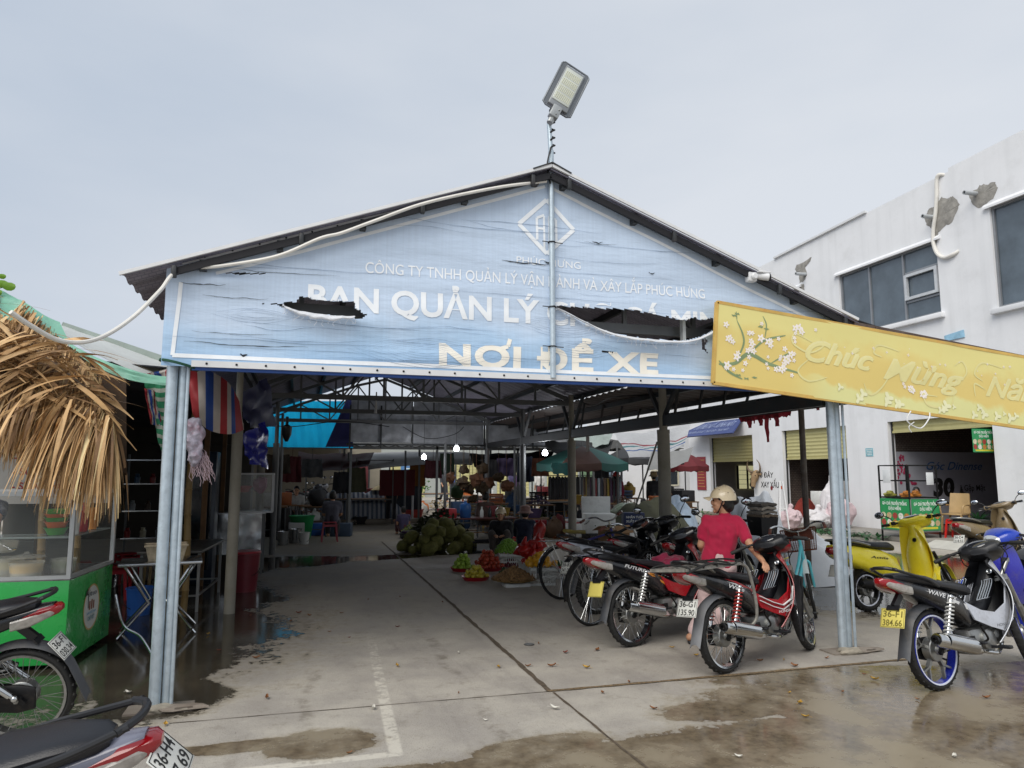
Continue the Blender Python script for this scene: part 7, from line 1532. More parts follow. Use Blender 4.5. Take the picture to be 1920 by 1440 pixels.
def leafplant(label,loc,n,h,m,seed=0,pot=None,name='potted_plant',spread=.9):
    t=thing(name,label,'plant',loc); rr=random.Random(seed); b=MB()
    for i in range(n):
        a=rr.uniform(0,6.28); L=h*rr.uniform(.6,1.1); d=V((math.cos(a)*spread*rr.random(),math.sin(a)*spread*rr.random(),1)).normalized(); q=V((0,0,.1)); k=5; vs=[]; side=d.cross(V((0,0,1))).normalized() if d.z<.99 else V((1,0,0)); w=.03*h/.4*rr.uniform(.7,1.3)
        for j in range(k+1): ww=w*math.sin(PI*min(1,(j+.4)/k*.95)); vs+=[q+side*ww,q-side*ww]; q=q+d*L/k; d=(d+V((math.cos(a)*.15,math.sin(a)*.15,-.22))).normalized()
        b.add(vs,[(2*j,2*j+1,2*j+3,2*j+2) for j in range(k)])
    b.build('foliage',m,t,0)
    if pot: MB().lathe([(.1,0),(.13,.2),(.145,.22),(.12,.22),(.09,.02),(0,.02)],None,18).build('pot',pot,t)
    return t
leafg=mat('green_leaf','#2f5a35',.5,var=.35,translucent=.2); leafl=mat('light_green_leaf','#6f9440',.5,var=.3,translucent=.3)
leafplant('potted green plant on the red tiles inside the open shop',(15.6,13.5,.2),40,.5,leafg,3,plast_r)
tag(MB().box((0,0,.03),(.5,.2,.06),ch=.01).build('white_tray',plast_w,loc=(14.95,12.6,.2)),'white plastic tray on the red tiled shop floor','tray')
# in and in front of the middle opening
sk1=sackm('printed_sack','#c9c6c8'); sk2=sackm('pink_white_sack','#c9b4b8')
pk=stripes('printed_sack_stripes',['#c6c6c8','#b4606e','#c9c9cb','#4f7fa0'],[(0,0),(.3,1),(.42,2),(.7,3),(.78,2)],axis=0)
for k,(x,y,s,m,l) in enumerate(((13.9,16.1,(.75,.6,.8),sk2,'pink printed white sack at the foot of the pillar'),(14.1,16.7,(.6,.5,1.25),sk1,'tall white printed sack leaning on the pillar'),(13.3,16.3,(.8,.6,.5),sk1,'low white sack spilling over the kerb by the pillar'),(13.2,17.3,(.7,.6,.6),sk2,'pale pink sack in front of the middle shutter'))): sack(l,(x,y,.0 if x<13.3 else .12),s,m,k+3,'sacks in front of the middle shutter')
for k,(x,y,z,c,l) in enumerate(((15.2,18.1,.05,(.7,.5,.55),'large white box in the middle shop doorway'),(15.1,18.15,.61,(.62,.45,.42),'white printed box on top of the large doorway box'),(14.9,17.3,.05,(.4,.4,.9),'pale tall box at the right of the doorway'),(15.0,16.95,.05,(.4,.4,1.3),'grey cabinet at the right jamb inside the middle shop'))): tag(MB().box((0,0,c[2]/2),c,ch=.012).build('storage_box',foamw if k<3 else room,loc=(x,y,z)),l,'box','boxes in the middle shop')
b=MB(); b.sheet(lambda u,v:V((.0+.25*math.sin(u*5)*v,-.6+1.2*u,.75*math.sin(PI*u)**.5*(1-v)+.02)),16,10,.01); tag(b.build('red_canvas',mat('rust_red_canvas','#7e2a20',.8,var=.25),loc=(14.2,17.9,.1)),'rust red canvas slumped over goods in the middle doorway','canvas')
af=thing('a_frame_stand','white metal A-frame stand in front of the middle shutter','stand',(12.9,17.2,0),R(60)); 
for s in (-1,1):
    for q in (-1,1): MB().bar((s*.3,q*.12,0),(s*.02,q*.03,1.35),.03).build('leg',white_p,af)
    MB().bar((s*.18,-.09,.6),(s*.18,.09,.6),.02).build('crossbar',white_p,af)
MB().bar((-.2,-.07,.55),(.2,-.07,.55),.025).build('crossbar',white_p,af)
b=MB()
for i in range(160): 
    a=rnd.uniform(0,6.28); c=V((13.0+rnd.uniform(-.3,.3),rnd.uniform(13.8,16.2),rnd.uniform(.02,.16))); d=V((rnd.gauss(0,1),rnd.gauss(0,1),rnd.gauss(0,.5))).normalized()*.08; s=d.cross(V((0,0,1))).normalized()*.04; b.add([c-d,c+s,c+d,c-s],[(0,1,2,3)])
tag(b.build('fallen_greens',leafg,smooth=0),'strip of trampled green leaves along the shop kerb','greens',None,'stuff')
# first shop interior: window with shutters beyond, hanging bag
iw=thing('barred_window','bright barred window seen through the first shop','window',(17.2,24.55,1.4)); MB().box((0,0,0),(1.6,.02,.9)).build('pane',mat('glowing_cream_slats','#d9d4a4',.6,var=.1,emit=.35),iw)  # pane glows by emission in place of daylight beyond
b=MB()
for x in (-.78,-.35,.0,.45,.78): b.bar((x,-.02,-.45),(x,-.02,.45),.06)
for k in range(6): b.bar((-.8,-.02,-.45+.18*k),(.8,-.02,-.45+.18*k),.012)
b.build('bars',blackm,iw)
for k,(x,y,z,r) in enumerate(((15.5,22.0,1.25,.25),(15.6,21.5,1.55,.2))):
    b=MB(); b.ell((0,0,0),(r,r*.8,r),jit=.4,seed=k); b.tube([(0,0,r*.8),(0,0,3.05-z)],.01,5); tag(b.build('hanging_bag',blackm,loc=(x,y,z)),('black bag hanging lowest in the first shop doorway','black bundle hanging beside the bag in the first shop')[k],'bag')
leafplant('bushy green plant behind the white sheet at the first shutter',(13.9,21.6,.1),60,.7,leafg,5)
o=thing('red_notice_board','red notice board with rows of yellow print left of the first shutter','notice board',(FXX-.02,24.3,1.55)); MB().box((0,0,0),(.02,.62,1.25)).build('board',mat('notice_red','#8e2430',.5,var=.08),o); b=MB()
for k in range(10): b.box((-.012,.0,.5-.11*k),(.004,.5-.06*(k%3),.025))
b.build('print',mat('notice_gold','#b98a4a',.5),o)
# ================================================================ FAR BUILDINGS
fb=thing('white_house','plain white house wall with dark framed windows at the end of the yard','house',(15,27.5,0)); MB().box((1.7,2,3.2),(7.4,4,6.4)).build('wall',wallm,fb)
for x,z,w_,h_ in ((-.05,2.35,.62,.4),(-.15,1.35,1.25,.62)):
    f=MB(); 
    for s in (-1,1): f.bar((x+s*w_/2,-.02,z-h_/2),(x+s*w_/2,-.02,z+h_/2),.06); f.bar((x-w_/2,-.021,z+s*h_/2),(x+w_/2,-.021,z+s*h_/2),.06)
    f.bar((x,-.02,z-h_/2),(x,-.02,z+h_/2),.05); wi=f.build('window',mat('cream_frame','#c9c4b0',.5),fb); MB().box((x,-.006,z),(w_,.01,h_)).build('pane',mat('dark_glass','#2c3238',.08,var=.1),wi)
tag(MB().box((0,0,1.3),(.5,.3,2.6)).build('green_wall_panel',mat('pale_green_wall','#6f8a6c',.8,var=.1),loc=(11.05,26.8,0)),'pale green wall strip beside the clothes stall','wall')
sb=thing('shuttered_row','far row of white shop fronts with cream roller shutters','building',(17,46,0)); MB().box((0,1.5,2.2),(26,3,4.4)).build('wall',mat('far_white_wall','#9fa39f',.8,var=.06),sb)
for k in range(7):
    x=-11.5+3.5*k; b=MB(); b.sheet(lambda u,v:V((x+2.2*u,-.05+.02*abs(math.sin(v*40)),2.55*v)),2,60); b.build('roller_shutter',shm_,sb)
hw2=thing('beige_market_house','beige back wall house with a dark red door beyond the market floor','house',(2.0,31,0)); beige=mat('beige_wall','#8a8374',.85,var=.1,dirt='#5f5a4c',damt=.3)
MB().box((-3.5,1,1.9),(9.6,2,3.8)).build('wall',beige,hw2); MB().box((.35,-.03,1.0),(.85,.05,2.0),ch=.01).build('door',mat('dark_red_door','#5d1f22',.5,var=.15),hw2)
rsb=mat('rear_concrete','#8d8478',.85,var=.2,scale=2,bump=.2,dirt='#5f574a',damt=.4); struct(MB().box((4.,29.,.07),(30,12.4,.14),ch=.03).build('market_floor',rsb))  # one brown-grey tone over the whole rear slab
# distant trees and greenery
leaff=mat('far_foliage','#4d7a35',.6,var=.4,translucent=.35)
def bush(label,loc,r,n,m,seed=0,trunk=0.,name='shrub',cat='shrub',ls=.09):
    t=thing(name,label,cat,loc); rr=random.Random(seed); b=MB(); cl=[V((rr.gauss(0,.5)*r,rr.gauss(0,.5)*r,trunk+r*.8+rr.gauss(0,.4)*r)) for _ in range(9)]
    for i in range(n):
        c=rr.choice(cl)+V((rr.gauss(0,.28),rr.gauss(0,.28),rr.gauss(0,.24)))*r; d=V((rr.gauss(0,1),rr.gauss(0,1),rr.gauss(0,.6))).normalized()*ls; s=d.cross(V((rr.gauss(0,1),rr.gauss(0,1),1))).normalized()*ls*.5; b.add([c-d,c+s,c+d,c-s],[(0,1,2,3)])
    b.build('crown',m,t,0); k=MB(); k.tube([(0,0,0),(.05,0,(trunk+r)*.6),(0,.05,trunk+r)],[.07,.05,.03],8); k.build('trunk',wood,t); return t
for k,(x,y,r,l) in enumerate(((4.9,38,.9,'bright green leafy shrub at the far end of the market aisle'),(6.0,39.5,.8,'rounder green shrub right of the leafy far one'))): bush(l,(x,y,.14),r,900,leaff,k)
o=thing('blue_shop_sign','small blue shop sign far beyond the market aisle','sign',(6.2,43,2.0)); MB().box((0,0,0),(.9,.08,1.3)).build('panel',mat('far_blue_sign','#4f79a8',.5,var=.1),o); b=MB()
for k in range(5): b.box((0,-.045,.4-.2*k),(.6-.1*(k%2),.005,.07))
b.bar((0,.0,-1.9),(0,0,-.6),.06); b.build('print',mat('far_print','#c9d4dc',.6),o)
fh=thing('pale_far_house','pale blue white house front beyond the far shrubs','house',(9.2,50,0)); MB().box((0,1,2.3),(9,2,4.6)).build('wall',mat('pale_blue_wall','#a9bfc6',.8,var=.08),fh)
for x in (-2.2,.3,2.6): MB().box((x,-.03,1.15),(1.2,.06,2.3)).build('door',shm_,fh)
# ================================================================ UNDER THE SHELTER: fruit seller, jackfruit, goods, people
def px0(x,y,z=0.): return G(x,y,z)
def fruitmesh(r,m,name,jit=.05,sq=1.):
    return MB().ell((0,0,0),(r[0],r[1],r[2]),jit=jit,nu=14,nv=9).build(name,m,smooth=60)
def heap(src,name,label,cat,group,base,rx,ry,n,step,layers,rr,sc=(.85,1.1)):
    """copies of one fruit piled in layers on a tray"""
    k=0; first=True
    for L in range(layers):
        f=1-L/layers*.85; m_=max(1,int(n*(f**1.6)))
        for i in range(m_):
            a=2.399*i+L*1.1; q=math.sqrt((i+.5)/m_)*f; p=V((base[0]+rx*q*math.cos(a)+rr.gauss(0,.004),base[1]+ry*q*math.sin(a),base[2]+step*L*.8+rr.uniform(0,.008)))
            o=src if first else src.copy(); 
            if not first: C.objects.link(o)
            first=False; o.location=p; o.rotation_euler=(rr.uniform(0,6),rr.uniform(0,6),rr.uniform(0,6)); s=rr.uniform(*sc); o.scale=(s,s,s); tag(o,label,cat,group); k+=1
    return k
def tray(label,loc,r,m,group=None,h=.05): return lathething('fruit_tray',label,'tray',loc,[(r*.8,0),(r*.98,h),(r*1.03,h+.008),(r*.96,h),(r*.78,.012),(0,.012)],m,group,28)
rr=random.Random(31); FT='round red fruit trays on the shelter floor'
c=px0(868,1070); tray('red tray of green guavas nearest the aisle',c,.21,plast_r,FT); heap(fruitmesh((.042,.042,.04),mat('guava_green','#8fae3f',.4,var=.2),'guava'),'guava','green guava heaped on the red tray nearest the aisle','guava','guavas',c+V((0,0,.06)),.17,.17,15,.075,4,rr)
c=px0(892,1087); tray('red tray of yellow green pears in front of the other trays',c,.22,plast_r,FT); heap(fruitmesh((.038,.038,.042),mat('pear_yellow','#b9ab3a',.4,var=.15),'pear'),'pear','yellow green pear on the frontmost red tray','pear','pears',c+V((0,0,.06)),.17,.16,14,.07,3,rr)
c=px0(920,1068); tray('wide red tray of apples and mixed fruit behind the front trays',c,.30,plast_r,FT); heap(fruitmesh((.038,.038,.035),mat('apple_red','#a8442c',.35,var=.35,scale=20),'apple'),'apple','red and orange apple heaped on the wide red tray','apple','apples',c+V((-.04,.02,.06)),.25,.22,30,.07,5,rr)
heap(fruitmesh((.03,.03,.03),mat('plum_dark','#5a2028',.4,var=.3),'plum'),'plum','dark red plum spilling beside the apples','plum','plums',c+V((.34,.02,.03)),.16,.14,22,.045,4,rr)
c=px0(952,1080); heap(fruitmesh((.04,.055,.036),mat('avocado_green','#3b4a24',.5,var=.3),'avocado'),'avocado','dark green avocado behind the longan basket','avocado','avocados',c+V((0,.05,.04)),.14,.1,9,.05,2,rr)
c=px0(967,1099); tag(MB().box((0,0,.025),(.36,.26,.05),ch=.008).build('foam_slab',foamw,loc=c),'white foam slab under the longan basket','foam slab'); lathething('flat_basket','flat woven basket heaped with brown longans','basket',c+V((.0,.08,.052)),[(.2,0),(.33,.035),(.335,.045),(.31,.035),(0,.012)],mat('woven_bamboo','#8a6f40',.8,var=.3,scale=30,bump=.5,bscale=50))
o=MB()
for i in range(300):
    a=2.399*i; q=math.sqrt(i/300); o.ell((.30*q*math.cos(a),.28*q*math.sin(a),.05+.16*(1-q)**1.1+rr.uniform(-.014,.014)),rr.uniform(.018,.025),None,7,5)
tag(o.build('longans',mat('longan_brown','#86663f',.7,var=.45,scale=22),loc=c+V((0,.08,.052))),'heap of small brown longans in the flat basket','longans',None,'stuff')
# white crates in a row
cw0=px0(1022,1099); dcr=(px0(962,1052)-cw0); dcr.z=0; dcr=dcr.normalized(); cr_rz=math.atan2(dcr.y,dcr.x)
for k,l in enumerate(('white slatted crate nearest the mopeds, filled with mangoes','white slatted crate in the middle of the row under red bags','white slatted crate at the back of the row under green limes')):
    p=cw0+dcr*(.18+.55*k)+V((0,.12,0)) if k<2 else px0(952,1066)+V((.05,.15,0)); crate(l,p,plast_w,.52,.36,.24,cr_rz,'white fruit crates in a row')
    if k==0: heap(fruitmesh((.06,.045,.04),mat('mango_yellow','#d9a022',.4,var=.12),'mango'),'mango','ripe yellow mango piled on the front white crate','mango','mangoes',p+V((0,0,.27)),.22,.17,14,.08,3,rr)
    if k==1:
        for j,(dx,dy,dz) in enumerate(((0,0,.2),(-.12,.08,.3),(.1,.1,.36))):
            b=MB(); b.ell((0,0,.1),(.14,.13,.11),jit=.6,seed=j+4); b.cap((0,0,.2),(.03,0,.3),.05,.02); q=remesh(b,'fruit_bag',mat('red_plastic_bag','#a3241f',.3,var=.25,scale=12),None,.012); q.location=p+V((dx,dy,dz)); tag(q,('knotted red fruit bag lowest on the middle crate','red fruit bag leaning left on the middle crate','topmost red fruit bag on the middle crate')[j],'bag','red bags on the middle crate')
        heap(fruitmesh((.045,.045,.042),mat('tomato_red','#a83226',.35,var=.3),'tomato'),'tomato','red fruit loose among the red bags on the middle crate','fruit','loose red fruit',p+V((.0,-.05,.25)),.2,.15,14,.06,2,rr)
    if k==2:
        o=MB()
        for i in range(150): a=2.399*i; q=math.sqrt(i/150); o.ell((.22*q*math.cos(a),.17*q*math.sin(a),.25+.2*(1-q*q)+rr.uniform(-.012,.012)),rr.uniform(.024,.032),None,7,5)
        tag(o.build('limes',mat('lime_green','#6f9a2c',.4,var=.25),loc=p),'heap of small bright green limes on the back crate','limes',None,'stuff')
b=MB(); b.cap((0,0,0),(.06,.05,.22),.09,.12); b.cap((.05,.05,.2),(.08,.05,.36),.1,.02); q=remesh(b,'red_bag',mat('red_plastic_bag','#a3241f'),None,.014); q.location=px0(1008,1052)+V((0,0,.36)); tag(q,'tall bright red plastic bag standing behind the crates','bag')
c=px0(1062,1088); tray('small red tray of greens behind the front crate',c+V((0,.4,.12)),.16,plast_r); crate('white crate under the small red tray of greens',c+V((0,.4,0)),plast_w,.4,.34,.13,cr_rz); heap(fruitmesh((.05,.035,.03),mat('cucumber_green','#2f5c2c',.5,var=.3),'cucumber'),'cucumber','green vegetable on the small red tray','vegetable','greens on the small red tray',c+V((0,.4,.17)),.1,.1,8,.05,2,rr)
# jackfruit heap
jm=mat('jackfruit_rind','#6c6c36',.85,var=.35,scale=14,bump=1.,bscale=95,dirt='#3a3519',damt=.35); jc=px0(832,1040); jr=random.Random(12)
src=MB().ell((0,0,0),(.16,.125,.125),jit=.22,nu=20,nv=14,seed=2).build('jackfruit',jm,smooth=70); k=0
for L,(n,rx,ry,z) in enumerate(((16,.72,.42,.13),(12,.60,.36,.31),(8,.42,.26,.48),(4,.22,.14,.64))):
    for i in range(n):
        a=2*PI*i/n+L*.4; q=1 if i%3 else .55; o=src if k==0 else src.copy()
        if k: C.objects.link(o)
        k+=1; o.location=jc+V((rx*q*math.cos(a)+jr.uniform(-.09,.09),.5+ry*q*math.sin(a)+jr.uniform(-.08,.08),z*.85+jr.uniform(-.03,.04))); o.rotation_euler=(jr.uniform(0,6),jr.uniform(-.6,.6),jr.uniform(0,6)); s=jr.uniform(.62,1.15); o.scale=(s,s,s); tag(o,'knobbly green brown jackfruit in the big heap beside the aisle','jackfruit','jackfruit heap')
def leafpile(label,loc,rx,ry,h,n,m,ls=.07,seed=1,name='leaf_heap'):
    b=MB(); r_=random.Random(seed)
    for i in range(n):
        a=r_.uniform(0,6.28); q=math.sqrt(r_.random()); z=h*(1-q)*r_.uniform(.5,1.1)+.01; c=V((rx*q*math.cos(a),ry*q*math.sin(a),z)); d=V((r_.gauss(0,1),r_.gauss(0,1),r_.gauss(0,.5))).normalized()*ls*r_.uniform(.6,1.3); s=d.cross(V((r_.gauss(0,1),r_.gauss(0,1),1))).normalized()*ls*.4; b.add([c-d,c+s,c+d+V((0,0,-.01)),c-s],[(0,1,2,3)])
    return tag(b.build(name,m,smooth=0,loc=loc),label,'leaves',None,'stuff')
leafpile('dark loose leaves and stems behind the jackfruit heap',jc+V((.1,1.1,.25)),.7,.4,.75,500,mat('dark_stems','#343a1f',.7,var=.5),.09,4)
c=px0(768,1010); tray('tray of pale green grapes left of the jackfruit heap',c+V((0,.1,.12)),.2,mat('purple_tray','#4a3560',.4)); leafpile('pale green fruit bunch on the tray left of the jackfruit',c+V((0,.1,.17)),.19,.16,.17,160,mat('pale_fruit','#8b9a4a',.4,var=.3),.035,9,'fruit_bunch'); crate('black crate under the pale fruit tray',c+V((0,.1,0)),blackp,.4,.32,.12)
crate('black plastic crate with a pale patched front beside the jackfruit',px0(912,1036)+V((0,.15,0)),blackp,.55,.36,.22); tag(MB().box((0,0,0),(.42,.004,.12)).build('crate_label',foamw,loc=px0(912,1036)+V((0,-.05,.11))),'pale printed label on the black crate by the jackfruit','label')
# low wooden table of drinks
tb=px0(885,1018)+V((.3,.9,0)); table('low dark wooden vendor table behind the jackfruit heap',tb,0,1.9,.7,.5,top=mat('dark_red_table','#4f2622',.5,var=.2),leg=wood)
jug_=lathething('water_jug','blue water cooler bottle with white cap on the low table','water bottle',tb+V((-.28,-.1,.515)),[(.12,0),(.135,.03),(.13,.12),(.137,.14),(.137,.28),(.11,.33),(.035,.36),(.035,.40),(0,.40)],mat('blue_jug','#2f5f9e',.15,var=.1,alpha=.85))
MB().lathe([(.04,.395),(.04,.445),(0,.445)]).build('cap',white_p,jug_)
tag(MB().box((0,0,.11),(.42,.3,.22),ch=.015).build('red_tub',plast_r,loc=tb+V((-.72,-.05,.515))),'square red plastic tub on the left end of the low table','tub')
for k,(x,m,l) in enumerate(((.15,plast_w,'white bottle right of the blue jug'),(.35,mat('dark_bottle','#2a3030',.2),'dark bottle on the low table'),(.55,plast_g,'green bottle at the right end of the low table'))): lathething('bottle',l,'bottle',tb+V((x,.0,.515)),[(.04,0),(.045,.02),(.045,.15),(.02,.2),(.018,.25),(0,.25)],m,'bottles on the low table',14)
for k in range(8): 
    b=MB(); y=.02*k; b.bar((-.45+.03*math.sin(k*2),y-.2,.03+.022*(k%4)),(.5+.04*math.cos(k),y,.05+.03*(k%4)),.04); tag(b.build('red_plastic_strip',plast_r if k%2 else wood,loc=px0(945,1022)+V((.1,.1,.02))),('red plastic stool frame folded flat on the floor heap' if k%2 else 'thin wooden batten in the floor heap by the vendor'),'scrap','red frames and battens on the floor')
# foam boxes, cartons, camouflage sheet
def foambox(label,loc,w,d,h,rz=0,lid=False,tape=True):
    t=thing('foam_box',label,'foam box',loc,rz,'white foam boxes'); b=MB(); b.box((0,0,h/2),(w,d,h),ch=.018); b.build('box',foamw,t)
    if tape: MB().box((0,0,h-.03),(w+.004,d+.004,.03)).build('tape',mat('red_tape','#a5333a',.4),t)
    b=MB(); b.box((0,0,h+.02),(w*1.03,d*1.03,.045),ch=.014) if not lid else b.bar((-w/2,d/2,h),(-w/2+.02,d/2+.25,h+.32),.05,w*.0+.05); 
    if lid: b=MB(); b.box((0,d/2+.02,h+.16),(w,.045,.36),RX(0),.012)
    b.build('lid',foamw,t)
    for x in (-.12,.1): MB().lathe([(0,0),(.014,0)],T(w*x*1.6,-d/2-.001,h*.4)@RX(PI/2),10).build('drain_hole',blackp,t)
    return t
p=px0(1098,1018); foambox('white foam box with a red tape rim behind the black bicycle',p+V((0,.25,.12)),.62,.42,.36,R(5)); tag(MB().box((0,0,.06),(.66,.46,.12),ch=.01).build('pallet_board',wood,loc=p+V((0,.25,0))),'low wooden board under the red taped foam box','board')
p=px0(1148,1040); foambox('stained foam box with a propped lid by the leaning pole',p+V((.15,1.0,.34)),.62,.5,.4,R(-12),True,False); crate('dark crate under the stained foam box',p+V((.15,1.0,0)),blackp,.6,.45,.33)
p=px0(1170,1045); foambox('small foam box holding the dark blue carton',p+V((.3,.2,0)),.4,.34,.5,R(10),False,False)
o=thing('navy_carton','dark blue printed carton on the small foam box','carton',px0(1170,1045)+V((.3,.2,.56)),R(-14)); MB().box((0,0,.13),(.4,.28,.26),ch=.006).build('box',mat('navy_carton','#1d2b52',.6,var=.1),o); b=MB()
for r_ in range(2): vs,fs=text_mesh(('NHÃN TƯƠI','XUẤT KHẨU')[r_],1.,.02,0,1,0,'CENTER',1.,0); W=max(q.x for q in vs)*2; b.add([V((q.x*.32/W,-.143,.16-.08*r_+q.y*.06)) for q in vs],fs)
b.build('lettering',foamw,o,0)
o=thing('cardboard_box','open brown cardboard box behind the mopeds','carton',px0(1200,1075)+V((.1,1.2,.3)),R(25)); cb=mat('cardboard','#8a6a48',.85,var=.1); MB().box((0,0,.15),(.42,.36,.3)).build('box',cb,o)
for s,a in ((-1,.8),(1,-.5)): MB().box((0,0,0),(.42,.17,.006),T(0,s*.24,.31)@RX(a)).build('flap',cb,o)
tag(MB().box((0,0,.15),(.5,.45,.3),ch=.01).build('low_bench',wood,loc=px0(1200,1075)+V((.1,1.2,0))),'low wooden bench under the brown cardboard box','bench')
def tarpheap(label,loc,rx,ry,h,m,seed=0,name='covered_heap',n=26,cat='heap'):
    def f(u,v):
        a=2*PI*u; q=v; e=1+.16*nz1(math.cos(a)*1.5,math.sin(a)*1.5,seed); return (rx*e*q*math.cos(a),ry*e*q*math.sin(a),max(.004,h*(1-q**5)*(1-.25*q)*(1+.3*nz1(q*2.2*math.cos(a)+seed,q*2.2*math.sin(a)))+.035*nz1(q*9*math.cos(a),q*9*math.sin(a),seed)))
    return tag(MB().sheet(f,n*2,n).build(name,m,loc=loc,smooth=60),label,cat)
camo=mat('camouflage_sheet','#4a4a38',.85,var=.5,scale=4,bump=.6,bscale=9,dirt='#2d2f24',damt=.5,dscale=4)
tarpheap('goods heap under a rumpled camouflage sheet behind the woman',px0(1290,1050)+V((.35,2.2,0)),1.15,.8,.95,camo,3)
tarpheap('goods under a pale blue plastic sheet left of the woman',px0(1330,1040)+V((.9,2.9,0)),.6,.6,.95,mat('pale_blue_sheet','#9fb0c2',.3,var=.15,bump=.4,bscale=8),5)
tarpheap('tall pile under a white sheet behind the helmet',(7.0,10.1,0),.6,.5,1.2,mat('white_sheet','#cfd3d8',.5,var=.06,bump=.3,bscale=8),8)
tarpheap('long low white sheet spread behind the parked mopeds',(7.0,9.0,0),.9,.4,.7,mat('white_sheet','#cfd3d8'),11)
b=MB(); b.ell((0,0,.22),(.36,.24,.2),jit=.35,seed=9); q=remesh(b,'melon_bag',mat('clear_bag_over_greens','#8c9a86',.25,var=.4,scale=7,dirt='#c2cac4',damt=.5,dscale=5),None,.016); q.location=px0(1190,1035)+V((.6,1.6,.5)); tag(q,'clear plastic bag of green melons on a stall by the leaning pole','bag'); table('low stall table under the melon bag',px0(1190,1035)+V((.6,1.6,0)),0,1.1,.7,.5,top=mat('red_top','#6e2a28',.5),leg=wood)
tag(MB().tube([px0(1182,1010)+V((0,.3,.0)),PY(1232,830,9.6)],.016,8).build('leaning_pole',alu),'thin pale metal pole leaning behind the foam boxes','pole')
# black basket and cloth on the dark moped, folded cloth in front basket
t=thing('wire_basket','black front basket piled with folded cloth on a dark moped','basket',(5.42,7.62,.84)); b=MB(); b.loft([[V((x*k,y*k,z)) for x,y in ((-.12,-.15),(.12,-.15),(.12,.15),(-.12,.15))] for k,z in ((.85,0),(1,.22))],caps=False); b.box((0,0,.005),(.26,.34,.01)); b.build('shell',blackp,t); b=MB()
b.bar((0,0,-.16),(0,0,.0),.05); b.build('bracket',blackm,t)
for k,(c_,w_) in enumerate((('#7c6b58',.26),('#8f877c',.25),('#b0a698',.24),('#6b645c',.25))): 
    b=MB(); b.sheet(lambda u,v:((u-.5)*w_*.9,(v-.5)*w_*1.2,.24+.045*k+.02*nz1(u*4,v*4,k)+.02*math.sin(PI*u)),10,10,.03); tag(b.build('folded_cloth',cloth('cloth_'+c_[1:],c_),loc=(5.42,7.62,.84)),('brown folded cloth lowest in the black basket','grey folded cloth second in the black basket','tan folded cloth third in the black basket','dark folded cloth on top of the black basket')[k],'cloth')
# ---------------------------------------------------------------- people of the market
PG='people working in the market'
def pr_(x,y,d=0.): p=G(x,y); return (p.x,p.y,p.z)
def away(p,off=0.): return math.atan2(p[1],p[0])+off
p=pr_(990,1044); person('seated person in navy with a dusty pink sun hat, back turned, beside the fruit crates',(p[0]+.15,p[1]+.7,.0),away(p,-.2),LOWSIT,cloth('navy_jacket','#1b2238'),cloth('dark_trousers','#22222a'),PG,hat='bucket',hatm=cloth('dusty_pink_hat','#8e6f68'),sleeve=1.8,vox=.013); stool('low red stool under the person in navy',(p[0]+.15,p[1]+.7,0),plast_r,.2,.3,group='red plastic stools')
p=pr_(962,1050); person('seated fruit vendor in black and a cream helmet facing the yard',(p[0]+.05,p[1]+1.0,.0),away(p,PI-.1),LOWSIT,cloth('black_shirt','#1c1c20'),cloth('grey_brown_trousers','#4a4440'),PG,hat='helmet',hatm=mat('cream_helmet_shell','#d9c7a6'),sleeve=1.8,vox=.013,mask=False)
p=pr_(925,1015); person('broad person in dark brown sitting behind a post with back turned',(p[0]+.1,p[1]+1.1,.2),away(p,.25),LOWSIT,cloth('dark_brown_shirt','#3d2a24'),cloth('dark_trousers','#22222a'),PG,sleeve=1.4,vox=.014,fat=1.2)
p=pr_(622,1016); gp=(p[0],p[1]+.25,.06); person('person in a grey shirt sitting on a pink stool with back turned',gp,away(p,-.05),SIT,cloth('grey_shirt','#4b4c58'),cloth('dark_trousers','#22222a'),PG,sleeve=.7,vox=.015); stool('pink red stool under the person in grey',(gp[0]-.05,gp[1]-.1,0),mat('pink_red_plastic','#a03a48',.4,var=.08),.45,.36,group='red plastic stools')
p=pr_(553,1000); person('seated person in a white blouse behind a green basin, facing the aisle',(p[0],p[1]+.6,.12),away(p,PI),SIT,cloth('white_blouse','#b9b7b3'),cloth('dark_trousers','#22222a'),PG,sleeve=1.5,vox=.016,hair='bun')
p=pr_(733,982); person('person in dark clothes walking away down the market aisle',p,away(p,.1),WALK,cloth('dark_checked_shirt','#25262c'),cloth('dark_trousers','#22222a'),PG,sleeve=1.6,vox=.016)
p=pr_(757,1003); person('child in a purple shirt squatting near the grape tray',(p[0],p[1],0),away(p,.3),LOWSIT,cloth('purple_shirt','#3a3450'),cloth('maroon_shorts','#4a2028'),PG,vox=.014,s=.8)
p=pr_(1157,985); person('person in a dark pink jacket with a red helmet, standing by the clothes racks',p,away(p,.4),STAND,cloth('pink_jacket','#7d1d3c'),cloth('pale_trousers','#a8a2a0'),PG,hat='helmet',hatm=mat('red_helmet_shell','#b3221f',.25,coat=.5),sleeve=1.8,vox=.016)
p=pr_(1228,985); person('standing person in black with a tan sun hat near the white house',p,away(p,.2),STAND,cloth('black_shirt','#1c1c20'),cloth('grey_trousers','#4e5450'),PG,hat='bucket',hatm=cloth('tan_hat','#a8926c'),sleeve=1.8,vox=.017)
p=pr_(1262,985); person('person in black with a cap and blue shorts sitting in the yard',(p[0],p[1],.05),away(p,.5),SIT,cloth('black_shirt','#1c1c20'),cloth('blue_shorts','#27345c'),PG,hat='cap',hatm=blackp,longleg=False,vox=.017); stool('dark stool under the person in blue shorts',(p[0],p[1],0),blackp,.42,.32,group='red plastic stools')
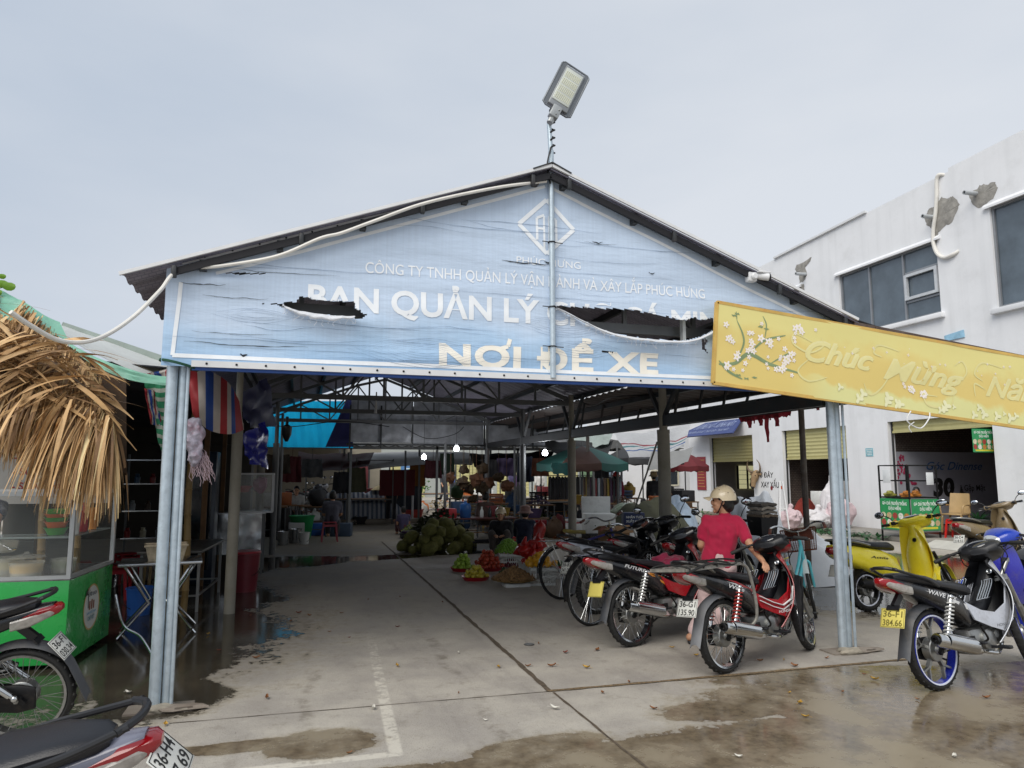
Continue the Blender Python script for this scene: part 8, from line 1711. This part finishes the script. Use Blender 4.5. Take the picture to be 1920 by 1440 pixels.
p=pr_(1205,1000); person('crouching person in black bending over goods by the pole',(p[0],p[1],0),away(p,-.5),LOWSIT,cloth('black_shirt','#1c1c20'),cloth('dark_trousers','#22222a'),PG,sleeve=1.8,vox=.016,fat=1.25)
p=pr_(1078,1005); person('seated person in dark clothes behind the grey post',(p[0]+.3,p[1],0),away(p,PI-.6),LOWSIT,cloth('charcoal_shirt','#2a2a30'),cloth('dark_trousers','#22222a'),PG,skinm=skin_d,vox=.016)
for k,(x,y,sc,c_,l,ht) in enumerate(((848,938,1.,'#2853a0','far person in bright blue with a pale conical hat','cone'),(962,957,1.,'#3a3458','far standing person in dark violet behind the shelves','none'),(973,960,1.,'#5a3a6a','far person in purple leaning by the stall post','none'),(832,948,1.,'#33343a','far person in dark grey beside the scale','none'),(1012,955,1.,'#c9c6c2','far person in white by the cream shutters','none'))):
    p=pr_(x,y); person(l,(p[0],p[1],.14),away(p,PI*(k%2)+.4),WALK if k%2 else STAND,cloth('shirt_'+c_[1:],c_),cloth('dark_trousers','#22222a'),PG,hat=None if ht=='none' else ht,vox=.022,sleeve=1.4)
# ---------------------------------------------------------------- stalls further in: canopies, posts, umbrella, racks, goods
dkr=mat('dark_corrugated_eave','#34332f',.8,var=.3)
lr=thing('low_market_roof','long low dark corrugated roof behind the shelter end','roof',(3,21.4,2.2)); MB().sheet(lambda u,v:V((-6.8+15*u-.0,-1.9+3.6*v,.10+.42*v+.02*math.sin(u*260))),420,4,.02).build('roof_sheet',dkr,lr)
for k in range(7): MB().bar((-6.4+2.35*k,-1.6,-2.2),(-6.4+2.35*k,-1.6,.15),.06).build('post',steel_dk,lr); MB().bar((-6.4+2.35*k,1.5,-2.06),(-6.4+2.35*k,1.5,.5),.06).build('post',steel_dk,lr)
MB().bar((-6.7,-1.6,.06),(8.2,-1.6,.06),.06,.09).build('eave_beam',steel_dk,lr)
bt=mat('bright_blue_tarp','#25c3f2',.35,var=.08,translucent=.85,scale=2); 
b=MB(); P4=[PY(496,752,19.3),PY(650,752,19.3),PY(662,840,19.3),PY(500,838,19.3)]
b.sheet(lambda u,v:(P4[0]*(1-u)+P4[1]*u)*(1-v)+(P4[3]*(1-u)+P4[2]*u)*v+V((0,.05*nz1(u*9,v*3)+.02*math.sin(u*60),0)),40,14); tag(b.build('blue_tarp',bt),'bright blue translucent tarp closing the far left gable','tarp')
pxsheet('dark_blue_tarp','dark blue tarp edge overlapping the bright blue one','tarp',[(650,748,19.0),(662,748,19.0),(662,838,19.0),(610,838,19.0)],6,8,mat('navy_tarp','#23265e'),.03)
pxsheet('white_awning','sagging white cloth awning over the middle of the market','awning',[(690,850,23.5),(895,850,23.0),(885,872,21.9),(690,880,22.2)],24,8,mat('white_awning_cloth','#c2c3c4',.6,var=.06,translucent=.4),.06,sag=-.05)
pxsheet('maroon_awning','dark maroon tarp awning left of the white cloth','awning',[(560,846,23.0),(702,848,23.0),(690,874,21.8),(555,884,21.8)],18,8,mat('maroon_tarp','#4d1f24',.6,var=.15,translucent=.25),.08,sag=.08)
pxsheet('black_awning','ragged black net awning right of the white cloth','awning',[(880,850,22.5),(1040,845,22.5),(1015,885,21),(890,878,21.3)],18,8,mat('black_net','#1c1d1f',.9,var=.2),.12,sag=.06)
dr=thing('low_market_roof','dark tarpaulin roof added at the rear left to shade the beige house','roof',(-2.6,27,2.5)); MB().sheet(lambda u,v:V((-4.2+8.6*u,-3.6+8*v,.25*v+.1*math.sin(u*9)*math.sin(v*7))),24,20,.01).build('roof_sheet',dkt,dr)  # added roof, keeps the beige house in shadow
for k in range(4): MB().bar((-4+2.6*k,-3.5,-2.4),(-4+2.6*k,-3.5,0),.06).build('post',steel_dk,dr)  # posts of the added roof
# bulbs
for k,(x,y,Y,l) in enumerate(((795,856,17.5,'lit white bulb hanging left of the middle posts'),(856,840,16.2,'lit white bulb hanging highest over the aisle'),(1022,848,15.0,'lit round bulb hanging by the umbrella'))):
    p=PY(x,y,Y); t=thing('light_bulb',l,'light bulb',p,group='lit bulbs'); MB().lathe([(0,-.075),(.05,-.06),(.062,-.02),(.05,.02),(.028,.05),(0,.05)],None,16).build('bulb',mat('lit_bulb','#f4f6ff',.3,var=0,emit=14),t); MB().tube([(0,0,.05),(0,0,.1)],.022,8).build('cap',white_p,t); lp=bpy.data.lights.new('bulb_light','POINT'); lp.energy=9; lp.shadow_soft_size=.08; lp.color=(.95,.97,1); lo=bpy.data.objects.new('bulb_light',lp); C.objects.link(lo); lo.parent=t; lo.location=(0,0,-.16); MB().tube([(0,0,.1),(0,0,max(.3,2.9-p.z))],.004,5).build('cord',wire,t)
# umbrella
def umbrella(label,loc,r,h,zc,cols,tilt=0.):
    t=thing('market_umbrella',label,'umbrella',loc); n=8
    for k in range(n):
        b=MB(); a0,a1=2*PI*k/n,2*PI*(k+1)/n
        def f(u,v): a=a0+(a1-a0)*u; q=v; rr_=r*q*(1-.07*math.sin(PI*u)*q); return V((rr_*math.cos(a),rr_*math.sin(a),zc-h*q**1.35-.03*math.sin(PI*u)*q))
        b.sheet(f,6,8,.003); b.sheet(lambda u,v:V((r*math.cos(a0+(a1-a0)*u)*(1-.07*math.sin(PI*u)),r*math.sin(a0+(a1-a0)*u)*(1-.07*math.sin(PI*u)),zc-h-.03*math.sin(PI*u)-.16*v-.02*v*math.sin(u*12))),6,2,.002); b.build('canopy_panel',cols[k%len(cols)],t)
        MB().tube([(0,0,zc-.02),(r*.5*math.cos(a0),r*.5*math.sin(a0),zc-h*.42-.012),(r*.99*math.cos(a0),r*.99*math.sin(a0),zc-h*1.0)],.008,5).build('rib',steel_bk,t)
    MB().tube([(0,0,0),(0,0,zc+.08)],.022,8).build('pole',steel_dk,t); MB().lathe([(.25,0),(.25,.06),(.05,.1),(0,.1)],None,16).build('foot',conc,t); return t
ug=mat('green_umbrella','#35655f',.6,var=.1,translucent=.3); ub=mat('brown_umbrella','#6b5148',.6,var=.1,translucent=.3)
p=PY(1092,880,16.0); umbrella('big green and brown market umbrella at the right of the aisle',(p.x,p.y,0),1.15,.42,2.22,[ug,ub])
pxsheet('teal_umbrella_cloth','small teal cloth canopy below the big umbrella','canopy',[(1034,868,14.8),(1068,868,15.2),(1068,890,15.0),(1036,888,14.6)],8,5,mat('teal_cloth','#1f6a66',.6,var=.1,translucent=.3),.05)
p=PY(1205,880,19.5); umbrella('dark grey market umbrella in the yard, left of the red one',(p.x,p.y,0),1.25,.5,2.5,[mat('dark_grey_umbrella','#3c3d40',.7,var=.1,translucent=.25),mat('grey_umbrella','#55565a',.7,var=.1,translucent=.25)])
p=PY(1285,900,21.5); umbrella('dark red market umbrella beside the first shop pillar',(p.x,p.y,0),.8,.45,2.25,[mat('dark_red_umbrella','#6b1f26',.6,var=.1,translucent=.25)])
pxsheet('grey_canopy','light grey canopy sheet sloping from the leaning pole to the thin post','canopy',[(1222,846,15.5),(1300,838,16.5),(1290,866,14.5),(1212,882,14.0)],14,8,mat('grey_canopy_cloth','#9a9a98',.6,var=.06,translucent=.35),.06,sag=.06)
wst=stripes('white_striped_tarp',['#d3d4d6','#a3505a','#d3d4d6','#4f8a92','#d3d4d6','#4f6fa8'],[(0,0),(.5,1),(.55,2),(.62,3),(.68,4),(.8,5),(.84,4)],axis=1,translucent=.45)
pxsheet('striped_canopy','white canopy with thin red and teal stripes over the yard stalls','canopy',[(1150,812,17.5),(1296,792,19),(1282,838,17.5),(1180,856,15)],20,12,wst,.10,sag=.12,us=1,vs=1.)
pxsheet('white_canopy','torn pale green white sheet above the umbrella','canopy',[(1060,810,18.5),(1150,812,18.5),(1140,832,17.5),(1075,846,17.5)],12,6,mat('pale_sheet','#b9c4bf',.6,var=.1,translucent=.5),.14)
pxsheet('black_canopy','black net canopy behind the white sheet and umbrella','canopy',[(1015,826,17.2),(1150,826,18.2),(1140,852,16.8),(1040,850,16.6)],14,6,mat('black_net','#1c1d1f'),.12,sag=.05)
# red tattered cloth on the side rail
rdt=mat('tattered_red_cloth','#95303a',.75,var=.25,translucent=.3); o=thing('tattered_cloth','tattered dark red cloth strips hanging from the shelter side rail','cloth',(6.25,9.5,2.5)); rg=random.Random(9); b=MB()
y=-2.0
while y<-.3:
    if -1.72<y<-1.45: y+=.25
    w_=rg.uniform(.05,.17); L=rg.uniform(.06,.5) if y>-1.5 else rg.uniform(.05,.2); vs=[]; n=7
    for i in range(n+1): t_=i/n; e_=.4*nz1(t_*6,y*9); vs+=[V((.03*nz1(y,t_*3),y+w_*(.12*e_+.1*t_),-.02-L*t_)),V((.03*nz1(y+3,t_*3),y+w_*(1-.3*t_**2-.3*abs(e_)),-.02-L*t_))]
    b.add(vs,[(2*i,2*i+1,2*i+3,2*i+2) for i in range(n)]); y+=w_*rg.uniform(.7,1.5)
b.build('strip_cloth',rdt,o,0); b=MB(); b.sheet(lambda u,v:(.03*nz1(u*8,v*2),-1.42+1.1*u,.06-.22*v+.03*nz1(u*20,0)),30,4); b.build('upper_cloth',rdt,o,0)
# clothes racks
def rack(label,loc,w,cols,rz=0.,L=.8):
    t=thing('clothes_rack',label,'clothes rack',loc,rz); b=MB()
    for x in (-w/2,w/2): b.bar((x,0,0),(x,0,1.5),.025); b.bar((x,-.25,.02),(x,.25,.02),.025)
    b.bar((-w/2,0,1.5),(w/2,0,1.5),.025); b.build('frame',steel_dk,t); n=int(w/.09)
    for i in range(n):
        x=-w/2+.05+w*i/n; b=MB(); l=L*rnd.uniform(.85,1.1); b.loft([[V((x+dx*k,dy*q,z)) for dx,dy in ((-.025,-1),(.025,-1),(.03,0),(.025,1),(-.025,1),(-.03,0))] for k,q,z in ((.6,.05,1.47),(1,.2,1.38),(1.2,.22,1.2),(1.1,.2,1.47-l))]); g_=b.build('garment',cols[i%len(cols)],t)
dcl=[cloth('garm_'+c[1:],c,var=.2) for c in ('#1d1e24','#26262c','#1a1c26')]; mcl=[cloth('garm_'+c[1:],c,var=.2) for c in ('#2a2c3a','#5a4638','#7a6a2c','#3a2440','#20242c','#6a3038','#8a98a4')]; lcl=[cloth('garm_'+c[1:],c,var=.2) for c in ('#6f8494','#2a2c3a','#8fa0ae')]
p=px0(1075,985); rack('rack of black trousers behind the big umbrella pole',(p.x,p.y,0),1.5,dcl,R(-8),.95); p=px0(1125,985); rack('rack of mixed coloured clothes by the pale green wall',(p.x,p.y,0),1.3,mcl,R(-15),.9); p=px0(1138,960); rack('higher rack of pale blue clothes beside the pale green wall',(p.x,p.y,.35),1.0,lcl,R(-10),.7)
# scattered stock behind: baskets, basins, bundles, each its own
stock=[('crate',590,1008,.35,.3,.25,plast_b,'blue crate under the pink stool'),('bucket',668,0,0,0,0,None,''),]
def basin(label,loc,r,m,h=.14,group='plastic basins in the market'): return lathething('basin',label,'basin',loc,[(r*.7,0),(r*.95,h*.9),(r*1.05,h),(r*.93,h*.95),(r*.66,.012),(0,.012)],m,group,22)
Bq=[(565,1010,.3,plast_g,.55,'large green basin in front of the white blouse'),(667,978,.34,mat('cream_basin','#b59f86',.6,var=.15),.3,'cream basket tub under the blue cloth'),(698,978,.34,mat('pale_basin','#bdb3a2',.6,var=.1),.3,'pale basket tub right of the cream one'),(727,976,.35,plast_g,.16,'flat green basin behind the walking person'),(775,978,.34,mat('coral_crate','#c24a44',.45),.4,'coral red tub by the pale market post'),(1045,990,.3,plast_b,.12,'blue basin on the ground by the umbrella'),(1055,1000,.22,plast_r,.3,'red tub beside the blue basin'),(985,995,.3,plast_w,.2,'white basin behind the brown seated person'),(1175,1005,.3,plast_r,.14,'red basin near the leaning pole'),(1115,1003,.26,mat('sky_basin','#6fa6c2',.4),.2,'pale blue basin before the clothes racks')]
for x,y,r,m,h,l in Bq: p=px0(x,y); basin(l,(p.x,p.y,p.z),r,m,h)
def vegheap(label,x,y,r,h,c,seed,ls=.07,n=170): p=px0(x,y); leafpile(label,(p.x,p.y,.02),r,r*.8,h,n,mat('veg_'+c[1:],c,.6,var=.45,scale=9),ls,seed,'vegetable_heap')
for q in ((690,972,.7,.22,'#7a2a26','red chilli heap on the tub row'),(757,975,.4,.35,'#8a9a52','pale green cabbage heap behind the child'),(820,958,.7,.6,'#8f7a4a','tan and green produce mound by the white post'),(880,985,.6,.55,'#5c5a3e','grey green bundle heap behind the blue jug'),(965,985,.5,.45,'#5a7a34','green produce pile under a sheet'),(1005,968,.6,.5,'#a8853a','yellow and orange fruit display'),(1025,985,.5,.35,'#7a8a48','mixed green fruit display by the post'),(1060,992,.45,.4,'#8a5a34','bundle of ginger roots by the clothes racks'),(1095,985,.4,.4,'#a89a3a','yellow bag heap by the racks'),(1130,1000,.55,.45,'#4a5a38','dark greens heap near the standing jacket'),(1180,985,.45,.35,'#5a6a3c','leafy bundles behind the melon bag'),(645,968,.5,.6,'#7a7a4a','yellow green bananas on the stall left of centre'),(1210,1015,.5,.4,'#4c5a44','dark green stems by the square post'),(1310,985,.9,.55,'#3f7a3a','bright green cabbages by the first shop')): vegheap(q[5],*q[:5],seed=int(q[0]))
stw=stripes('blue_white_sheet',['#c2c6cc','#6f7f96'],[(0,0),(.55,1),(.75,0)],axis=0,translucent=.2)
p=px0(668,985); o=tarpheap('long goods bench under a grey and white striped sheet',(p.x,p.y+1.2,.1),1.6,.6,.95,mat('striped_sheet_base','#aeb3bc',.6,var=.2,scale=9),4); o.data.materials.clear(); o.data.materials.append(stripes('thin_striped_sheet',['#b9bec6','#5f6c82'],[(0,0),(.5,1)],axis=0)); 
ul=o.data.uv_layers.get('UVMap')
if ul:
    for l in o.data.loops: ul.data[l.index].uv=(o.data.vertices[l.vertex_index].co.x*7,o.data.vertices[l.vertex_index].co.y)
lathething('conical_hat','tan conical hat resting on the striped sheet','hat',(p.x+.75,p.y+1.2,1.02),[(.24,0),(.02,.15),(0,.15)],mat('palm_leaf_hat','#b08a58'))
tag(MB().sheet(lambda u,v:(.55*(u-.5),.4*(v-.5),.35+.04*nz1(u*4,v*4)),8,6).build('blue_cloth',plast_b,loc=(px0(667,978).x,px0(667,978).y,0)),'blue cloth over the cream basket tub','cloth')
Bx=[(600,1003,.45,.35,.3,plast_b,'dark blue box under the stall bench, left'),(640,1005,.5,.35,.32,mat('slate_box','#34465a',.5),'slate blue box right of the pink stool'),(555,1012,.35,.3,.4,plast_w,'white plastic canister in front of the dim posts'),(520,1005,.5,.4,.7,blackm,'dark metal stove box by the third post'),(905,962,.7,.5,.9,foamw,'grey white printed carton stack by the posts'),(912,968,.75,.5,.45,plast_w,'white tub box under the printed carton'),(950,968,.6,.5,.5,mat('pink_white_box','#b9a8a4',.6,var=.2),'pink and white parcel on the far stall'),(1035,975,.7,.5,.55,mat('dark_blue_box','#2a3340',.6),'dark blue box stack by the umbrella pole'),(1010,1000,.5,.4,.35,plast_r,'red box stack nearest the grey post'),(1150,1012,.6,.45,.4,mat('brown_carton','#5d4636',.8),'brown carton under the foam boxes'),(1225,985,.7,.5,.5,foamw,'white foam parcel by the bucket hat person'),(1288,992,.8,.4,.45,plast_w,'long white tray before the first shop'),(935,975,.5,.4,.7,mat('maroon_box','#4a2428',.6),'maroon box beside the dark shelves'),(870,970,.5,.4,.45,mat('olive_box','#4c4a34',.7),'olive carton behind the jackfruit heap')]
for x,y,w_,d_,h_,m,l in Bx: p=px0(x,y); tag(MB().box((0,0,h_/2),(w_,d_,h_),ch=.012).build('stock_box',m,loc=(p.x,p.y,0.0)),l,'box','boxes among the stalls').rotation_euler=(0,0,rnd.uniform(-.3,.3))
# stall shelves and their hung goods (middle right, dark), thin posts
def stallframe(label,loc,w,d,h,rz=0.):
    t=thing('market_rack',label,'stall',loc,rz)
    for x in (-w/2,w/2):
        for y in (-d/2,d/2): MB().tube([(x,y,0),(x,y,h)],.022,8).build('post',steel_dk,t)
    for z in (.75,h*.98):
        b=MB(); b.bar((-w/2,-d/2,z),(w/2,-d/2,z),.03); b.bar((-w/2,d/2,z),(w/2,d/2,z),.03); b.bar((-w/2,-d/2,z),(-w/2,d/2,z),.03); b.bar((w/2,-d/2,z),(w/2,d/2,z),.03); b.build('rail',steel_dk,t)
    MB().box((0,0,.77),(w,d,.025)).build('board',wood,t); return t
for x,y,w_,l in ((905,975,1.8,'stall frame by the grey carton stack'),(965,985,1.8,'stall frame behind the brown seated person'),(1040,992,1.7,'stall frame beside the umbrella pole'),(655,985,2.6,'stall frame behind the striped sheet'),(820,965,1.8,'stall frame with hung baskets in the middle distance')): p=px0(x,y); stallframe(l,(p.x,p.y+.6,0),w_,.9,2.0)
hb2=mat('hung_basket_brown','#43331f',.8,var=.4,scale=12)
for i,(x,y,Y,r) in enumerate(((845,895,17.3,.17),(905,880,17.2,.2),(935,895,18,.18),(950,912,17.6,.2),(868,905,17,.2),(880,918,17.2,.16),(893,900,17.1,.2),(902,915,17.4,.22),(870,880,17.5,.15),(915,905,18,.2),(886,935,17.4,.16))):
    p=PY(x,y,Y); b=MB(); r*=.75; b.ell((0,0,0),(r,r*.8,r*.9),jit=.8,seed=i); b.tube([(0,0,r*.6),(0,0,2.2-p.z if p.z<2 else .3)],.006,4); tag(b.build('hung_bundle',hb2 if i%3 else mat('orange_brown_bundle','#5c3a24',.7,var=.4),loc=p),'brown woven bundle hanging in the dark middle stall','bundle','hung bundles')
for i,(x,y,h_) in enumerate(((833,1012,2.3),(912,985,2.3),(965,1005,2.25),(650,985,2.2),(758,985,2.25),(1160,1010,2.3),(690,975,2.1))):
    p=px0(x,y); tag(MB().tube([(p.x,p.y,0),(p.x,p.y,h_)],.03,8).build('stall_post',steel_dk),'thin dark stall post standing in the market aisle','post','thin stall posts')
p=px0(773,980); tag(MB().tube([(p.x,p.y,.0),(p.x,p.y,2.1)],.035,8).build('stall_post',white_p),'pale white stall post beside the coral tub','post')
for k,(x,y,z,w_,h_,c_,l) in enumerate(((745,905,22.6,1.1,.8,'#5d1d22','dark red cloth hung beside the pale post'),(783,885,23,.5,.9,'#8a5a22','ochre cloth hung right of the pale post'),(765,935,23.5,.9,.9,'#2c3640','dark machine cover below the hung cloth'),(735,915,24,.7,1.0,'#202226','black banner hung in the dim middle'))):
    p=PY(x,y,z); b=MB(); b.sheet(lambda u,v:(w_*(u-.5),.03*nz1(u*5,v*3,k),h_*(v-.5)),8,8,.004); tag(b.build('hung_cloth',cloth('hung_'+c_[1:],c_),loc=p),l,'cloth')
# mopeds parked by the far wall, dim
for k,(x,y) in enumerate(((560,985),(590,982))): p=px0(x,y); moped('parked_moped',('dark moped parked far back behind the white blouse','second dark moped far back beside the dim wall')[k],(p.x,p.y+2.2,.14),R(40+20*k),dict(body=blk_p,leg=dksil,cowl=silver_p,fender=blk_p,plate=[],group=GR))
sack('white plastic sack leaning beside the green basin',px0(585,998),(.4,.35,.55),sackm('white_sack','#b9bcb8'),5); sack('white bag by the third left post',px0(520,992),(.4,.35,.5),sackm('white_sack','#b9bcb8'),8)
for k,(x,y,r,h,l) in enumerate(((552,1018,.15,.32,'steel pail before the white blouse vendor'),(530,1022,.13,.3,'small steel pail by the posts'),(570,1020,.12,.26,'grey pail right of the steel pail'))): p=px0(x,y); bucket(l,(p.x,p.y,0),tin if k<2 else plast_w,r,h)
# hanging wire loops and a work lamp under the trusses
for k,(pts,l) in enumerate((([PY(470,790,13),PY(545,800,15),PY(640,790,15.2),PY(730,800,15.2)],'black cable strung along the left trusses'),([PY(755,800,18),PY(800,822,18),PY(850,815,18),PY(870,800,18)],'black cable looped before the silver panels'),([PY(1076,745,12.2),PY(1110,760,12.1),PY(1150,745,10),PY(1230,740,9)],'grey cable drooping along the right posts'))): tag(MB().tube(curve(pts,8),.009,5).build('overhead_cable',wire),l,'cable')
tag(MB().lathe([(.03,0),(.09,.14),(.1,.3),(.03,.34),(.03,.5),(0,.5)],None,12).build('hung_paddle',blackp,loc=PY(537,828,15)),'dark bottle shaped lamp hanging before the blue tarp','lamp')
tag(MB().tube([PY(706,735,12.4),PY(705,760,12.4),PY(704,775,12.4)],[.012,.02,.03],6).build('paper_streamer',white_p),'white paper streamer hanging from the first truss','streamer')

# more stock crowding the stalls: boxes, tubs, sacks and heaps, one by one
rq=random.Random(77); used_=set()
COL=(('dark red','#6a2226'),('faded blue','#3d5a80'),('dull green','#3f5a3a'),('grey','#6a6a68'),('brown','#5a4330'),('off white','#a9a79f'),('yellow','#a5883a'),('black','#222226'),('orange','#a05a2c'),('violet','#4a3a5c'))
def landmark(x): return 'by the left posts' if x<600 else 'by the striped bench' if x<700 else 'by the aisle posts' if x<800 else 'behind the jackfruit' if x<900 else 'behind the seated vendors' if x<1000 else 'under the big umbrella' if x<1110 else 'before the yard canopies'
for x0,x1,n,ya,yb in ((498,600,12,985,1012),(600,700,9,975,985),(700,800,6,962,975),(855,905,14,962,992),(905,1000,26,962,1008),(1000,1110,30,965,1010),(1110,1300,30,968,1012)):
    for i in range(n*3):
        if n<=0: break
        cn,cc=rq.choice(COL); ty=rq.choice(('box','tub','sack','crate','heap')); x=rq.uniform(x0,x1); key=(cn,ty,landmark(x))
        if key in used_: continue
        used_.add(key); n-=1; p=px0(x,rq.uniform(ya,yb)); lab=f'{cn} {ty} {key[2]}'; m=mat('stock_'+cn.replace(' ','_'),cc,.6,var=.2,dirt='#3a352e',damt=.2); z=rq.choice((0,0,0,.45,.75)); a=rq.uniform(-.4,.4); loc=(p.x,p.y,z)
        if ty=='box': o=MB().box((0,0,.16),(rq.uniform(.3,.6),rq.uniform(.25,.45),.32),ch=.012).build('stock_box',m,loc=loc); tag(o,lab,'box')
        elif ty=='tub': o=lathething('tub',lab,'tub',loc,[(.16,0),(.21,.22),(.225,.225),(.2,.21),(.15,.01),(0,.01)],m,None,18)
        elif ty=='sack':
            b=MB(); b.ell((0,0,.22),(.22,.17,.24),jit=.5,seed=i); b.ell((0,0,.44),(.07,.07,.09),jit=.5,seed=i+3); o=b.build('sack',m,smooth=70,loc=loc); tag(o,lab,'sack')
        elif ty=='crate': o=crate(lab,loc,m,.45,.32,.24)
        else: o=leafpile(lab,loc,.3,.25,.28,120,m,.05,i+40,'heap'); o['kind']='thing'; o['category']='heap'
        o.rotation_euler=(0,0,a)
        if z: q=table(f'small stall table under the {lab}',(p.x,p.y,0),a,.75,.5,z-.017,top=wood,leg=steel_dk)
for i,(x,y,Y,w_,h_,cn,cc) in enumerate(((520,870,20,.7,.5,'brown','#4a3a2c'),(548,880,20.5,.5,.7,'dark red','#5a2024'),(585,878,20.6,.6,.5,'grey','#4a4a4c'),(640,905,21,.5,.6,'black','#1e1e22'),(668,900,21.2,.6,.7,'olive','#3f402c'),(812,880,20,.5,.5,'maroon','#4a1c24'),(838,870,20,.45,.6,'dark green','#28382a'),(918,882,19.5,.5,.6,'black','#1c1c20'),(948,876,19.5,.6,.5,'violet','#362a48'),(985,880,19.2,.5,.7,'navy','#1e2638'),(1012,876,19,.5,.5,'rust','#5e3420'),(1128,872,18,.4,.7,'black','#1c1c1e'))):
    p=PY(x,y,Y); b=MB(); b.sheet(lambda u,v:(w_*(u-.5)*(1-.15*v),.06*nz1(u*5,v*3,i)+.05*math.sin(u*11)*(1-v),h_*(v-.5)+.03*nz1(u*6,i)),14,8,.006); b.tube([(0,0,h_*.5),(0,0,h_*.5+.3)],.006,4); tag(b.build('hung_goods',mat('hung_'+cn.replace(' ','_'),cc,.8,var=.25),loc=p),f'{cn} cloth goods hung under the low roof {landmark(x)}','cloth')
# ================================================================ fallen leaves and litter
lr_=random.Random(17); lm=[mat('brown_leaf','#7d4f28',.7,var=.4,scale=30),mat('yellow_leaf','#b08a34',.7,var=.3,scale=30),mat('rust_leaf','#7a3320',.7,var=.3),mat('white_scrap','#c9c6bc',.6,var=.05)]
LS=[(1290,1098,1),(655,1196,2),(745,1176,2),(618,1185,0),(545,1166,0),(580,1155,0),(1035,1250,0),(910,1351,3),(1100,1253,1),(935,1252,1),(745,1250,1),(655,1413,0),(1150,1105,1),(860,1225,3),(1010,1208,0),(1305,1230,1),(1425,1240,0),(1470,1238,1),(1490,1250,0),(1500,1320,1),(1580,1298,0),(1720,1312,0),(1510,1345,1),(1850,1310,0),(1620,1265,2),(1385,1420,3),(1790,1420,3),(1225,1330,0),(1060,1225,2),(990,1250,0),(350,1331,1),(310,1360,1),(240,1300,3),(330,1180,1),(440,1060,3),(410,1220,2),(480,1235,0),(1130,1300,0),(1180,1280,0),(830,1130,0),(690,1125,0),(560,1150,2),(1550,1235,0),(1480,1300,1),(1040,1330,3),(700,1330,3),(500,1310,0),(860,1300,0),(1260,1215,1),(1360,1250,0),(1640,1275,1),(1120,1220,0),(750,1120,0),(640,1150,0),(470,1155,2),(390,1190,1)]
nm_=('curled brown leaf fallen on the concrete','yellow leaf fallen on the concrete','rust red leaf fallen on the concrete','white paper scrap lying on the concrete')
def leafo(k):
    b=MB(); n=6
    vs=[]
    for i in range(n+1):
        t=i/n; w=.024*math.sin(PI*min(1,t*.97+.03))**.8*(1+.25*math.sin(i*2.1)); x=-.05+.1*t; z=.012+.02*(t-.5)**2*4; vs+=[V((x,w,z+.012)),V((x,0,z-.004)),V((x,-w,z+.01))]
    for i in range(n):
        for j in (0,1): a=3*i+j; b.f.append([a,a+1,a+4,a+3]); b.mi.append(0)
    b.v=vs; b.tube([(-.05,0,.018),(-.085,.008,.012)],.0015,4)
    return b.build('fallen_leaf' if k<3 else 'paper_scrap',lm[k],smooth=60)
srcs={}
for i,(x,y,k) in enumerate(LS):
    if k not in srcs: o=srcs[k]=leafo(k)
    else: o=srcs[k].copy(); C.objects.link(o)
    o.location=G(x,y,.003); o.rotation_euler=(lr_.uniform(-.1,.1),lr_.uniform(-.1,.1),lr_.uniform(0,6.28)); s=lr_.uniform(.3,.72); o.scale=(s,s*lr_.uniform(.7,1.2),s); tag(o,nm_[k],'leaf' if k<3 else 'scrap',('brown fallen leaves','yellow fallen leaves','rust fallen leaves','paper scraps')[k])
b=MB(); 
for i in range(14): a=G(1390+rnd.uniform(-18,18),1230); 
for x,y,l in ((1590,1225,'dirty rag lump tied round the foot of the right pole'),(318,1332,'muddy rag lump at the foot of the left pole')):
    b=MB(); c=G(x,y)
    for i in range(6): b.ell(c+V((rnd.uniform(-.12,.12),rnd.uniform(-.05,.05),.02)),(.07,.035,.025),jit=.7,seed=i)
    tag(remesh(b,'rag',mat('dirty_rag','#8e877a',.9,var=.35),None,.012),l,'rag')
t=thing('manhole_cover','small round metal marker set in the concrete near the mopeds','marker',G(992,1208,.004)); MB().lathe([(.0,.004),(.045,.004),(.05,.0)],None,20).build('disc',alu,t)
